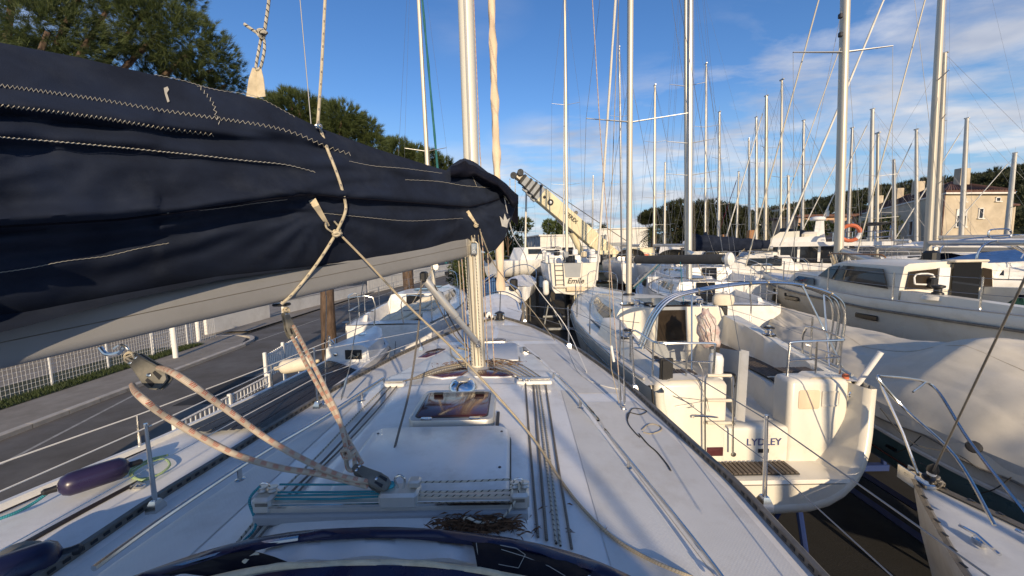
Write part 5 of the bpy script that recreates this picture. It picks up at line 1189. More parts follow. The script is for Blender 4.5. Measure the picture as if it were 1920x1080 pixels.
for i in range(15):                        # planks of the dark well
    f0, f1 = .10+.86*i/15, .10+.86*(i+.93)/15
    rows = [[(lerp(ax0(y), ax1(y), f), y, az(y)+.046+.002*(i % 3)+.03*(1-(2*f-1)**2)) for f in (f0, (f0+f1)/2, f1)] for y in [lerp(3.62+.14*abs(i-6)/8, 5.95-.03*i, k/14) for k in range(15)]]
    part('plank', MB().grid(rows), M['teakdark'], tc_)
for s_, xf in ((-1, ax0), (1, ax1)):
    part('bulwark', MB().loft([[(xf(y)+s_*.0, y, az(y)), (xf(y), y, az(y)+.05), (xf(y)-s_*.06, y, az(y)+.055), (xf(y)-s_*.07, y, az(y))] for y in [-1+8.5*i/40 for i in range(41)]], True, True, True), M['deckwhite'], tc_)
    part('rub_rail', MB().tube([(xf(y)+s_*.02, y, az(y)-.06) for y in [-1+8.5*i/30 for i in range(31)]], .025, 6), M['rail'], tc_)
part('deck_seam', MB().tube([(lerp(ax0(y), ax1(y), .62), y, az(y)+.045) for y in [.4+2.5*i/20 for i in range(21)]], .028, 6, flat=.25), M['teakdark'], tc_)
part('deck_seam', MB().tube([(lerp(ax0(y), ax1(y), .13), y, az(y)+.035) for y in [.4+3.0*i/20 for i in range(21)]], .012, 6, flat=.5), M['teakdark'], tc_)
# white forward house with a dark opening
hp = [(ax0(y)+.02, ax1(y)-.03, y) for y in (5.95, 6.3, 6.7, 7.2)]
mb = MB(); mb.loft([[(a, y, az(y)+.02), (a+.03, y, az(y)+.25), (a+.12, y, az(y)+.30), (b_-.12, y, az(y)+.30), (b_-.03, y, az(y)+.25), (b_, y, az(y)+.02)] for a, b_, y in hp], False, True, True); part('fore_house', mb, M['gel'], tc_)
part('house_opening', MB().box((-2.52, 5.945, az(6)+.15), (.26, .02, .15), ch=.004), M['black'], tc_)
part('house_lamp', MB().lathe((-2.80, 5.94, az(6)+.16), (0, -1, 0), [(.03, 0), (.03, .012), (.012, .02)], 10), M['steel'], tc_)
for i in range(3): part('cord', MB().tube(smooth_path([(-2.6+.05*i, 5.93, az(6)+.10), (-2.54, 5.90, az(6)+.14+.02*i), (-2.46, 5.92, az(6)+.12), (-2.45+.02*i, 5.93, az(6)+.18)], 5), .006, 5), M['ropetan'], tc_)
part('cleat', MB().box((-2.62, 6.6, az(6)+.33), (.10, .16, .03), ch=.01), M['steel'], tc_)
# its guard wires
tops = []
for y in (.6, 1.6, 3.42, 4.9, 6.2, 7.4):
    p = Vector((ax0(y)+.05, y, az(y))); q = p+Vector((-.02, .03, .34)); tops.append(q); part('stanchion', MB().tube([p, q], [.014, .009], 6), M['steel'], tc_)
part('guard_wire', MB().tube([Vector((-4.6, -.6, tops[0].z))]+tops, .006, 5), M['wirewhite'], tc_)
# fenders and gear lying on it
def fender(nm, a, b_, r, m, label):
    a = Vector(a); b_ = Vector(b_); L = (b_-a).length; t = thing(nm, label, 'fender', (a+b_)/2)
    part('body', MB().lathe(a, b_-a, [(r*.35, 0), (r*.75, L*.05), (r*.97, L*.14), (r, L*.25), (r, L*.75), (r*.97, L*.86), (r*.75, L*.95), (r*.35, L)], 20), M[m], t)
    d = (b_-a).normalized()
    for p, s_ in ((a, -1), (b_, 1)): part('eye', MB().lathe(p+d*s_*.002-(d*.0), d*s_, [(r*.30, 0), (r*.26, .03), (r*.28, .06), (r*.14, .075)], 12), M['black' if m != 'cloud' else 'web'], t)
    return t
zf = az(3)+.15
f1 = fender('fender', G(108, 915, zf), G(243, 872, zf), .085, 'purple', 'dark purple fender lying on the white deck beside a pale green rope')
f2 = fender('fender', G(-90, 1115, zf+.02), G(118, 1040, zf+.02), .105, 'navyvinyl', 'navy fender at the bottom left corner of the view')
f3 = fender('fender', P(523, 690, 6.3), P(590, 678, 6.5), .12, 'cloud', 'cream fender lying along the white railing near the first pine')
f4 = fender('fender', P(558, 765, 5.6), P(602, 712, 5.9), .15, 'navyvinyl', 'navy fender hanging beside the white fore house')
rope('rope_coil', smooth_path([G(315, 853, az(3)+.06), G(280, 862, az(3)+.05), G(246, 880, az(3)+.05), G(252, 897, az(3)+.05), G(290, 893, az(3)+.06), G(318, 873, az(3)+.07), G(306, 860, az(3)+.07), G(272, 870, az(3)+.07), G(248, 888, az(3)+.07), G(268, 900, az(3)+.07), G(305, 886, az(3)+.06)], 5), .009, 'ropegreen', 'pale green hose coiled on the white deck beside the purple fender', 'hose')
rope('mooring_line', smooth_path([G(95, 920, az(2.6)+.12), G(60, 945, az(2.6)+.08), G(20, 965, az(2.6)+.08), G(-40, 985, az(2.6)+.08)], 6), .011, 'ropeteal', 'green line running from the purple fender off the left edge')
solo('deck_cleat', MB().box(G(258, 912, az(3)+.05), (.10, .04, .03), ch=.008).tube([G(246, 916, az(3)+.05), G(258, 905, az(3)+.10), G(270, 909, az(3)+.05)], .012, 6), M['steel'], 'small steel cleat on the white deck below the pale green hose', 'cleat')
solo('deck_vent', MB().lathe(G(35, 1075, az(2)+.03), (0, 0, 1), [(.12, 0), (.12, .06), (.10, .12), (.06, .15), (.0, .155)], 20), M['blockgrey'], 'grey rounded vent on the white deck at the left edge', 'vent')
# steel frame leaning against our side near the first pine
fr2 = thing('steel_frame', 'bent steel tubes leaning against the hull in front of the first pine trunk', 'frame', P(625, 720, 6.0))
for a in ((618, 645, 640, 680), (622, 648, 632, 730), (616, 640, 622, 735)):
    part('frame_tube', MB().tube(smooth_path([P(a[0], a[1]+90, 6.0), P(a[0], a[1], 6.1), P((a[0]+a[2])/2, a[1]+4, 6.1), P(a[2], a[3], 6.1)], 5), .014, 6), M['steel'], fr2)
for i, (a, b_, lab) in enumerate((((650, 620), (645, 730), 'dark cord hanging beside the steel frame, left one'), ((700, 640), (712, 720), 'dark cord hanging down the white transom, middle one'), ((742, 640), (733, 705), 'dark cord hanging down the white transom, right one'))):
    rope('hanging_cord', [P(*a, 7.6), lerp(P(*a, 7.6), P(*b_, 7.5), .5)+Vector((.02, 0, -.01)), P(*b_, 7.5)], .006, 'ropeblack', lab, 'rope', 'dark cords on the left neighbour')
# big battens: teal stay and other thin things on the left neighbour come with its rig
# ------------------------------------------------------------------ the white yacht astern-to on the right, its name on the transom
ly = thing('sailing_yacht', 'white yacht on the right showing its open stern with LYDLEY in blue letters', 'sailing yacht', (2.95, 9.0, 0), 0, 'yachts standing in the yard')
def lcl(y): return 2.93+.022*(y-4.4)
def lhb(y): return tab(y, [4.0, 4.5, 5.5, 7, 8.3, 10, 12, 13.4, 14.5], [1.27, 1.32, 1.47, 1.60, 1.64, 1.52, 1.05, .55, .04])
def ldk(y): return EYE+tab(y, [4, 7, 10, 14.5], [-1.66, -1.60, -1.55, -1.42])
def lz(xl, y):
    b = max(lhb(y), .05); z = ldk(y)+.03*(1-(xl/b)**2)
    cw = tab(y, [7.2, 9, 11, 12.6], [1.06, .98, .70, .3]); hh = tab(y, [7.18, 7.20, 8.0, 9.5, 11.5, 12.6], [0, .46, .44, .36, .16, 0])
    z += hh*sstep((cw+.12-abs(xl))/.26)
    if y < 7.19:                                # cockpit, open at the stern
        k = sstep((7.19-y)/.02)
        co = tab(y, [4.0, 5.0, 6.4, 7.19], [.0, .08, .24, .30])*sstep((b*.86-abs(xl))/.10)*sstep((abs(xl)-.60)/.1)
        inn = sstep((.98-abs(xl))/.04) if y > 4.72 else 0
        sole = sstep((.50-abs(xl))/.04)
        z += k*(co*(1-inn)-.22*max(inn, sole)*(1 if True else 0)-.36*sole)
    return z
ysl = sorted(set([4.52+i*.09 for i in range(112)]+[4.70, 4.715, 4.73, 7.16, 7.17, 7.19, 7.195, 7.2, 7.21])); ysl = [y for y in ysl if y < 14.5]
NXL = 74
part('deck', MB().grid([[(lcl(y)+lhb(y)*q, y, lz(lhb(y)*q, y)) for q in [-1+2*i/NXL for i in range(NXL+1)]] for y in ysl]), M['gel2'], ly, ang=40)
def usec(y, k=1.0, dz=0.0, n=11):
    """half section of the hull from the sheer round the bilge to the centre"""
    b = lhb(y)*k; s = ldk(y); dep = tab(y, [4.0, 4.5, 6, 9, 14.5], [1.38, 1.40, 1.48, 1.58, 1.15]); sh = tab(y, [4, 10, 14.5], [.34, .5, .95]); o = []
    for i in range(n):
        a = i/(n-1)*math.pi/2; x = b*math.cos(a)**(.45+sh*.4); z = s-dep*k*math.sin(a)**(1.25)
        o.append((x, z+dz))
    return o
rg = []
for i in range(44):
    y = 4.12+i*(10.36/43); h_ = usec(y); rg.append([(lcl(y)+x, y+(.30*(1-min(1, (y-4.12)/.9)) if False else 0), z) for x, z in h_]+[(lcl(y)-x, y, z) for x, z in h_[-2::-1]])
# the stern edge rakes: sheer is farther forward than the foot
def rake(p, y): return (p[0], p[1]+max(0, (4.95-y))*.25*sstep((p[2]-(EYE-2.85))/1.15), p[2])
rg = [[rake(p, p[1]) for p in r] for r in rg]
part('hull', MB().loft(rg, False), M['gel2'], ly, ang=50)
outer = rg[0]; 
def inner(r, k, dy):
    o = []
    for p in r:
        x = lcl(4.1)+(p[0]-lcl(4.1))*k; z = EYE-1.66+(p[2]-(EYE-1.66))*(k-.02); o.append((x, p[1]+dy, z))
    return o
rim0 = outer; rim1 = inner(outer, .985, -.035); rim2 = inner(outer, .93, -.035); rim3 = inner(outer, .91, .03); rim4 = inner(outer, .86, .42)
part('transom_rim', MB().loft([rim0, rim1, rim2, rim3], False), M['gel2'], ly, ang=70)
part('rim_band', MB().loft([inner(outer, 1.004, .10), inner(outer, 1.012, .09), inner(outer, 1.012, .05), inner(outer, 1.004, .04)], False), M['rail'], ly)
part('stern_scoop', MB().loft([rim3, inner(outer, .89, .22), rim4, inner(outer, .80, .60)], False), M['gel2'], ly, ang=70)
low = [p for p in rim1 if p[2] < zst-.02] if (zst := EYE-2.63) else []
part('transom_face', MB().slab([Vector(p)+Vector((0, .004, 0)) for p in low], (0, 1, 0), .02), M['gel2'], ly)
# step, sill and the two quarter blocks
zst = EYE-2.63
part('bathing_step', MB().loft([[(lcl(4)+s_*w, y, zst+dz) for s_, w in ((-1, k), (1, k))] for y, dz, k in ((4.09, -.035, .88), (4.11, 0, .91), (4.30, .0, .93), (4.54, .01, .95), (4.56, .03, .95))], False), M['gel2'], ly)
sl = part('teak_grating', MB().box((lcl(4)-.05, 4.33, zst+.012), (.82, .26, .012)), M['black'], ly)
for i in range(15): part('slat', MB().box((lcl(4)-.05-.38+.0545*i, 4.33, zst+.022), (.042, .25, .016), ch=.003), M['teak'], sl)
XB0, XB1 = lcl(4)-.36, lcl(4)+.42
def rblock(x0, x1, y0, y1, z0, z1, nm, r=.05, top_in=.03):
    rg = []
    for z, ins in ((z0, 0), (z1-r, 0), (z1-r*.35, r*.3), (z1, r)):
        rg.append([(a, b_, z) for a, b_ in rrect(x0+ins, x1-ins, y0+ins, y1-ins, .06)])
    return part(nm, MB().loft(rg, True, True, True), M['gel2'], ly, ang=50)
sill = rblock(XB0-.05, XB1+.05, 4.50, 4.70, zst-.05, EYE-2.19, 'transom_sill', .03)
rblock(XB1-.02, lcl(4)+1.13, 4.48, 4.80, zst-.15, EYE-1.60, 'quarter_block', .06)
rblock(lcl(4)-1.22, XB0+.02, 4.48, 4.80, zst-.15, EYE-1.60, 'quarter_block', .06)
# side wings between block and hull
for s_ in (1, -1):
    part('wing', MB().grid([[(lcl(4)+s_*lerp(1.06, 1.235, k/5), lerp(4.52, 4.62, k/5)-.36*j/7*(k/5)**.6*.9, lerp(EYE-1.64, EYE-2.60+.42*(k/5)**2, j/7)) for k in range(6)] for j in range(8)]), M['gel2'], ly)
part('name', text_mb('LYDLEY', .125, (lcl(4)+.125, 4.492, EYE-2.38), (1, 0, 0), (0, 0, 1), .003, .0), M['letter'], sill)
part('vent_grille', MB().box((lcl(4)+.125, 4.492, EYE-2.49), (.13, .006, .05), ch=.002), M['letterblack'], sill)
part('outlet', MB().lathe((lcl(4)-.24, 4.497, EYE-2.53), (0, -1, 0), [(.028, 0), (.03, .008), (.014, .012)], 12), M['steel'], sill)
part('drain_slot', MB().box((XB0-.12, 4.475, EYE-2.48), (.20, .012, .11), ch=.02), M['amber'], ly)
# lockers and shower lid on the right block
lk = part('locker_lid', MB().loft([[(a, y, b_) for a, b_ in rrect(XB1+.10-q, XB1+.33+q, EYE-1.95-q, EYE-1.74+q, .03)] for y, q in ((4.482, .012), (4.474, .012), (4.470, 0))], True, True, True), M['genoa'], ly)
part('locker_lid', MB().loft([[(a, y, b_) for a, b_ in rrect(XB1+.37-q, XB1+.58+q, EYE-1.93-q, EYE-1.745+q, .015)] for y, q in ((4.482, .004), (4.468, .004), (4.466, -.012), (4.474, -.016))], True, True, True), M['gel2'], ly)
part('hull_vent', MB().lathe((lcl(4)+1.16, 4.50, EYE-1.80), (0, -1, .1), [(.045, 0), (.045, .01), (.03, .018), (.028, .012)], 14), M['chrome'], ly)
part('deck_filler', MB().lathe((XB0+.13, 4.60, EYE-2.188), (0, 0, 1), [(.055, 0), (.055, .006), (.03, .01)], 14), M['steel'], sill)
# teak on the seats and sole
for s_ in (1, -1):
    st = part('seat_teak', MB().box((lcl(5.9)+s_*.75, 5.93, EYE-1.805), (.40, 2.35, .012)), M['black'], ly)
    for i in range(8): part('slat', MB().box((lcl(5.9)+s_*.75-.175+.05*i, 5.93, EYE-1.797), (.041, 2.33, .014), ch=.003), M['teak'], st)
    for yy in (5.15, 6.35): part('seat_band', MB().box((lcl(5.9)+s_*.75, yy, EYE-1.7885), (.42, .035, .008)), M['gel2'], st)
    qt = part('quarter_teak', MB().box((lcl(4)+s_*.80, 4.92, EYE-1.625), (.50, .20, .012)), M['black'], ly)
    for i in range(10): part('slat', MB().box((lcl(4)+s_*.80-.22+.049*i, 4.92, EYE-1.617), (.040, .19, .014), ch=.003), M['teak'], qt)
    wn = Vector((lcl(6)+s_*1.13, 6.05, lz(1.13, 6.05)-.01))
    w_ = part('winch', MB().lathe(wn, (0, 0, 1), [(.085, 0), (.085, .03), (.06, .04), (.058, .09), (.075, .11), (.075, .13), (.03, .14), (.028, .16)], 18), M['chrome'], ly)
    part('winch_base', MB().lathe(wn-Vector((0, 0, .012)), (0, 0, 1), [(.10, 0), (.10, .03), (.07, .035)], 18), M['black'], w_); part('winch_top', MB().lathe(wn+Vector((0, 0, .115)), (0, 0, 1), [(.079, 0), (.079, .018), (.05, .03)], 18), M['black'], w_)
part('locker_door', MB().box((lcl(5)+.512, 5.6, EYE-2.02), (.008, .5, .22), ch=.02), M['gel2'], ly)
part('round_port', MB().lathe((lcl(5)+.51, 5.10, EYE-2.02), (-1, 0, 0), [(.085, 0), (.085, .012), (.06, .016)], 18), M['gel'], ly)
part('latch', MB().box((lcl(5)+.505, 5.75, EYE-1.90), (.012, .10, .025), ch=.004), M['chrome'], ly)
# bulkhead with companionway
cw_ = part('companion_board', MB().slab([(lcl(7)-.30, 7.17, EYE-2.12), (lcl(7)+.34, 7.17, EYE-2.12), (lcl(7)+.30, 7.18, EYE-1.10), (lcl(7)-.26, 7.18, EYE-1.10)], (0, -1, .01), .012), M['greypaint'], ly)
part('companion_glass', MB().slab([(lcl(7)-.26, 7.155, EYE-1.75), (lcl(7)+.30, 7.155, EYE-1.75), (lcl(7)+.27, 7.165, EYE-1.16), (lcl(7)-.23, 7.165, EYE-1.16)], (0, -1, .01), .006), M['brownglass'], cw_)
part('companion_slide', MB().box((lcl(7)+.02, 7.75, EYE-1.09), (.72, 1.1, .04), ch=.012), M['brownglass'], ly)
part('slide_rail', MB().tube([(lcl(7)-.36, 7.2, EYE-1.08), (lcl(7)-.36, 8.4, EYE-1.10)], .016, 6), M['steel'], ly); part('slide_rail', MB().tube([(lcl(7)+.40, 7.2, EYE-1.08), (lcl(7)+.40, 8.4, EYE-1.10)], .016, 6), M['steel'], ly)
part('engine_panel', MB().box((lcl(7)-.62, 7.165, EYE-1.72), (.16, .02, .18), ch=.01), M['gel'], ly)
for s_ in (1, -1):
    part('coachroof_window', MB().grid([[(lcl(y)+s_*(tab(y, [7.2, 9, 11, 12.6], [1.06, .98, .70, .3])+.125-.26*f), y, lz(tab(y, [7.2, 9, 11, 12.6], [1.06, .98, .70, .3])+.12-.26*f, y)+.008) for f in (.30, .42, .55, .68)] for y in [7.7+.3*i for i in range(11)]]), M['glass'], ly)
    part('cabin_hatch', MB().box((lcl(8)+s_*.66, 7.62, lz(.66, 7.62)+.022), (.34, .26, .03), Matrix.Rotation(s_*.08, 3, 'Y'), ch=.01), M['glass'], ly)
    part('cabin_winch', MB().lathe((lcl(8)+s_*.60, 7.34, lz(.6, 7.34)), (0, 0, 1), [(.07, 0), (.07, .03), (.05, .04), (.05, .10), (.065, .12), (.03, .14)], 14), M['chrome'], ly)
    part('clutch', MB().box((lcl(8)+s_*.36, 7.42, lz(.36, 7.42)+.035), (.16, .12, .07), ch=.015), M['black'], ly)
    part('handrail', MB().tube([(lcl(y)+s_*.74, y, lz(.74, y)+.07) for y in (7.9, 8.6, 9.3, 10.0)], .013, 6), M['steel'], ly)
    part('genoa_track', MB().box((lcl(7.8)+s_*1.25, 7.8, lz(1.25, 7.8)+.012), (.03, 1.4, .02)), M['black'], ly)
    part('toe_rail', MB().tube([(lcl(y)+s_*lhb(y)*.985, y+max(0, 4.95-y)*.4, ldk(y)+.03) for y in [4.5+i*.35 for i in range(29)]], .018, 5), M['alu'], ly)
    part('rubbing_strake', MB().tube([(lcl(y)+s_*(lhb(y)*1.0+.004), y, ldk(y)-.16) for y in [4.9+i*.35 for i in range(27)]], .016, 5), M['rail'], ly)
    # guard rails
    tops = []
    for y in (5.5, 7.2, 8.9, 10.6, 12.2):
        a = Vector((lcl(y)+s_*lhb(y)*.95, y, ldk(y))); b_ = a+Vector((0, 0, .60)); tops.append(b_); part('stanchion', MB().tube([a, b_], [.014, .011], 6), M['steel'], ly)
    bw = Vector((lcl(14.3)+s_*.1, 14.2, ldk(14)+.62)); q0 = Vector((lcl(4.6)+s_*1.18, 4.75, EYE-1.02)) 
    for dz in (0, -.3): part('lifeline', MB().tube([q0+Vector((0, .5, dz))]+[p+Vector((0, 0, dz)) for p in tops]+[bw+Vector((0, 0, dz))], .0042, 4), M['wire'], ly)
    # stern rail
    ps = [(lcl(4.6)+s_*1.24, 5.42, ldk(5)), (lcl(4.6)+s_*1.24, 5.38, EYE-1.16), (lcl(4.6)+s_*1.18, 4.72, EYE-1.16), (lcl(4.6)+s_*.98, 4.62, EYE-1.16), (lcl(4.6)+s_*.50, 4.62, EYE-1.17), (lcl(4.6)+s_*.46, 4.62, EYE-1.24), (lcl(4.6)+s_*.46, 4.64, EYE-1.60)]
    part('stern_rail', MB().tube(smooth_path([Vector(p) for p in ps], 4), .014, 7), M['steel'], ly)
    part('stern_rail_bar', MB().tube([(lcl(4.6)+s_*1.23, 5.38, EYE-1.40), (lcl(4.6)+s_*1.18, 4.72, EYE-1.40), (lcl(4.6)+s_*.47, 4.63, EYE-1.41)], .011, 6), M['steel'], ly)
    for a in ((1.18, 4.72), (.80, 4.63)): part('rail_post', MB().tube([(lcl(4.6)+s_*a[0], a[1], EYE-1.16), (lcl(4.6)+s_*a[0], a[1], EYE-1.62)], .012, 6), M['steel'], ly)
part('pulpit', MB().tube(smooth_path([Vector((lcl(13)+.5, 13.2, ldk(13))), Vector((lcl(13)+.48, 13.3, ldk(13)+.6)), Vector((lcl(14)+.1, 14.5, ldk(14)+.62)), Vector((lcl(14)-.1, 14.5, ldk(14)+.62)), Vector((lcl(13)-.48, 13.3, ldk(13)+.6)), Vector((lcl(13)-.5, 13.2, ldk(13)))], 4), .0125, 6), M['steel'], ly)
# stainless arch over the cockpit
ap = [(1192, 692), (1210, 640), (1232, 590), (1262, 560), (1310, 546), (1390, 533), (1470, 531), (1530, 541), (1572, 560), (1584, 590), (1578, 640), (1566, 700)]
A1 = [P(u, v, 5.55) for u, v in ap]
for dy, r in ((0, .021), (.10, .021), (.20, .016)): part('arch_tube', MB().tube(smooth_path([p+Vector((0, dy, -.02*abs(dy))) for p in A1], 5), r, 8), M['steel'], ly)
for (a, b_) in (((1297, 552), (1297, 740)), ((1545, 553), (1555, 690)), ((1505, 536), (1585, 700))):
    part('arch_strut', MB().tube([P(*a, 5.5), P(*b_, 5.1)], .012, 6), M['steel'], ly)
for u in (1310, 1400, 1440, 1505, 1560):
    p = min(smooth_path(A1, 5), key=lambda q_: abs(proj(q_)[0]-u)); part('arch_lashing', MB().tube([p+Vector((0, -.03, .01)), p+Vector((.02, .05, .03)), p+Vector((.06, .10, -.06))], .012, 5), M['web'], ly)
# mast and grey boom
lm = Vector((lcl(10)+.0, 10.0, lz(0, 10)-.01)); lt = P(1182, 0, 10.0); ld = (lt-lm).normalized(); ltop = lm+ld*13.2
ms = part('mast', MB().loft([oval(lerp(lm, ltop, k), .068, .09) for k in (0, .5, 1)], True, True, True), M['mast'], ly)
spz = P(1184, 229, 10)
for q, uu, vv in ((-1, 1099, 222), (1, 1290, 212)): part('spreader', MB().tube([Vector((spz.x, 10, spz.z)), P(uu, vv, 9.75)], [.035, .02], 6, flat=.5), M['mastdark'], ms)
part('collar', MB().lathe(lm, (0, 0, 1), [(.16, 0), (.15, .05), (.10, .07)], 14), M['black'], ms)
for uu, vv, yb in ((1099, 222, 1), (1290, 212, 1)):
    s_ = -1 if uu < 1180 else 1; ch_ = Vector((lcl(9.9)+s_*1.28, 9.85, ldk(9.9)))
    part('shroud', MB().tube([ch_, P(uu, vv, 9.75), ltop], .0048, 4), M['wire'], ly); part('shroud', MB().tube([Vector((lcl(9.7)+s_*1.1, 9.6, ldk(9.9))), lerp(lm, ltop, .42)], .0048, 4), M['wire'], ly)
part('forestay', MB().tube([(lcl(14), 14.3, ldk(14)), lerp(lm, ltop, .95)], .005, 4), M['wire'], ly); furled(Vector((lcl(14), 14.2, ldk(14)+.3)), lerp(Vector((lcl(14), 14.2, ldk(14))), lerp(lm, ltop, .95), .95), .045, M['genoawhite'], 'furled_genoa', ly, 9, 24)
part('backstay', MB().tube([(lcl(4), 4.75, EYE-1.6), ltop], .004, 4), M['wire'], ly)
ba = P(1190, 487, 9.9); be = P(1366, 486, 7.6)
d_ = (be-ba).normalized(); bo = part('boom', MB().tube([ba, be], .075, 10), M['alu'], ly)
sv = d_.cross(Vector((0, 0, 1))).normalized()
part('boom_cover', MB().loft([[lerp(ba, be, f)+sv*.085*math.cos(q)+Vector((0, 0, .105*math.sin(q)*(1+.02*math.sin(f*30)))) for q in [2*math.pi*k/14 for k in range(14)]] for f in [.02+.94*i/16 for i in range(17)]], True, True, True), M['greycover'], bo)
part('boom_end', MB().loft([[be+d_*x+sv*.10*k*math.cos(q)+Vector((0, 0, .135*k*math.sin(q))) for q in [2*math.pi*j/12 for j in range(12)]] for x, k in ((-.02, 1), (.05, 1), (.08, .7))], True, True, True), M['gel'], bo)
part('kicker', MB().tube([lerp(ba, be, .35), lm+Vector((.08, -.12, .25))], .022, 7), M['alu'], ly)
part('kicker_line', MB().tube([lerp(ba, be, .38), lm+Vector((.1, -.1, .2))], .01, 5), M['ropeteal'], ly)
part('boom_sheet', MB().tube([lerp(ba, be, .55), Vector((lcl(7)+.3, 7.3, EYE-1.1))], .008, 5), M['ropeteal'], ly)
# wheel pedestal, white post and panel, black board, ladder
EXTRA = 0
ld_t = [(1322, 705, 848), (1373, 705, 850)]
la = [P(1322, 862, 4.42), P(1322, 722, 4.42), P(1328, 707, 4.42), P(1340, 704, 4.42), P(1356, 704, 4.42), P(1369, 707, 4.42), P(1374, 722, 4.42), P(1374, 850, 4.42)]
lad = part('boarding_ladder', MB().tube(smooth_path(la, 4), .012, 7), M['steel'], ly)
for v in (704, 751, 793): part('ladder_tread', MB().tube([P(1326, v, 4.415), P(1371, v, 4.415)], .019, 8), M['cloud'], lad)
part('grab_rail', MB().tube(smooth_path([P(1300, 783, 4.44), P(1306, 780, 4.40), P(1340, 782, 4.40), P(1346, 783, 4.44)], 4), .010, 6), M['steel'], ly)
for a in ((1262, 742, 1300, 760, 1290, 765), (1270, 745, 1320, 752, 1268, 762), (1300, 700, 1322, 740, 1330, 772), (1310, 680, 1318, 700, 1315, 730)):
    part('loose_cable', MB().tube(smooth_path([P(a[0], a[1], 4.46), P(a[2], a[3], 4.44), P(a[4], a[5], 4.45)], 6), .0035, 5), M['wire'], ly)
# things standing or tied in its cockpit
solo('black_board', MB().box(P(1249, 698, 4.60), (.165, .03, .36), ch=.01).box(P(1249, 698, 4.575), (.10, .02, .30), ch=.006), M['black'], 'black plastic board strapped to the left stern rail of the yacht with LYDLEY on it', 'board')
lr = thing('white_cylinder', 'upright white canister standing in the cockpit beside the tall white panel', 'canister', P(1341, 735, 4.75)); c0 = P(1341, 720, 4.78); c0.z = EYE-2.0
part('shell', MB().lathe(c0, (0, 0, 1), [(.085, 0), (.088, .06), (.085, .50), (.088, .51), (.088, .60), (.07, .645), (.03, .665)], 18), M['gel'], lr); part('clasp', MB().box(c0+Vector((.05, -.08, .40)), (.06, .05, .05), ch=.012), M['steel'], lr); part('clasp', MB().box(c0+Vector((.05, -.08, .28)), (.02, .03, .10), ch=.006), M['steel'], lr)
pn = thing('hatch_board', 'tall white panel with a dark edge standing upright in the cockpit', 'panel', P(1380, 790, 4.7))
part('panel_face', MB().slab([P(1352, 653, 5.1), P(1389, 658, 4.66), P(1381, 783, 4.66), P(1350, 745, 5.1)], (-.8, -.2, 0), .02), M['greypaint'], pn)
part('panel_edge', MB().slab([P(1389, 655, 4.66), P(1402, 658, 4.60), P(1394, 790, 4.60), P(1380, 786, 4.66)], (.3, -.9, 0), .02), M['gel'], pn)
part('panel_handle', MB().tube(smooth_path([P(1354, 698, 5.0), P(1376, 702, 4.72), P(1380, 720, 4.70), P(1374, 726, 4.72)], 4), .012, 6), M['black'], pn)
ob = thing('wrapped_outboard', 'outboard motor wrapped in torn white and red plastic on the stern', 'outboard motor', P(1325, 640, 6.2))
rg = []
for i in range(9):
    f = i/8; c = lerp(P(1332, 648, 6.2), P(1322, 580, 6.25), f); w = (.07+.095*math.sin(math.pi*min(1, .25+f*.7)))*(1.05+.12*math.sin(i*2.3))*(1.0 if f < .85 else .6)
    rg.append([c+Vector((math.cos(q)*w, math.sin(q)*w*.8, .03*math.sin(q*3+i)))*(1) for q in [2*math.pi*k/14 for k in range(14)]])
m_pl = mat('torn plastic wrap', (0.66, 0.63, 0.58), 0.35, col2=(0.46, 0.29, 0.26), vscale=9, bump=0.6, bscale=18)
part('wrap', MB().loft(rg, True, True, True), m_pl, ob, ang=80); part('leg', MB().tube([P(1335, 650, 6.2), P(1340, 690, 6.2)], .05, 8), M['greypaint'], ob)
for i in range(4): part('tie', MB().tube([P(1304+9*i, 590, 5.98), P(1312+10*i, 612, 5.95), P(1322+6*i, 640, 6.02)], .006, 5), M['rail'], ob)
ob2 = thing('outboard_motor', 'brown and black outboard motor on a stern rail behind the steel arch', 'outboard motor', P(1355, 575, 8.6))
c = P(1356, 563, 8.6); part('cowl', MB().loft([[c+Vector((math.cos(q)*.24*k, math.sin(q)*.15*k, z)) for q in [2*math.pi*j/16 for j in range(16)]] for z, k in ((-.10, .90), (-.02, 1.02), (.08, .97), (.13, .80), (.15, .5))], True, True, True), M['cloud'], ob2); part('midsection', MB().box(c+Vector((0, 0, -.25)), (.16, .16, .3), ch=.03), M['black'], ob2); part('leg', MB().box(c+Vector((0, 0, -.7)), (.09, .12, .7), ch=.02), M['black'], ob2)
make_cradle(lambda x, y, z: Vector((lcl(7)+x, 7.4+y, z)), 1.85, 5.2, 1.45, 'blue steel cradle in the shade under the yacht with LYDLEY on it')
part('keel', MB().box((lcl(8.5), 8.5, 1.0), (.24, 1.9, 1.8), ch=.09), M['antifoul'], ly)
solo('white_tube', MB().tube([P(1607, 722, 4.55), P(1652, 660, 4.45)], .030, 10), M['gel'], 'short white tube lashed upright to the right stern rail beside the cover', 'tube')
solo('stern_light', MB().lathe(P(1585, 712, 4.62), (0, 0, 1), [(.03, 0), (.035, .02), (.035, .06), (.02, .075)], 12), M['orange'], 'small orange lamp clipped to the right stern rail', 'lamp')
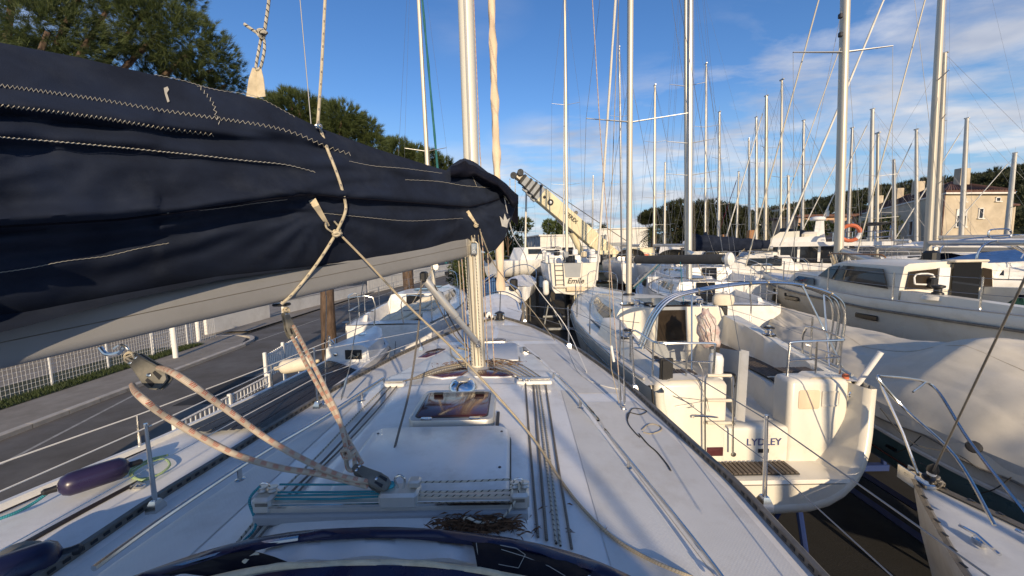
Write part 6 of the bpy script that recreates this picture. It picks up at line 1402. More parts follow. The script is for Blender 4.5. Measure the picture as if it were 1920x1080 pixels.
# ------------------------------------------------------------------ covered boat with a teal hull
tb_ = thing('covered_boat', 'boat with a teal blue hull under a sagging cream cloth cover on the right', 'boat', (6.9, 6.5, 0))
def tcl(y): return 7.0+(-.05)*(y-6)*.8
def thb(y): return tab(y, [2.5, 4.5, 6.5, 8, 9.2, 10.2], [1.5, 1.6, 1.5, 1.15, .62, .04])
def tdk(y): return EYE+tab(y, [2.5, 5, 8, 10.2], [-2.48, -2.40, -2.12, -1.72])
rg = []; rgs = []
for i in range(30):
    y = 2.5+i*(7.7/29); b_ = thb(y); c = tcl(y); d = tdk(y); kk = sstep((y-7)/3.2)
    rg.append([(c+b_*a, y, d+z) for a, z in ((-1, 0), (-1.0, -.10), (-.97+.1*kk, -.42))]+[(c+b_*a, y, d+z) for a, z in ((.97-.1*kk, -.42), (1.0, -.10), (1, 0))])
    rgs.append([(c+b_*a, y, d+z) for a, z in ((-.985+.1*kk, -.40), (-.86+.3*kk, -.95), (-.5+.3*kk, -1.35), (0, -1.5), (.5-.3*kk, -1.35), (.86-.3*kk, -.95), (.985-.1*kk, -.40))])
part('topsides', MB().loft([r[:3] for r in rg], False), M['gelgrey'], tb_); part('topsides', MB().loft([r[3:] for r in rg], False), M['gelgrey'], tb_)
mb = MB(); mb.loft(rgs, False); mb.face(range(7)); part('hull', mb, M['tealhull'], tb_)
part('rub_rail', MB().tube([(tcl(y)-thb(y)*1.0, y, tdk(y)-.40) for y in [2.6+i*.25 for i in range(29)]], .03, 6), M['gelgrey'], tb_)
part('boot_stripe', MB().tube([(tcl(y)-thb(y)*(.905-.18*sstep((y-7)/3)), y, tdk(y)-.80) for y in [2.6+i*.25 for i in range(27)]], .012, 5), M['antired'], tb_)
for u, v, y in ((1652, 780, 5.6),): part('hull_port', MB().box((tcl(5.4)-thb(5.4)*.955, 5.4, tdk(5.4)-.62), (.03, .16, .05), ch=.01), M['glass'], tb_)
part('fairlead', MB().lathe(P(1826, 838, 4.25), (-.7, -.6, .3), [(.07, 0), (.06, .02), (.035, .025)], 14), M['black'], tb_)
# cloth: a low peak forward, then the big hump aft
def tz_(q, y):
    """height of the cloth above deck at -1..1 across"""
    pk = tab(y, [2.0, 3.5, 4.8, 5.4, 5.75, 6.1, 6.6, 8, 9.4, 10.3], [.30, .66, .95, 1.04, .90, .68, .57, .47, .34, .20])
    w = tab(y, [2, 5.4, 6.4, 10], [.72, .72, .35, .25])
    prof = max(0, 1-abs(q)**tab(y, [2, 5.4, 6.4, 10], [1.9, 1.9, 1.4, 1.3]))
    z = pk*prof-.10*sstep((abs(q)-.85)/.2)
    wr_ = -.030*abs(math.sin(y*2.1+q*1.3))**14*(.4+abs(q))-.022*abs(math.sin(y*1.3-q*2.6+1))**18+.010*math.sin(q*15+y*5+2*mnoise.noise(Vector((q*2, y, 0))))*sstep((y-5.3)/1.0)
    wr_ += -.020*max(0, 1-abs(mnoise.noise(Vector((q*4.6+y*.25, y*.55-q*.3, 9)))*5))*sstep((y-2.5)/.6)-.008*max(0, 1-abs(mnoise.noise(Vector((q*9-y*.5, y*1.1+q, 4)))*5))
    fold = .022*math.sin(q*9+y*3.1)+.016*mnoise.noise(Vector((q*2.2, y*1.2, 2)))+.006*mnoise.noise(Vector((q*7, y*3, 5)))
    z += fold*sstep((1.05-abs(q))/.25)+wr_*sstep((1.02-abs(q))/.15)
    return z
rows = []
for j in range(160):
    y = 1.9+j*(8.42/159); rows.append([(tcl(y)+(thb(y)+.035)*q*(1+.012*math.sin(y*9)*sstep((abs(q)-.9)/.1)), y, tdk(y)+tz_(q, y)+(-.10-.05*math.sin(y*2.3)-.03*math.sin(y*6.1) if abs(q) > .999 else 0)) for q in [-1.0+2*k/80 for k in range(81)]])
cvb = thing('boat_cover', 'cream cloth cover draped over the teal hulled boat, with a rounded hump aft', 'boat cover', (6.9, 6.4, 3.2))
part('cover_cloth', MB().grid(rows), M['tarp'], cvb, ang=80)
hem = [Vector(r[0])+Vector((-.01, 0, -.01)) for r in rows]; part('hem_rope', MB().tube(hem[::4], .010, 5), M['ropegrey'], cvb)
for q in (-.35, .4): part('seam', MB().tube([Vector((tcl(y)+thb(y)*q, y, tdk(y)+tz_(q, y)+.006)) for y in [2.0+i*.2 for i in range(40)]], .004, 4), M['ropetan'], cvb)
for i, y in enumerate((4.0, 4.9, 5.9, 7.0, 8.1)):
    a = Vector((tcl(y)-thb(y)-.05, y, tdk(y)-.14)); rope('cover_tie', smooth_path([a, a+Vector((-.02, .12, -.22)), a+Vector((-.01, .3, -.40))], 5), .006, 'ropeblack', ['cover tie nearest the bow rail of the bottom right boat', 'cover tie second along the teal hull', 'cover tie third along the teal hull', 'cover tie fourth along the teal hull', 'cover tie closest to the tall bow of the covered boat'][i], 'rope', 'ties of the cream cover')
make_cradle(lambda x, y, z: Vector((7.0+x, 6.2+y, z)), 1.75, 4.5, 1.3, 'cradle in the dark under the teal hulled boat')
# ------------------------------------------------------------------ bow of the boat at the bottom right
br = thing('sailing_yacht', 'white yacht at the bottom right whose bow with steel pulpit points at the LYDLEY stern', 'sailing yacht', (3.7, 1.4, 0), 0, 'yachts standing in the yard')
bx, by = P(1722, 893, 3.65).x, 3.65; bz = P(1722, 905, 3.65).z; ba_ = math.radians(-28)    # axis points back to the right
ax = Vector((math.cos(R(-99)), math.sin(R(-99)), 0)); sx2 = Vector((-ax.y, ax.x, 0))
def bw_(s, x, z): return Vector((bx, by, 0))+ax*s+sx2*x+Vector((0, 0, z))
def bhb(s): return tab(s, [0, .4, 1, 2, 3.5, 6], [.03, .24, .52, .92, 1.3, 1.5])
def bdk(s): return bz-.06*s+.012*s*s
rg = []
for i in range(26):
    s = i*.2; b_ = bhb(s); d = bdk(s); fl = tab(s, [0, .6, 2, 5], [.0, .25, .55, .85]); st = 0.0
    rg.append([bw_(s+st, -b_, d), bw_(s, -b_*1.0, d-.06), bw_(s+.10*(1-min(1, s)), -b_*lerp(1, fl, .35), d-.45), bw_(s+.32*(1-min(1, s)), -b_*fl*.8, d-1.0), bw_(s+.5*(1-min(1, s)), 0, d-1.5), bw_(s+.32*(1-min(1, s)), b_*fl*.8, d-1.0), bw_(s+.10*(1-min(1, s)), b_*lerp(1, fl, .35), d-.45), bw_(s, b_, d-.06), bw_(s, b_, d)])
part('hull', MB().loft(rg, False), M['gel'], br)
part('hull_stripe', MB().tube([bw_(s+.12*(1-min(1, s))+.02, -bhb(s)*lerp(1, tab(s, [0, .6, 2, 5], [.0, .25, .55, .85]), .35)-.004, bdk(s)-.42) for s in [.25+.2*i for i in range(20)]], .012, 4), M['letterblack'], br)
part('deck', MB().grid([[bw_(s, bhb(s)*q, bdk(s)+.02*(1-q*q)) for q in [-1+i/5 for i in range(11)]] for s in [i*.2 for i in range(26)]]), M['gelgrey'], br)
part('coachroof', MB().loft([[bw_(s, w*q, bdk(s)+z) for q, z in ((-1, 0), (-.92, h_*.8), (-.8, h_), (.8, h_), (.92, h_*.8), (1, 0))] for s, w, h_ in ((1.25, .28, .03), (1.5, .45, .12), (2.2, .62, .20), (3.2, .80, .28), (5, .95, .38))], False, True, True), M['gel'], br)
part('fore_hatch', MB().slab([bw_(1.75, -.25, bdk(1.7)+.175), bw_(1.75, .25, bdk(1.7)+.175), bw_(2.35, .27, bdk(2.3)+.235), bw_(2.35, -.27, bdk(2.3)+.235)], (0, 0, 1), .04), M['gel'], br)
for q in (-1, 1):
    tr_ = part('toe_rail', MB().tube([bw_(s, q*bhb(s)*.985, bdk(s)+.03) for s in [i*.25 for i in range(20)]], .026, 4), M['rail'], br)
    mb = MB()
    for i in range(16): s = .15+.16*i; mb.box(bw_(s, q*bhb(s)*.985, bdk(s)+.058), (.05, .02, .006), Matrix.Rotation(R(-99), 3, 'Z'))
    part('slots', mb, M['black'], tr_, kind='stuff')
    part('bow_cleat', MB().tube([bw_(.66, q*.20, bdk(.6)+.05), bw_(.80, q*.20, bdk(.6)+.075), bw_(.98, q*.21, bdk(.6)+.05)], .014, 6).box(bw_(.82, q*.2, bdk(.6)+.03), (.10, .04, .05), Matrix.Rotation(R(-99), 3, 'Z'), ch=.01), M['chrome'], br)
part('bow_fitting', MB().box(bw_(.02, 0, bdk(0)+.04), (.26, .10, .05), Matrix.Rotation(R(-99), 3, 'Z'), ch=.01).box(bw_(-.08, .045, bdk(0)+.02), (.20, .010, .14), Matrix.Rotation(R(-99), 3, 'Z')).box(bw_(-.08, -.045, bdk(0)+.02), (.20, .010, .14), Matrix.Rotation(R(-99), 3, 'Z')), M['steel'], br)
part('bow_roller', MB().lathe(bw_(-.12, -.04, bdk(0)+.04), sx2, [(.035, 0), (.02, .04), (.035, .08)], 12), M['black'], br)
part('furler', MB().lathe(bw_(.10, 0, bdk(0)+.10), ax*.35+Vector((0, 0, 1)), [(.02, 0), (.05, .01), (.05, .03), (.02, .04), (.02, .10), (.045, .11), (.045, .14), (.015, .2)], 12), M['black'], br)
part('furler_drum', MB().lathe(bw_(.13, 0, bdk(0)+.17), ax*.35+Vector((0, 0, 1)), [(.035, 0), (.038, .03), (.03, .05)], 12), M['gel'], br)
ft = bw_(.12, 0, bdk(0)+.12); fe = P(1925, 515, 2.54); part('forestay', MB().tube([ft, fe, ft+(fe-ft)*6], .0075, 6), M['rail'], br)
pp = [P(1865, 985, 2.91), P(1790, 855, 3.40), P(1700, 770, 3.90), P(1648, 712, 4.02), P(1660, 706, 4.08), P(1730, 715, 4.33), P(1762, 738, 4.27), P(1820, 830, 3.71), P(1925, 965, 3.09)]
part('pulpit', MB().tube(smooth_path([Vector(p) for p in pp], 6), .0145, 8), M['steel'], br)
part('pulpit_leg', MB().tube([P(1652, 722, 4.02), P(1692, 810, 3.77), P(1722, 892, 3.61)], .0135, 7), M['steel'], br); part('pulpit_leg', MB().tube([P(1735, 717, 4.33), P(1712, 735, 4.08)], .011, 6), M['steel'], br)
part('chain_coil', knot(P(1757, 905, 3.54), .05, .012, 5), M['rail'], br)
rope('cord', smooth_path([P(1726, 868, 3.59), P(1745, 880, 3.56), P(1766, 905, 3.54), P(1785, 940, 3.46)], 6), .005, 'ropeblack', 'dark cord looping at the bow of the bottom right boat')
rope('cord', smooth_path([P(1650, 765, 4.3), P(1710, 830, 4.1), P(1790, 850, 4.1), P(1835, 878, 4.0), P(1862, 884, 4.89)], 6), .006, 'ropeblack', 'dark cord hanging along the edge of the cream cover')
make_cradle(lambda x, y, z: Vector((3.6+x, 1.0+y, z)), 1.2, 2.6, .9, 'cradle under the bow of the bottom right boat')

# ------------------------------------------------------------------ motor sailer with a wheelhouse
pt = thing('motor_sailer', 'cream motor sailer with a long wheelhouse of dark windows behind the cream cover', 'motor sailer', (10.4, 10.5, 0))
pa = Vector((8.95, 15.6, 0)); pb_ = Vector((8.95, 5.4, 0))
pd_ = (pb_-pa); PL = pd_.length; pd_.normalize(); ps_ = Vector((-pd_.y, pd_.x, 0))
if ps_.y < 0: ps_ = -ps_                  # away from the camera
def pw(s, x, z): return pa+pd_*s+ps_*(x+1.45)+Vector((0, 0, z))
def phb(s): return tab(s, [0, .6, 2, 4, 8, PL], [.05, .6, 1.15, 1.45, 1.5, 1.35])
def pdk(s): return EYE+tab(s, [0, 3, 6, PL], [-1.05, -1.32, -1.45, -1.42])
rg = []
for i in range(30):
    s = PL*i/29; b_ = phb(s); d = pdk(s); fl = tab(s, [0, 2, 5, PL], [.15, .6, .85, .9])
    rg.append([pw(s, b_*a, d+z) for a, z in ((-1, .12), (-1.02, .02), (-1.0, -.10), (-lerp(1, fl, .5), -.6), (-fl, -1.0), (-fl*.5, -1.5), (0, -1.7), (fl*.5, -1.5), (fl, -1.0), (lerp(1, fl, .5), -.6), (1, -.10), (1.02, .02), (1, .12))])
mb = MB(); mb.loft(rg, False); mb.face(range(13)); part('hull', mb, M['gel2'], pt)
part('deck', MB().grid([[pw(s, phb(s)*.99*q, pdk(s)+.03*(1-q*q)) for q in [-1+i/4 for i in range(9)]] for s in [PL*i/29 for i in range(30)]]), M['deckwhite'], pt)
part('rub_strake', MB().tube([pw(s, -phb(s)*1.03, pdk(s)-.13) for s in [PL*i/29 for i in range(30)]], .03, 6), M['rail'], pt)
part('toe_rail', MB().tube([pw(s, -phb(s)*.99, pdk(s)+.14) for s in [PL*i/29 for i in range(30)]], .018, 5), M['alu'], pt)
for s in (3.2, 6.0): part('hull_port', MB().box(pw(s, -phb(s)*.985, pdk(s)-.36), (.62, .05, .13), Matrix.Rotation(math.atan2(pd_.y, pd_.x), 3, 'Z'), ch=.02), M['glass'], pt)
PR = Matrix.Rotation(math.atan2(pd_.y, pd_.x), 3, 'Z')
# trunk cabin forward, then the wheelhouse
S0, S1, S2 = 1.7, 3.0, 6.1
def house(nm, st, m='gel2'): return part(nm, MB().loft([[pw(s, w*q, pdk(s)+z) for q, z in ((-1, 0), (-.96, h_*.5), (-.90, h_*.93), (-.80, h_), (0, h_*1.04), (.80, h_), (.90, h_*.93), (.96, h_*.5), (1, 0))] for s, w, h_ in st], False, True, True), M[m], pt, ang=40)
house('trunk_cabin', ((2.0, .65, .05), (2.6, .9, .40), (4.3, 1.08, .46)))
house('wheelhouse', ((3.9, 1.06, .46), (4.3, 1.10, .84), (4.7, 1.13, .96), (5.8, 1.16, 1.0), (6.45, 1.16, .98)))
def pwin(nm, quad, m='glass', th=.03, par=pt):
    c = [pw(*q) for q in quad]; n_ = (c[1]-c[0]).cross(c[2]-c[0]).normalized()
    if n_.dot(CAMP-c[0]) < 0: n_ = -n_
    return part(nm, MB().slab([p+n_*.004 for p in c], n_, th), M[m], par)
pwin('side_window', [(4.0, -1.11, pdk(4)+.44), (4.55, -1.15, pdk(4.5)+.42), (4.72, -1.09, pdk(4.7)+.82), (4.35, -1.06, pdk(4.4)+.76)])
pwin('side_window', [(4.65, -1.16, pdk(4.6)+.40), (6.25, -1.19, pdk(6.2)+.36), (6.0, -1.10, pdk(6)+.84), (4.85, -1.10, pdk(4.8)+.83)])
pwin('cabin_window', [(2.75, -.94, pdk(2.8)+.14), (3.8, -1.06, pdk(3.8)+.14), (3.7, -1.0, pdk(3.7)+.34), (2.9, -.88, pdk(2.9)+.32)])
# after face of the wheelhouse
pwin('aft_window', [(6.47, -1.0, pdk(6)+.38), (6.47, -.30, pdk(6)+.38), (6.475, -.30, pdk(6)+.86), (6.475, -.94, pdk(6)+.80)], 'brownglass')
fr_ = [(6.50, -.82, pdk(6)+.50), (6.50, -.42, pdk(6)+.50), (6.50, -.42, pdk(6)+.72), (6.50, -.82, pdk(6)+.72)]; part('window_frame', MB().tube(smooth_path([pw(*f) for f in fr_]+[pw(*fr_[0])], 3), .024, 6), M['gel'], pt)
pwin('shutter', [(6.47, -.26, pdk(6)+.36), (6.47, .0, pdk(6)+.36), (6.475, .0, pdk(6)+.88), (6.475, -.26, pdk(6)+.88)], 'gel')
pwin('door', [(6.47, .05, pdk(6)-.10), (6.47, .70, pdk(6)-.10), (6.478, .70, pdk(6)+1.0), (6.478, .05, pdk(6)+1.02)], 'glass', .045)
part('door_hood', MB().box(pw(6.45, .38, pdk(6)+1.03), (.35, .80, .06), PR, ch=.02), M['cloud'], pt)
pwin('aft_window', [(6.47, .78, pdk(6)+.40), (6.47, 1.04, pdk(6)+.40), (6.475, .98, pdk(6)+.82), (6.475, .78, pdk(6)+.86)], 'brownglass')
part('cockpit_coaming', MB().loft([[pw(s, -1.15, pdk(s)), pw(s, -1.12, pdk(s)+h_), pw(s, -.85, pdk(s)+h_), pw(s, -.82, pdk(s))] for s, h_ in ((6.5, .34), (7.6, .30), (9.2, .22), (PL-.2, .16))], True, True, True), M['gel2'], pt)
part('cockpit_coaming', MB().loft([[pw(s, 1.15, pdk(s)), pw(s, 1.12, pdk(s)+h_), pw(s, .85, pdk(s)+h_), pw(s, .82, pdk(s))] for s, h_ in ((6.5, .40), (7.6, .45), (9.2, .32), (PL-.2, .22))], True, True, True), M['gel2'], pt)
wq = pw(7.15, -.98, pdk(7)+.31); part('winch', MB().lathe(wq, (0, 0, 1), [(.11, 0), (.10, .05), (.07, .07), (.07, .14), (.12, .17), (.12, .21), (.05, .23)], 18), M['black'], pt); part('winch_pad', MB().lathe(wq-Vector((0, 0, .10)), (0, 0, 1), [(.28, 0), (.24, .08), (.15, .11)], 16), M['gel2'], pt)
for s in (1.0, 2.6, 4.7, 6.6, 8.3):
    a = pw(s, -phb(s)*.96, pdk(s)+.1); part('stanchion', MB().tube([a, a+Vector((0, 0, .68))], .017, 6), M['steel'], pt)
for dz in (.76, .45): part('lifeline', MB().tube([pw(s, -phb(s)*.96, pdk(s)+dz) for s in (.1, 1.0, 2.6, 4.7, 6.6, 8.3, PL-.1)], .006, 4), M['wire'], pt)
for s_ in (1.5, 2.2, 2.9): part('fender_board', MB().box(pw(s_, -phb(s_)*1.02, pdk(s_)-.28), (.06, .06, .10), PR, ch=.01), M['black'], pt)
part('grab_handle', MB().tube([pw(3.9, -.78, pdk(4)+1.06), pw(4.0, -.78, pdk(4)+1.12), pw(5.6, -.78, pdk(5)+1.14), pw(5.7, -.78, pdk(5)+1.07)], .018, 6), M['wood'], pt)
pm = P(1571, 528, 12.3); pmt = P(1585, 0, 12.3); pd2 = (pmt-pm).normalized(); ptop = pm+pd2*13
mm = part('mast', MB().loft([oval(lerp(pm-pd2*.6, ptop, k), .10, .13) for k in (0, .5, 1)], True, True, True), M['mast'], pt)
sc_ = P(1582, 98, 12.3)
for uu, vv in ((1487, 98), (1674, 86)): part('spreader', MB().tube([sc_, P(uu, vv, 12.1)], [.05, .028], 6, flat=.5), M['mastdark'], mm)
for v_q in (30, 65): part('mast_light', MB().box(P(1576, v_q, 12.15), (.11, .10, .14), ch=.02), M['black'], mm)
for i in range(30):
    a = P(1571+random.uniform(-17, 17), random.uniform(470, 490), 12.1+random.uniform(-.1, .1)); b_ = P(1571+random.uniform(-20, 20), random.uniform(500, 535), 12.1+random.uniform(-.1, .1))
    part('coiled_halyard', MB().tube(smooth_path([a, lerp(a, b_, .5)+Vector((random.uniform(-.1, .1), -.08, 0)), b_], 3), .012, 5), M[random.choice(['ropetan', 'ropegrey', 'ropefleck'])], mm)
pbo = part('boom', MB().tube([P(1580, 470, 12.2), P(1745, 527, 9.1)], .085, 10, flat=1.25), M['alu'], pt)
part('boom_end', MB().box(P(1748, 529, 9.05), (.16, .16, .22), ch=.03), M['black'], pbo)
for (u0, v0, u1, v1, r) in ((1535, 0, 1398, 500, .022), (1575, 90, 1440, 470, .014), (1487, 98, 1490, 555, .006), (1674, 86, 1672, 530, .006), (1580, 10, 1470, 545, .006), (1590, 100, 1620, 520, .005), (1740, -20, 1600, 500, .020), (1715, 0, 1780, 540, .006)):
    part('stay', MB().tube([P(u0, v0, 12.3), P(u1, v1, 12.5 if r < .02 else 13.5)], r, 6), M['mast' if r > .01 else 'wire'], pt)
rd = thing('rubber_dinghy', 'deflated black dinghy with cream bands rolled up on the wheelhouse roof', 'dinghy', P(1712, 532, 8.9))
rg = [];
for i in range(15):
    f = i/14; c = lerp(P(1672, 534, 9.9), P(1750, 526, 9.5), f); w = .10+.14*math.sin(math.pi*f)**.6; rg.append([c+Vector((math.cos(q)*w*.6, math.sin(q)*w*1.2, math.sin(q*2+1)*.02+w*.9*math.sin(q))) for q in [2*math.pi*k/14 for k in range(14)]])
part('hull_roll', MB().loft(rg, True, True, True), M['black'], rd)
for k in (0, 1): part('band', MB().tube([P(1682+k*6, 536-k*4, 9.7), P(1700, 541-k*5, 9.5), P(1722, 538-k*5, 9.4), P(1740, 530-k*3, 9.4)], .018, 5), M['cloud'], rd)
gs = thing('green_bag', 'dark green sail bag on the after deck at the right edge', 'bag', P(1912, 585, 8.2)); part('bag', MB().loft([[P(1912, 585, 8.2)+Vector((math.cos(q)*w, math.sin(q)*w, z+.02*math.sin(q*5))) for q in [2*math.pi*k/14 for k in range(14)]] for z, w in ((-.28, .20), (-.1, .27), (.12, .24), (.25, .12), (.30, .05))], True, True, True), mat('dark green cloth', (0.01, 0.06, 0.035), .7, var=.3, vscale=6), gs); part('bag_neck', MB().lathe(P(1912, 585, 8.2)+Vector((0, 0, .29)), (0, 0, 1), [(.05, 0), (.03, .02), (.07, .08)], 10), M['navydark'], gs)
make_cradle(lambda x, y, z: pw(5.5+y, x, z), 1.85, 5.5, 1.4, 'cradle under the cream motor sailer')
# ------------------------------------------------------------------ the boats farther off
def far(label, u, Y, **k):
    k.setdefault('dist', 2); return make_yacht('sailing_yacht', label, u, Y, **k)
# Emile: stern towards us, on a cradle
tE, E = far('white yacht on a blue cradle with Emile written on its broad stern', 1063, 26.0, heading=5, loa=11.0, beam=3.5, deck=4.25, mf=.53, top=(1059, 0), mast_h=17, mast_r=.10, spv=(347, 197), dist=1, boom=False, fb=1.4, bottom='letterblack', gen='genoawhite')
WE, yE = E['W'], E['ys0']
hbE, shE = E['hb'](0), E['sheer'](0)
part('transom_rim', MB().tube([WE(hbE*a, yE-.02, shE+z) for a, z in ((1, 0), (1.0, -.3), (.95, -.8), (.80, -1.25), (.4, -1.55), (0, -1.62), (-.4, -1.55), (-.80, -1.25), (-.95, -.8), (-1.0, -.3), (-1, 0))], .05, 6), M['gel'], tE)
part('transom', MB().slab([WE(hbE*a, yE-.03, shE+z) for a, z in ((.98, .02), (.98, -.3), (.92, -.8), (.76, -1.22), (.4, -1.5), (0, -1.56), (-.4, -1.5), (-.76, -1.22), (-.92, -.8), (-.98, -.3), (-.98, .02))], WE(0, -1, 0)-WE(0, 0, 0), .03), M['gel2'], tE)
part('walk_through', MB().slab([WE(a, yE-.065, shE+z) for a, z in ((-.48, .02), (.42, .02), (.36, -.72), (-.40, -.72))], WE(0, -1, 0)-WE(0, 0, 0), .012), M['greypaint'], tE)
part('stern_step', MB().box(WE(.1, yE-.10, shE-1.22), (2.2, .22, .10), Matrix.Rotation(-R(5), 3, 'Z'), ch=.03), M['gel2'], tE)
part('stern_plank', MB().box(WE(.12, yE-.22, shE-1.32), (.95, .06, .22), Matrix.Rotation(-R(5), 3, 'Z'), ch=.01), M['genoa'], tE)
part('name', text_mb('Emile', .40, WE(.12, yE-.085, shE-.92), WE(1, 0, 0)-WE(0, 0, 0), (0, 0, 1), .01, .006, .25), M['letterblack'], tE)
for a in (-.98, -.55): part('stern_ladder', MB().tube([WE(a, yE-.12, shE+.30), WE(a+.08, yE-.14, shE-1.2)], .022, 6), M['steel'], tE)
for k in range(5): part('ladder_rung', MB().tube([WE(-.98+.02*k, yE-.13, shE-.1-.25*k), WE(-.55+.015*k, yE-.13, shE-.1-.25*k)], .016, 5), M['steel'], tE)
for a in (-1.2, 1.15): part('stern_locker', MB().box(WE(a, yE+.35, shE+.22), (.55, .5, .5), Matrix.Rotation(-R(5), 3, 'Z'), ch=.08), M['gel'], tE)
fender('fender', WE(-1.45, yE-.18, shE-.85), WE(-1.42, yE-.18, shE-1.65), .16, 'gel', 'white fender hanging from the left quarter of the yacht named Emile')
bE = P(1066, 492, 25.6); part('lowered_boom', MB().tube([bE, P(1108, 556, 21.5)], .13, 8), M['mast'], tE)
for q in range(6): part('stern_clutter', MB().box(WE(-1.3+.5*q, yE+1.2+.3*(q % 3), shE+.45+.12*(q % 2)), (.3, .3, .35), Matrix.Rotation(q, 3, 'Z'), ch=.06), M[['gel', 'black', 'greypaint', 'gel', 'web', 'gel'][q]], tE)
# boat just beyond the covered one, mast with two spreaders
far('white yacht behind the steel arch whose grey mast passes the grey boom', 1291, 13.8, heading=10, loa=8.6, beam=2.8, deck=3.5, mf=.5, top=(1294, 0), mast_h=13.5, mast_r=.095, mast_mat='mastdark', spv=(329, 269), boom=True, boom_rot=-12, cover=None, dist=1.2)
far('white yacht with a tall navy boom cover and a pale mast beside a grey one', 1287, 19.5, heading=6, loa=10, beam=3.2, deck=3.7, top=(1286, 0), mast_h=16, mast_r=.10, spv=(162,), boom_rot=62, cover='navy', cover_h=.36)
far('white yacht right of the wheelhouse mast with a long blue grey boom', 1733, 15.5, heading=-50, loa=11, beam=3.4, deck=3.7, mf=.5, top=(1765, 0), mast_h=16, mast_r=.10, spv=(152,), boom_rot=-58, gen='genoawhite', dist=1.2)
spec = [ # u, Y, u_top, v_top, heading, extras, label
    (1345, 33, 1349, 210, -8, dict(mast_mat='mastwhite'), 'distant white yacht with a pale mast between the pine clump and the red sail'),
    (1404, 40, 1404, 260, 12, dict(mast_mat='mastwhite', wr=.006), 'distant yacht with a thin pale mast just right of the red furled sail'),
    (1416, 34, 1418, 220, -5, dict(mast_mat='mastwhite', cover='navy'), 'distant yacht with a white mast, middle of a close trio left of the fly bridge'),
    (1432, 29, 1437, 180, -20, dict(gen='genoawhite'), 'distant yacht with the tallest mast of a close trio left of the fly bridge'),
    (1501, 34, 1507, 226, -20, dict(mast_mat='mastdark'), 'distant yacht with a grey mast rising behind the fly bridge'),
    (1585, 33, 1598, 240, -30, dict(mast_mat='mastdark', gen='genoawhite'), 'distant yacht with a leaning thin mast right of the wheelhouse mast'),
    (1627, 29, 1636, 205, -25, dict(mast_mat='mastwhite', mast_r=.12, gen='genoawhite'), 'distant yacht with a white mast in front of the dark wooded hill'),
    (1714, 31, 1718, 243, -15, dict(mast_mat='mastwhite', gen='genoawhite'), 'distant yacht whose thin white mast crosses the shaded long wall of the house'),
    (1747, 22, 1771, 100, -40, dict(mast_mat='mast', mast_r=.11), 'yacht with a mast close beside the taller one, in front of the house corner'),
    (1795, 30, 1813, 222, -25, dict(mast_mat='mastwhite', mast_r=.12, gen='genoawhite'), 'distant yacht whose white mast crosses the sunlit end of the house'),
    (1879, 33, 1903, 287, -35, dict(mast_mat='mastwhite', mast_r=.14, gen='genoawhite'), 'distant yacht with a leaning white mast right of the sunlit house end'),
    (1378, 45, 1385, 322, -10, dict(mast_mat='mastwhite', gen='red'), 'distant yacht carrying a red furled sail in front of the pine clump'),
    (1110, 46, 1112, 330, 5, dict(mast_mat='mastwhite', wr=.006), 'far yacht in front of the white warehouse left of the crane'),
    (1245, 40, 1247, 305, 15, dict(mast_mat='mastwhite', wr=.006), 'far yacht standing before the palm tree by the warehouse'),
    (1165, 31, 1160, 0, 4, dict(mast_mat='mastdark', mast_r=.07), 'yacht half hidden behind the crane foot with a thin dark mast'),
    (985, 36, 987, 345, 10, dict(mast_mat='mastwhite', wr=.006), 'far white yacht just right of the rolled tan sail'),
    (1475, 30, 1478, 330, 60, dict(mast_mat='mastwhite', wr=.005, coach=.5), 'far white yacht with a short mast just left of the fly bridge radar mast'),
    (1672, 27, 1676, 300, 35, dict(mast_mat='mastdark', wr=.005), 'yacht with a short grey mast below the shaded house wall'),
    (1640, 21, 1646, 250, 5, dict(mast_mat='mast', mast_r=.07, hoodm='navy'), 'yacht with a slim cream mast between the wheelhouse mast and the house'),
    (1225, 27, 1228, 160, 3, dict(mast_mat='mast', mast_r=.07, hoodm='greycover'), 'yacht with a slim mast right of the grey boom root, before the palm'),
    (1320, 26, 1324, 120, 10, dict(mast_mat='mastwhite', mast_r=.06, cover='navy'), 'yacht in front of the pine clump with a very slim white mast'),
    (1460, 24, 1466, 150, -6, dict(mast_mat='mast', mast_r=.06, cover='greycover'), 'yacht with a slim cream mast standing left of the fly bridge yacht')]
for u, Y, ut, vt, hd_, ex, lab in spec:
    k = dict(loa=10+random.uniform(-1, 2), beam=3.3+random.uniform(-.2, .4), deck=3.75+random.uniform(-.2, .5), top=(ut, vt), heading=hd_, mast_r=.095, boom_rot=random.uniform(-15, 15), win=2, bare=True, fb=1.25, bottom=random.choice(['antifoul', 'antired', 'bluesteel']), stripe=random.choice([None, None, 'bluesteel', 'navyvinyl']),
             hoodm=random.choice(['navy', None, 'cloud', 'greycover']), spreaders=random.choice([(.45,), (.36, .68)]), cradle=False)
    if vt == 0: k['mast_h'] = 16
    if random.random() < .3 and 'mast_mat' not in ex: k['mast_mat'] = 'mastdark'
    k.update(ex); far(lab, u, Y, **k)
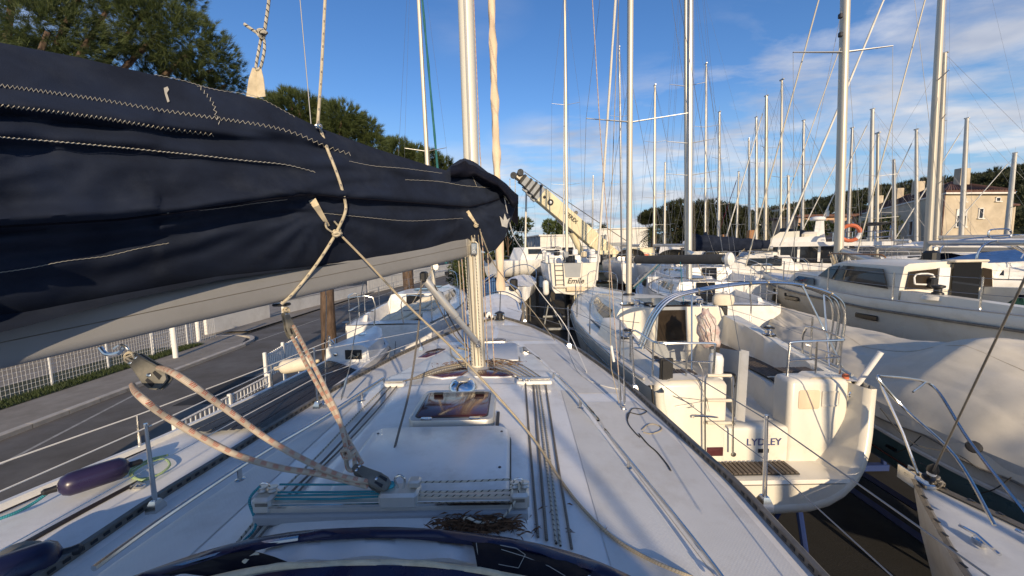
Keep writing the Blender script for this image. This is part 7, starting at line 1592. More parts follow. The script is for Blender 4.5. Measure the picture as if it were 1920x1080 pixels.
# small white boats on the ground left of Emile
def launch(label, u, v, Y, L, B, H, rz, m='gel', cover=None, base=0.5, nm='motor_boat', cat='motor boat', cabin=True, group='motor boats in the yard', flare=.35):
    c = P(u, v, Y); c.z = 0; t = thing(nm, label, cat, c, 0, group); a = R(rz); dx = Vector((math.sin(a), math.cos(a), 0)); dy = Vector((math.cos(a), -math.sin(a), 0))
    def q(s, x, z): return c+dx*(s-L/2)+dy*x+Vector((0, 0, base+z))
    rg = []
    for i in range(15):
        s = L*i/14; b_ = B/2*tab(i/14, [0, .5, .75, .92, 1], [.9, 1, .85, .45, .03]); d = H+flare*H*sstep((i/14-.5)/.5)
        rg.append([q(s, b_*k, z) for k, z in ((-1, d), (-1.0, d-.08), (-.9, H*.4), (-.6, H*.1), (0, 0), (.6, H*.1), (.9, H*.4), (1, d-.08), (1, d))])
    mb = MB(); mb.loft(rg, False); mb.face(range(9)); part('hull', mb, M[m], t)
    part('deck', MB().grid([[r[0], lerp(Vector(r[0]), Vector(r[-1]), .5)+Vector((0, 0, .05)), r[-1]] for r in rg]), M[cover or 'gel'], t)
    if cabin:
        part('cabin', MB().loft([[q(s, x*w, H+z) for x, z in ((-1, 0), (-.9, h_), (.9, h_), (1, 0))] for s, w, h_ in ((L*.32, B*.36, .15), (L*.38, B*.36, .95), (L*.60, B*.34, .98), (L*.78, B*.26, .30))], False, True, True), M['gel'], t)
        for s_ in (-1, 1): part('window', MB().slab([q(L*.42, s_*B*.355, H+.45), q(L*.62, s_*B*.335, H+.45), q(L*.60, s_*B*.325, H+.82), q(L*.42, s_*B*.34, H+.82)], dy*s_, .015), M['glass'], t)
        part('windscreen', MB().slab([q(L*.615, -B*.29, H+.92), q(L*.615, B*.29, H+.92), q(L*.73, B*.23, H+.45), q(L*.73, -B*.23, H+.45)], dx+Vector((0, 0, .7)), .02), M['glass'], t)
        part('aft_window', MB().slab([q(L*.375, -B*.27, H+.35), q(L*.375, B*.27, H+.35), q(L*.378, B*.27, H+.82), q(L*.378, -B*.27, H+.82)], -dx, .015), M['glass'], t)
    part('outboard', MB().box(q(-.2, 0, H+.15), (.4, .4, .6), Matrix.Rotation(-a, 3, 'Z'), ch=.08), M['black'], t)
    part('rail', MB().tube(smooth_path([q(L*.5, -B*.47, H+.1), q(L*.6, -B*.45, H+.75), q(L*.97, 0, H+1.0), q(L*.6, B*.45, H+.75), q(L*.5, B*.47, H+.1)], 5), .025, 5), M['steel'], t)
    for k in (-1, 1): part('chock', MB().box(q(L*.35+k*L*.2, 0, -base/2), (B*.6, .3, base), Matrix.Rotation(-a, 3, 'Z')), M['rail'], t)
    return t
launch('small white boat with a stained stern left of the yacht named Emile', 975, 530, 23, 5.2, 2.0, .9, 8, base=2.2, cabin=False)
launch('white motor boat with a raised white windscreen arch near the warehouse', 990, 485, 30, 6.5, 2.5, 1.3, 60, base=3.0)
launch('white motor boat under a dark canopy in front of the warehouse window', 1040, 480, 38, 7, 2.6, 1.4, -70, base=2.8, cover='greycover')
launch('white motor boat with a grey cover beside the crane cab', 1105, 478, 40, 7, 2.6, 1.4, 70, base=2.7)
launch('sunlit white cruiser in front of the roller doors', 1140, 470, 44, 8, 2.8, 1.5, -60, base=2.9)
launch('cruiser with a red brown hull by the palm tree', 1195, 470, 40, 6.5, 2.5, 1.3, 65, 'antired', base=2.7)
launch('white speed boat on tall chocks right of the palm tree', 1262, 485, 34, 6.5, 2.5, 1.3, 45, base=2.9)
launch('white motor boat behind the end of the grey boom', 1372, 508, 24, 6.5, 2.4, 1.3, 25, base=2.4)
launch('white motor boat with dark windows just left of the fly bridge', 1435, 515, 20, 7.5, 2.7, 1.4, -60, base=2.2)
launch('small white cabin boat below the grey boom left half', 1240, 540, 19, 6, 2.4, 1.3, 10, base=1.4)
launch('white cabin boat with a blue cover in front of the pine clump', 1310, 470, 36, 8, 2.8, 1.5, 75, base=3.2, cover='bluetarp')
launch('pale launch in front of the dark trees beside the red furled sail', 1365, 468, 40, 7.5, 2.7, 1.4, 60, base=3.2, cover='bluetarp')
launch('boat under a blue tarpaulin behind the door of the motor sailer', 1830, 505, 15, 6, 2.3, 1.0, 70, base=3.3, cover='bluetarp', cabin=False)
# blue bulwark seen past the bow
bw = thing('blue_bulwark', 'blue corrugated panel fence just left of the rolled tan sail', 'fence', P(922, 560, 24))
for i in range(9):
    a = P(906+3.6*i, 545, 22+1.1*i); part('panel', MB().box(Vector((a.x, a.y, 2.6)), (.10, 1.0, 1.5), ch=.01), M['bluetarp'], bw)
part('rail', MB().tube([P(905, 530, 21.5), P(940, 505, 32)], .04, 6), M['steel'], bw)
part('post', MB().tube([Vector((P(906, 545, 22).x, 22, 0)), Vector((P(906, 545, 22).x, 22, 3.3))], .06, 6), M['steel'], bw); part('post', MB().tube([Vector((P(938, 545, 31).x, 31, 0)), Vector((P(938, 545, 31).x, 31, 3.3))], .06, 6), M['steel'], bw)
launch('dark blue boat straight ahead beyond our bow', 925, 575, 14.5, 5.5, 2.2, 1.1, 2, 'bluesteel', base=1.6, cabin=False)
# ------------------------------------------------------------------ long grey racing yacht on the right
gy = thing('grey_yacht', 'long dark grey yacht with flush hull windows in front of the house', 'sailing yacht', (27, 22.5, 0))
g0 = P(1600, 500, 25.0); g1 = P(2080, 500, 19.5); g0.z = g1.z = 0; gd = g1-g0; GL = gd.length; gd.normalize(); gs_ = Vector((-gd.y, gd.x, 0)); GRm = Matrix.Rotation(math.atan2(gd.y, gd.x), 3, 'Z')
def gw(s, x, z): return g0+gd*s+gs_*x+Vector((0, 0, z))
gD = EYE-.12
rg = []
for i in range(25):
    s = GL*i/24; f = i/24; b_ = 2.1*tab(f, [0, .1, .35, .7, 1], [.03, .45, .92, 1, .95]); rg.append([gw(s, b_*k, gD-.25*f+z) for k, z in ((-1, 0), (-1, -.1), (-.97, -.9), (-.85, -1.55), (-.4, -2.0), (0, -2.1), (.4, -2.0), (.85, -1.55), (.97, -.9), (1, -.1), (1, 0))])
mb = MB(); mb.loft(rg, False); mb.face(range(11)); part('hull', mb, M['greyhull'], gy)
part('deck', MB().grid([[r[0], lerp(Vector(r[0]), Vector(r[-1]), .5)+Vector((0, 0, .06)), r[-1]] for r in rg]), M['gelgrey'], gy)
part('rail_stripe', MB().tube([Vector(r[0])+Vector((0, -.02, -.28)) for r in rg], .02, 5), M['gel'], gy)
part('toe_rail', MB().tube([Vector(r[0])+Vector((0, 0, .03)) for r in rg], .04, 5), M['gel'], gy)
part('coachroof', MB().loft([[gw(GL*f, 1.2*w*q, gD-.25*f+z) for q, z in ((-1, 0), (-.92, h_*.8), (-.75, h_), (.75, h_), (.92, h_*.8), (1, 0))] for f, w, h_ in ((.16, .5, .04), (.3, .9, .32), (.55, 1.05, .55), (.72, 1.1, .42), (.74, 1.1, .05))], False, True, True), M['gel'], gy)
def gwin(f0, f1, z0, z1, nm, out=2.1):
    def bb(f): return 2.1*tab(f, [0, .1, .35, .7, 1], [.03, .45, .92, 1, .95])*out/2.1
    part(nm, MB().slab([gw(GL*f0, -bb(f0)-.01, gD-.25*f0+z0), gw(GL*f1, -bb(f1)-.01, gD-.25*f1+z0), gw(GL*f1, -bb(f1)-.015, gD-.25*f1+z1), gw(GL*f0, -bb(f0)-.015, gD-.25*f0+z1)], -gs_, .02), M['glass'], gy)
gwin(.17, .29, -.92, -.62, 'hull_window', 2.07); gwin(.46, .56, -.92, -.62, 'hull_window', 2.07)
part('roof_window', MB().slab([gw(GL*.30, -1.12, gD+.06), gw(GL*.54, -1.28, gD+.02), gw(GL*.52, -1.22, gD+.22), gw(GL*.33, -1.05, gD+.18)], -gs_, .02), M['glass'], gy)
part('keel', MB().box(gw(GL*.5, 0, 1.5), (2.2, .35, 3.0), GRm, ch=.1), M['antifoul'], gy)
for f in (.2, .45, .75):
    for k in (-1, 1): part('prop', MB().tube([gw(GL*f, k*2.3, 0), gw(GL*f, k*1.8, gD-1.2)], .06, 6), M['bluesteel'], gy)
for s in (.05, .2, .35, .5, .65, .8, .95):
    a = gw(GL*s, -2.0*tab(s, [0, .1, .35, .7, 1], [.03, .45, .92, 1, .95]), gD-.2*s); part('stanchion', MB().tube([a, a+Vector((0, 0, .6))], .018, 5), M['steel'], gy)
part('lifeline', MB().tube([gw(GL*s, -2.0*tab(s, [0, .1, .35, .7, 1], [.03, .45, .92, 1, .95]), gD-.2*s+.6) for s in (.0, .05, .2, .35, .5, .65, .8, .95)], .008, 4), M['wire'], gy)
part('stern_arch', MB().tube(smooth_path([P(1862, 560, 13), P(1832, 500, 13), P(1842, 462, 13), P(1880, 452, 13), P(1925, 475, 13), P(1960, 520, 13)], 6), .035, 7), M['steel'], gy)
part('horn_rail', MB().tube(smooth_path([P(1853, 440, 14), P(1858, 431, 14), P(1890, 430, 14), P(1896, 440, 14), P(1888, 446, 14), P(1858, 446, 14), P(1853, 440, 14)], 4), .03, 6), M['steel'], gy)
# ------------------------------------------------------------------ fly bridge motor yacht
fy = thing('motor_yacht', 'white fly bridge motor yacht with an orange lifebuoy on its after rail', 'motor yacht', P(1545, 500, 18.5)*1.0)
f0 = P(1385, 520, 20.5); f1 = P(1662, 520, 17.2); f0.z = f1.z = 0; fd = f1-f0; FL = fd.length; fd.normalize(); fs_ = Vector((-fd.y, fd.x, 0)); FR = Matrix.Rotation(math.atan2(fd.y, fd.x), 3, 'Z')
fy.location = (f0+f1)/2
def fw(s, x, z): return f0+fd*(s*FL)+fs_*x+Vector((0, 0, EYE+z))
def fslab(nm, prof, x0, x1, m): return part(nm, MB().loft([[fw(a, x, z) for a, z in prof] for x in (x0, x1)], True, True, True), M[m], fy)
fslab('hull', ((-.12, -.75), (.98, -.9), (1.0, -2.4), (.10, -2.5), (-.02, -2.0)), -.1, 3.6, 'gel')
fslab('saloon', ((.13, -.78), (.20, -.02), (.70, .0), (.72, -.8)), .25, 3.2, 'glass')
fslab('fore_deck', ((-.08, -.74), (.10, -.35), (.30, -.28), (.30, -.74)), .2, 3.3, 'gel')
fslab('fly_deck', ((.16, -.02), (.15, .10), (.22, .22), (1.02, .13), (1.02, -.04)), -.15, 3.65, 'gel')
fslab('fly_coaming', ((.17, .10), (.25, .42), (.60, .46), (.62, .12)), .1, 3.3, 'gel')
fslab('fly_screen', ((.23, .40), (.30, .72), (.44, .74), (.44, .42)), .3, 3.0, 'gel2')
part('fly_seat', MB().box(fw(.52, 1.6, .52), (.7, 2, .35), FR, ch=.1), M['gel2'], fy)
part('nav_cover', MB().loft([[fw(a, x, z) for a, z in ((.05, -.25), (.17, .22), (.27, .40), (.28, -.02))] for x in (.22, 3.2)], True, True, True), M['tarpgrey'], fy)
am = part('radar_mast', MB().loft([[fw(.585+dx, 1.5+dy, z) for dx, dy in ((-w, -.2), (w, -.2), (w, .2), (-w, .2))] for z, w in ((.15, .05), (.7, .035), (1.25, .028))], True, True, True), M['gel'], fy)
part('radar_dome', MB().lathe(fw(.57, 1.5, 1.28), (0, 0, 1), [(.30, 0), (.34, .05), (.30, .16), (.15, .2)], 16), M['gel'], am)
part('antenna', MB().tube([fw(.62, 1.5, 1.25), fw(.64, 1.5, 2.0)], .03, 5), M['gel'], am); part('horn', MB().box(fw(.635, 1.5, 1.6), (.14, .2, .3), FR, ch=.03), M['alu'], am)
part('after_frame', MB().tube(smooth_path([fw(.80, .1, .1), fw(.80, .1, .95), fw(.80, 3.2, .95), fw(.80, 3.2, .1)], 3), .03, 6), M['steel'], fy); part('after_frame', MB().tube(smooth_path([fw(1.0, .1, .1), fw(1.0, .1, .95), fw(1.0, 3.2, .95), fw(1.0, 3.2, .1)], 3), .03, 6), M['steel'], fy)
part('after_canopy', MB().box(fw(.90, 1.65, .98), (FL*.24, 3.3, .05), FR, ch=.01), M['greycover'], fy)
for z in (.35, .6): part('fly_rail', MB().tube([fw(a, -.1, z) for a in (.62, .75, .9, 1.01)]+[fw(1.01, 3.5, z)], .02, 5), M['steel'], fy)
for s in (.66, .78, .9, 1.01): part('rail_post', MB().tube([fw(s, -.1, .1), fw(s, -.1, .6)], .02, 5), M['steel'], fy)
for a in (.30, .44, .58): part('window_post', MB().box(fw(a, .23, -.40), (.10, .06, .76), FR), M['gel'], fy)
for z in (-.3, -.02): part('bow_rail', MB().tube([fw(a, -.1, z-.42+.2) for a in (-.15, .05, .25)]+[fw(.3, -.1, z-.5+.2)], .02, 5), M['steel'], fy)
for s in (-.12, 0, .12, .25): part('rail_post', MB().tube([fw(s, -.1, -.75), fw(s, -.1, -.25)], .02, 5), M['steel'], fy)
part('boat_chock', MB().box(fw(.2, 1.7, -4.0+.2), (1.2, 2.6, 2.2), FR), M['wood'], fy); part('boat_chock', MB().box(fw(.75, 1.7, -4.0+.2), (1.2, 2.6, 2.2), FR), M['wood'], fy)
lb = thing('lifebuoy', 'orange and white lifebuoy hanging on the after rail of the fly bridge yacht', 'lifebuoy', P(1594, 437, 17.4)); lc = P(1594, 437, 17.35)
for k in range(8):
    part('segment', MB().tube([lc+fd*math.cos(q)*.34+Vector((0, 0, .34*math.sin(q))) for q in [2*math.pi*(k+j/4)/8 for j in range(5)]], .085, 8), M['orange'] if k % 4 != 3 else M['gel'], lb)
# ------------------------------------------------------------------ crane
cr_ = thing('mobile_crane', 'cream mobile crane with its telescopic boom raised across the yard', 'crane', P(1165, 520, 36))
tipc = P(966, 325, 33.0); basec = P(1160, 492, 36.0); cd_ = (tipc-basec).normalized(); CL_ = (tipc-basec).length; cs_ = cd_.cross(Vector((0, 1, 0))).normalized(); cf = cd_.cross(cs_).normalized()
def cbox(nm, f0, f1, w, dpt, m, par, off=0): return part(nm, MB().loft([[basec+cd_*CL_*f+cs_*(off+a*w)+cf*b_*dpt for a, b_ in ((-1, -1), (-1.0, -.2), (-.8, .0) if False else (-1, 1), (.86, 1), (1, .75), (1, -.75), (.86, -1))] for f in (f0, f1)], True, True, True), M[m], par)
b1 = cbox('boom_section', -.02, .78, .66, .55, 'craneyel', cr_)
for i, (a, b_, w) in enumerate(((.78, .82, .60), (.82, .86, .53), (.86, .90, .46), (.90, .945, .40))):
    cbox('boom_section', a, b_-.006, w, .5-.05*i, 'greypaint', cr_); cbox('boom_collar', b_-.012, b_+.002, w*1.08, .55-.05*i, 'black', cr_)
part('boom_head', MB().box(basec+cd_*CL_*.965, (.7, .6, .7), Matrix.Rotation(.7, 3, 'Y'), ch=.15), M['rail'], cr_)
for k in (-1, 1): part('head_sheave', MB().lathe(basec+cd_*CL_*(.985+.012*k)+cs_*k*.28-Vector((0, .5, 0)), (0, 1, 0), [(.27, 0), (.22, .1), (.27, .2)], 18), M['greycover'], cr_)
for f in (.80, .84, .88): part('bracket', MB().box(basec+cd_*CL_*f+cs_*(.72-.9*(f-.78)*2), (.5, .4, .25), Matrix.Rotation(.7, 3, 'Y'), ch=.04), M['greypaint'], cr_)
fa = -cf if cf.y > 0 else cf
cdir = -cd_; cup = cs_ if cs_.z > 0 else -cs_
for f, r_ in ((.755, .13), (.70, .27)):
    h_ = part('boom_hole', MB().lathe(basec+cd_*CL_*f+fa*.555, fa, [(r_, 0), (r_, .03), (r_*.7, .035)], 18), M['black'], cr_)
    if r_ > .2: part('boom_hole_rim', MB().lathe(basec+cd_*CL_*f+fa*.59, fa, [(r_*.45, 0), (r_*.4, .01)], 12), M['gel'], h_)
part('lettering', text_mb('TEREX', .46, basec+cd_*CL_*.515+fa*.56+cup*.16, cdir, cup, .02, .012), M['letterblack'], cr_)
for k in range(3): part('logo_bar', MB().box(basec+cd_*CL_*(.575)+fa*.565+cup*(.06+.11*k), (.28, .02, .05), Matrix.Rotation(math.asin(cd_.z), 3, 'Y')), M['letterblack'], cr_)
for k in range(5): part('section_rib', MB().loft([[basec+cd_*CL_*(.36-.075*k)+cs_*a*.665+fa*b_ for a, b_ in ((-1, .552), (1, .552))], [basec+cd_*CL_*(.352-.075*k)+cs_*a*.665+fa*b_ for a, b_ in ((-1, .59), (1, .59))], [basec+cd_*CL_*(.344-.075*k)+cs_*a*.665+fa*b_ for a, b_ in ((-1, .552), (1, .552))]], False), M['craneyel'], cr_)
part('lift_ram', MB().tube([P(1092, 478, 35.3), basec+cd_*CL_*.43-cup*.7], .30, 10), M['craneyel'], cr_); part('lift_rod', MB().tube([basec+cd_*CL_*.43-cup*.7, basec+cd_*CL_*.57-cup*.6], .18, 10), M['steel'], cr_)
for (a, b_) in (((966, 335), (966, 395)), ((956, 335), (957, 380))): part('hoist_rope', MB().tube([P(*a, 33), P(*b_, 33)], .03, 5), M['rail'], cr_)
part('hook_block', MB().box(P(962, 400, 33), (.5, .3, .8), ch=.1), M['carred'], cr_)
part('boom_cable', MB().tube([P(983, 322, 33), P(1040, 362, 33.6), P(1160, 442, 35.4), P(1180, 455, 35.8)], .035, 5), M['rail'], cr_)
part('boom_cable_pulley', MB().lathe(P(1080, 399, 34), (0, 1, 0), [(.18, 0), (.18, .1)], 12), M['black'], cr_)
cbx = basec.x; part('counterweight', MB().box(Vector((cbx+1.9, 36.2, 4.0)), (2.4, 2.6, 2.2), ch=.15), M['craneyel'], cr_); part('warning_sign', MB().box(Vector((cbx+1.95, 34.88, 4.2)), (.9, .03, .7)), M['orange'], cr_)
part('slew_deck', MB().box(Vector((cbx, 36.2, 2.6)), (6, 2.6, .8), ch=.1), M['craneyel'], cr_); part('crane_cab', MB().loft([[Vector((cbx-1.5+a, 35.2+b_, z)) for a, b_ in ((-.9*k, -.6), (.9, -.6), (.9, .6), (-.9*k, .6))] for z, k in ((2.9, 1), (3.8, 1.1), (4.9, .8))], True, True, True), M['craneyel'], cr_); part('cab_window', MB().box(Vector((cbx-1.6, 34.58, 4.1)), (1.3, .03, .9)), M['glass'], cr_)
part('chassis', MB().box(Vector((cbx, 36.2, 1.4)), (10, 2.7, .9), ch=.1), M['craneyel'], cr_)
for k in range(4):
    w_ = part('wheel', MB().lathe(Vector((cbx-4+2.6*k, 34.75, .7)), (0, 1, 0), [(.7, 0), (.7, .5), (.4, .5)], 18), M['rubber'], cr_); part('rim', MB().lathe(Vector((cbx-4+2.6*k, 34.74, .7)), (0, -1, 0), [(.4, 0), (.38, .03), (.15, .04)], 14), M['craneyel'], w_)
# ------------------------------------------------------------------ warehouses
def warehouse(label, u0, u1, vt, Y0, Y1, depth, doors, windows, m='wallwhite'):
    a = P(u0, vt, Y0); b_ = P(u1, vt, Y1); h = a.z; t = thing('warehouse', label, 'building', ((a.x+b_.x)/2, (Y0+Y1)/2, 0)); d = Vector((b_.x-a.x, b_.y-a.y, 0)); L = d.length; d.normalize(); n_ = Vector((-d.y, d.x, 0)); ang = math.atan2(d.y, d.x); rm = Matrix.Rotation(ang, 3, 'Z'); o = Vector((a.x, a.y, 0))
    part('wall', MB().box(o+d*L/2+n_*depth/2+Vector((0, 0, h/2)), (L, depth, h), rm), M[m], t, smooth=False)
    part('roof_edge', MB().box(o+d*L/2+n_*depth/2+Vector((0, 0, h+.08)), (L+.4, depth+.4, .16), rm), M['wallwhite'], t, smooth=False)
    for i in range(1, int(L/1.6)): part('wall_rib', MB().box(o+d*(1.6*i)-n_*.012+Vector((0, 0, h/2)), (.08, .05, h-.1), rm), M[m], t, smooth=False)
    for (f0_, f1_, z0, z1, mm) in doors:
        dr = part('roller_door', MB().box(o+d*L*(f0_+f1_)/2-n_*.05+Vector((0, 0, (z0+z1)/2)), (L*(f1_-f0_), .06, z1-z0), rm), M[mm], t, smooth=False); k = max(4, int(L*(f1_-f0_)/.8))
        for i in range(k): part('door_slat', MB().box(o+d*(L*lerp(f0_, f1_, (i+.5)/k))-n_*.09+Vector((0, 0, (z0+z1)/2)), (L*(f1_-f0_)/k*.86, .03, z1-z0-.1), rm), M[mm], dr, smooth=False)
    for (f0_, f1_, z0, z1) in windows:
        w_ = part('window', MB().box(o+d*L*(f0_+f1_)/2-n_*.05+Vector((0, 0, (z0+z1)/2)), (L*(f1_-f0_), .06, z1-z0), rm), M['glass'], t, smooth=False)
        for i in range(5): part('mullion', MB().box(o+d*(L*lerp(f0_, f1_, i/4))-n_*.09+Vector((0, 0, (z0+z1)/2)), (.09, .05, z1-z0), rm), M['whitepaint'], w_, smooth=False)
        for i in range(3): part('frame_bar', MB().box(o+d*(L*(f0_+f1_)/2)-n_*.092+Vector((0, 0, lerp(z0, z1, i/2))), (L*(f1_-f0_), .05, .08), rm), M['whitepaint'], w_, smooth=False)
    return t
warehouse('low cream warehouse with a wide window behind the yacht named Emile', 1013, 1100, 443, 52, 52, 26, (), ((.2, .72, 3.2, 5.4),))
warehouse('long white warehouse with grey roller doors behind the crane', 1085, 1215, 432, 60, 57, 20, ((.27, .78, .2, 6.0, 'greypaint'),), ())
warehouse('grey low building left of the cream warehouse', 985, 1012, 446, 60, 53, 10, (), ((.2, .8, 3.0, 4.4),), 'greypaint')  # walls grey all over, unlike the two white ones
for x_, y_, s_ in ((0, 0, 1),):
    pass
# palm in front of the wall
def palm(label, u, v, Y, r, group='palm trees by the warehouse'):
    c = P(u, v, Y); t = thing('palm_tree', label, 'tree', (c.x, c.y, 0), 0, group)
    part('trunk', MB().tube([(c.x, c.y, 0), (c.x+.05, c.y, c.z*.5), (c.x, c.y, c.z)], [.32, .24, .30], 10), M['bark'], t)
    mb = MB()
    for i in range(46):
        a = random.uniform(0, 6.28); e = random.uniform(-.7, 1.25); d = Vector((math.cos(a)*math.cos(e), math.sin(a)*math.cos(e), math.sin(e))); s_ = Vector((-d.y, d.x, 0)).normalized(); L = r*random.uniform(.8, 1.1); last = None
        spine = [c+d*L*f+Vector((0, 0, -.45*L*f*f)) for f in [k/5 for k in range(6)]]
        for k in range(1, 6):
            for sg in (-1, 1):
                for q in (0, .5):
                    p = lerp(spine[k-1], spine[k], q); l = .42*r*(1-.5*k/5); b = len(mb.v); mb.v += [tuple(p), tuple(lerp(spine[k-1], spine[k], min(1, q+.25))), tuple(p+s_*sg*l+d*l*.5+Vector((0, 0, -l*.35)))]; mb.face((b, b+1, b+2))
    part('fronds', mb, M['palmleaf'], t, smooth=False); return t
palm('ragged palm in front of the white warehouse wall', 1226, 434, 48, 2.0)
palm('palm crown showing over the warehouse roof behind the crane, left one', 1103, 428, 66, 1.9); palm('small palm crown showing over the warehouse roof behind the crane, right one', 1131, 424, 68, 1.5)
bush('reddish leafed tree showing over the cream warehouse roof', 1050, 432, 62, 2.2, 700, 'needle', 0, .45, 'round_tree', 'tree', 'trees behind the warehouse', .08)
# ------------------------------------------------------------------ pines behind the yard and the wooded hill
G_P = 'umbrella pines behind the yard'
for lab, u, Y, cl_ in (('flat topped umbrella pine left of the big pine clump', 1222, 64, [(1214, 408, 12, 0), (1228, 404, 13, 1), (1240, 409, 11, 0), (1206, 412, 7, 0), (1252, 412, 8, 1)]),
                       ('broad dark pine at the left of the clump behind the pale mast', 1268, 60, [(1258, 396, 18, 0), (1278, 392, 22, 1), (1298, 402, 20, 0), (1265, 425, 24, 1), (1290, 430, 26, 0), (1250, 418, 16, 0), (1280, 455, 24, 0)]),
                       ('broad dark pine in the middle of the clump behind the masts', 1325, 58, [(1315, 394, 20, 0), (1338, 390, 20, 1), (1352, 400, 20, 0), (1322, 425, 26, 0), (1348, 430, 25, 1), (1335, 455, 24, 0), (1305, 445, 20, 0)]),
                       ('broad dark pine at the right of the clump beside the red sail', 1375, 58, [(1368, 398, 18, 0), (1388, 402, 16, 1), (1376, 425, 22, 0), (1395, 430, 14, 1), (1362, 445, 20, 0), (1390, 452, 16, 0)])):
    b_ = P(u, 450, Y); b_.z = 0; pine(lab, b_, [b_, Vector((b_.x, Y, 4)), Vector((b_.x+.3, Y, EYE+3))], .30, clump_px(cl_, Y), 2100, .62, 9, .055, 'needledark', G_P, 'umbrella_pine', .75)
hill = []
hx = [-20, 40, 70, 95, 120, 160, 220, 320]; 
def hillz(x, y):
    r = tab(x, [20, 50, 66, 80, 100, 130, 170, 260, 360], [0, 2.5, 4.5, 7, 11, 18, 22, 26, 28])
    return r*sstep((y-68)/50.)+mnoise.noise(Vector((x*.03, y*.03, 0)))*1.2*sstep((y-70)/20.)-.4
mb = MB(); mb.grid([[(x, y, hillz(x, y)) for x in [20+i*8 for i in range(44)]] for y in [66+j*7 for j in range(40)]]); struct('hill', mb, M['soil'], True)
vs = []; n_c = 0
for i in range(2600):
    y = random.uniform(80, 190); x = random.uniform(34, 260)
    u_, v_ = proj((x, y, hillz(x, y)+4))
    if not (1395 < u_ < 2150): continue
    g = hillz(x, y); r = random.uniform(1.3, 2.6); hh = random.uniform(4.5, 7.5); c = np.array([x, y, g+hh-.5])
    k = int(26 if y < 125 else 18); u = rng.normal(size=(k, 3)); u /= np.linalg.norm(u, axis=1, keepdims=True); u[:, 2] = np.abs(u[:, 2])*1.0-.25
    C = c+u*r*np.array([1.25, 1.25, .8])*(rng.uniform(.6, 1, size=(k, 1))); vs.append(tufts(C, k, 1.15, 7, .13, outward=u)); n_c += 1
o = bpy.data.objects.new('hillside_wood', np_mesh('hillside_wood', np.concatenate(vs), M['needledark'])); COL.objects.link(o); o['kind'] = 'stuff'
bush('bright green round shrub in front of the long house wall', 1640, 437, 40, 1.8, 900, 'leaf', 0, .4, 'round_tree', 'tree', 'shrubs by the house', .07)
bush('dark shrub beside the fly bridge yacht', 1530, 428, 50, 2.2, 800, 'leaf', 0, .4, 'round_tree', 'tree', 'shrubs by the house', .07)
# ------------------------------------------------------------------ the ochre house
hs_ = thing('ochre_house', 'large ochre house with a terracotta roof and one sunlit end wall', 'house', (55, 55, 0))
HC = P(1772, 362, 42.0); HZ = HC.z; c0 = Vector((HC.x, HC.y, 0)); ld_ = Vector((14.5, 26, 0)).normalized(); rd_ = Vector((.955, .10, 0)).normalized(); LL, RL = 31.0, 8.2
pl = [c0, c0+rd_*RL, c0+rd_*RL+ld_*LL, c0+ld_*LL]
part('wall', MB().loft([[p+Vector((0, 0, z)) for p in pl] for z in (0, HZ)], True, False, True), M['stucco'], hs_, smooth=False)
ov = .55; ctr = sum(pl, Vector())/4
def offp(p, k, z): 
    d = p-ctr; return ctr+d+(d.normalized()*k)+Vector((0, 0, z))
eav = [offp(p, ov, HZ+.02) for p in pl]; eav2 = [offp(p, ov, HZ+.22) for p in pl]; rgA = lerp(pl[0], pl[1], .5)+ld_*6+Vector((0, 0, HZ+2.0)); rgB = lerp(pl[3], pl[2], .5)-ld_*6+Vector((0, 0, HZ+2.0))
mb = MB(); mb.loft([eav, eav2], True, True, False); i0 = len(mb.v); mb.v += [tuple(p) for p in eav2]+[tuple(rgA), tuple(rgB)]; mb.face((i0, i0+1, i0+4)); mb.face((i0+1, i0+2, i0+5, i0+4)); mb.face((i0+2, i0+3, i0+5)); mb.face((i0+3, i0, i0+4, i0+5))
roof = part('roof', mb, M['rooftile'], hs_, smooth=False)
mb = MB()
for k in range(60):
    f = (k+.5)/60; a = lerp(eav2[3], eav2[0], f); t_ = lerp(rgB, rgA, max(0, min(1, (f*LL-6)/(LL-12)))); mb.tube([a+Vector((0, 0, .04)), lerp(a, t_, .97)+Vector((0, 0, .05))], .09, 4)
for k in range(24):
    f = (k+.5)/24; a = lerp(eav2[0], eav2[1], f); mb.tube([a+Vector((0, 0, .04)), lerp(a, rgA, .97-abs(f-.5)*.2)+Vector((0, 0, .05))], .09, 4)
part('tile_rows', mb, M['rooftile'], roof, kind='stuff')
part('eaves_board', MB().loft([[p-Vector((0, 0, .16)) for p in eav], eav], True, True, False), M['wallwhite'], hs_, smooth=False)
for f, q, h_ in ((.12, .5, 1.6), (.42, .35, 1.5), (.62, .3, 1.4), (.9, .3, 1.3)):
    b_ = lerp(lerp(pl[0], pl[3], f), lerp(pl[1], pl[2], f), q)+Vector((0, 0, HZ+1.3)); ch_ = part('chimney', MB().box(b_+Vector((0, 0, h_/2)), (1.0, .8, h_+.6)), M['stucco'], roof); 
b_ = lerp(pl[0], pl[1], .42)+ld_*3+Vector((0, 0, HZ+1.0)); part('chimney', MB().box(b_+Vector((0, 0, 1)), (.7, .7, 2.2)), M['stucco'], roof)
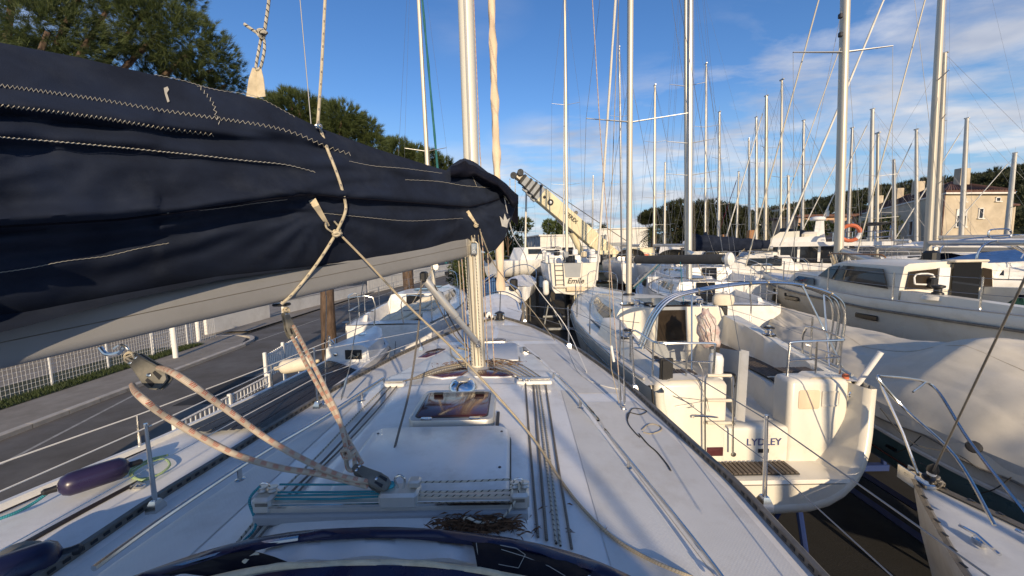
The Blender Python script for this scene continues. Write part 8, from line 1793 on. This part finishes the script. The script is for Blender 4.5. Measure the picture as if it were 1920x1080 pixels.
def hwin(o, d, f, z, w, h, shut=None):
    n_ = Vector((d.y, -d.x, 0)); 
    if n_.dot(CAMP-o) < 0: n_ = -n_
    rm = Matrix.Rotation(math.atan2(d.y, d.x), 3, 'Z'); c = o+d*f+Vector((0, 0, z)); w_ = part('window', MB().box(c+n_*.02, (w, .06, h), rm), M['glass'], hs_, smooth=False)
    for a in (-w/2, w/2): part('frame', MB().box(c+d*a+n_*.05, (.10, .10, h+.1), rm), M['wallwhite'], w_, smooth=False)
    part('frame', MB().box(c+n_*.05+Vector((0, 0, h/2)), (w+.1, .10, .10), rm), M['wallwhite'], w_, smooth=False); part('sill', MB().box(c+n_*.08-Vector((0, 0, h/2)), (w+.3, .2, .10), rm), M['wallwhite'], w_, smooth=False)
    if shut: part('shutter', MB().box(c+n_*.06+Vector((0, 0, h*.32)), (w*.95, .04, h*.36), rm), M['gel'], w_, smooth=False)
for f in (3, 8, 12.5, 17, 21, 25, 28.5):
    for z in (HZ-3.4, HZ-6.9): hwin(c0, ld_, f, z, 1.25, 1.8)
for f, z in ((2.2, HZ-2.7), (2.0, HZ-6.6)): hwin(c0, rd_, f, z, 1.2, 1.9, True)
for f, z in ((4.6, HZ-2.2), (4.4, HZ-6.0)): hwin(c0, rd_, f, z, .55, 1.1)
for f, z in ((2.3, HZ-.75), (6.6, HZ-.7)): hwin(c0, rd_, f, z, .55, .45)
part('balcony', MB().box(c0+ld_*19.5+Vector((-.7, -.3, HZ-4.7)), (.9, 5, .2), Matrix.Rotation(math.atan2(ld_.y, ld_.x)-math.pi/2, 3, 'Z')), M['rail'], hs_)
part('drain_pipe', MB().tube([c0+Vector((-.12, -.10, 0)), c0+Vector((-.12, -.10, HZ))], .07, 6), M['rooftile'], hs_); part('drain_pipe', MB().tube([pl[1]+Vector((-.3, -.12, 0)), pl[1]+Vector((-.3, -.12, HZ))], .07, 6), M['rooftile'], hs_)
an = thing('house_annexe', 'lower sunlit annexe at the right end of the ochre house', 'house', pl[1]+ld_*2+Vector((1.6, 0, 0)))
q0 = pl[1]+ld_*1.6+rd_*.05; apl = [q0, q0+rd_*2.0, q0+rd_*2.0+ld_*10, q0+ld_*10]; part('wall', MB().loft([[p+Vector((0, 0, z)) for p in apl] for z in (0, HZ-1.3)], True, False, True), M['stucco'], an, smooth=False)
ac = sum(apl, Vector())/4; ae = [ac+(p-ac)*1.12+Vector((0, 0, HZ-1.28)) for p in apl]; part('roof', MB().loft([ae, [p+Vector((0, 0, .18)) for p in ae], [lerp(p, ac+Vector((0, 0, HZ-.2)), .8)+Vector((0, 0, .2)) for p in ae]], True, True, True), M['rooftile'], an, smooth=False)
hw_ = part('window', MB().box(q0+rd_*1.0+Vector((0, -.02, HZ-3.2)), (.6, .06, .8)), M['glass'], an, smooth=False)
sm = thing('small_house', 'little pink rendered house showing above the fly bridge yacht', 'house', P(1540, 430, 62)); s0_ = P(1540, 430, 62); z1 = P(1540, 408, 62).z
part('wall', MB().box((s0_.x, 64, z1/2), (9, 6, z1)), mat('pink render', (.55, .36, .24), .9, var=.1), sm, smooth=False); part('roof', MB().box((s0_.x, 64, z1+.2), (10, 7, .4)), M['rooftile'], sm); part('window', MB().box((s0_.x+2.4, 60.97, z1-1.2), (.9, .06, .9)), M['glass'], sm)
for (u, v, Y, w, h, lab) in ((1398, 420, 120, 10, 6, 'far white building left of the fly bridge among the trees'), (1478, 392, 140, 8, 5, 'tiny white building on the tree line behind the slanting stays')):
    p = P(u, v, Y); t = thing('distant_building', lab, 'building', (p.x, p.y, 0)); part('wall', MB().box((p.x, p.y, p.z/2), (w, 6, p.z)), M['wallwhite'], t, smooth=False); part('roof', MB().box((p.x, p.y, p.z+.15), (w+.6, 6.6, .3)), M['rooftile'], t, smooth=False)
# trestles and boards in the yard
for k, (u, v) in enumerate(((1357, 455), (1407, 447))):
    p = P(u, v, 38); solo('timber_post', MB().box((p.x, p.y, p.z/2+.4), (.5, .5, p.z+.8), ch=.03), M['wood'], ['pale timber post standing left of the red sail foot', 'pale timber post standing right of the red sail foot'][k], 'post', 'timber posts in the yard')
# ------------------------------------------------------------------ unseen boats, added behind the camera to cast shade
def aft(label, x, y, **k): return make_yacht('sailing_yacht', label, 0, 10, origin=(x, y), dist=2, bare=True, cradle=False, win=2, **k)
aft('white yacht standing astern of the bottom right boat, behind the camera', 5.2, -9.5, heading=3, loa=11, beam=3.5, deck=3.75, boom_rot=4, cover='navy', hoodm='navy', gen='genoawhite')  # added out of view; hull and mast shade the ground at the right
shade_cruiser = launch('unseen tall motor cruiser added behind the camera to shade the foreground deck', 960, 500, 1, 9, 3.6, 2.8, 0, base=3.37, flare=.02)  # added out of view; tall roof and low bow shape the deck shade
shade_cruiser.location.x += .45; shade_cruiser.location.y -= 10.2
aft('white yacht standing beyond the tall motor cruiser, behind the camera', -4.5, -16, heading=-4, loa=11, beam=3.6, deck=3.6, boom_rot=6, cover='navy', hoodm='greycover', gen='genoawhite')  # added out of view to shade the decks on the left
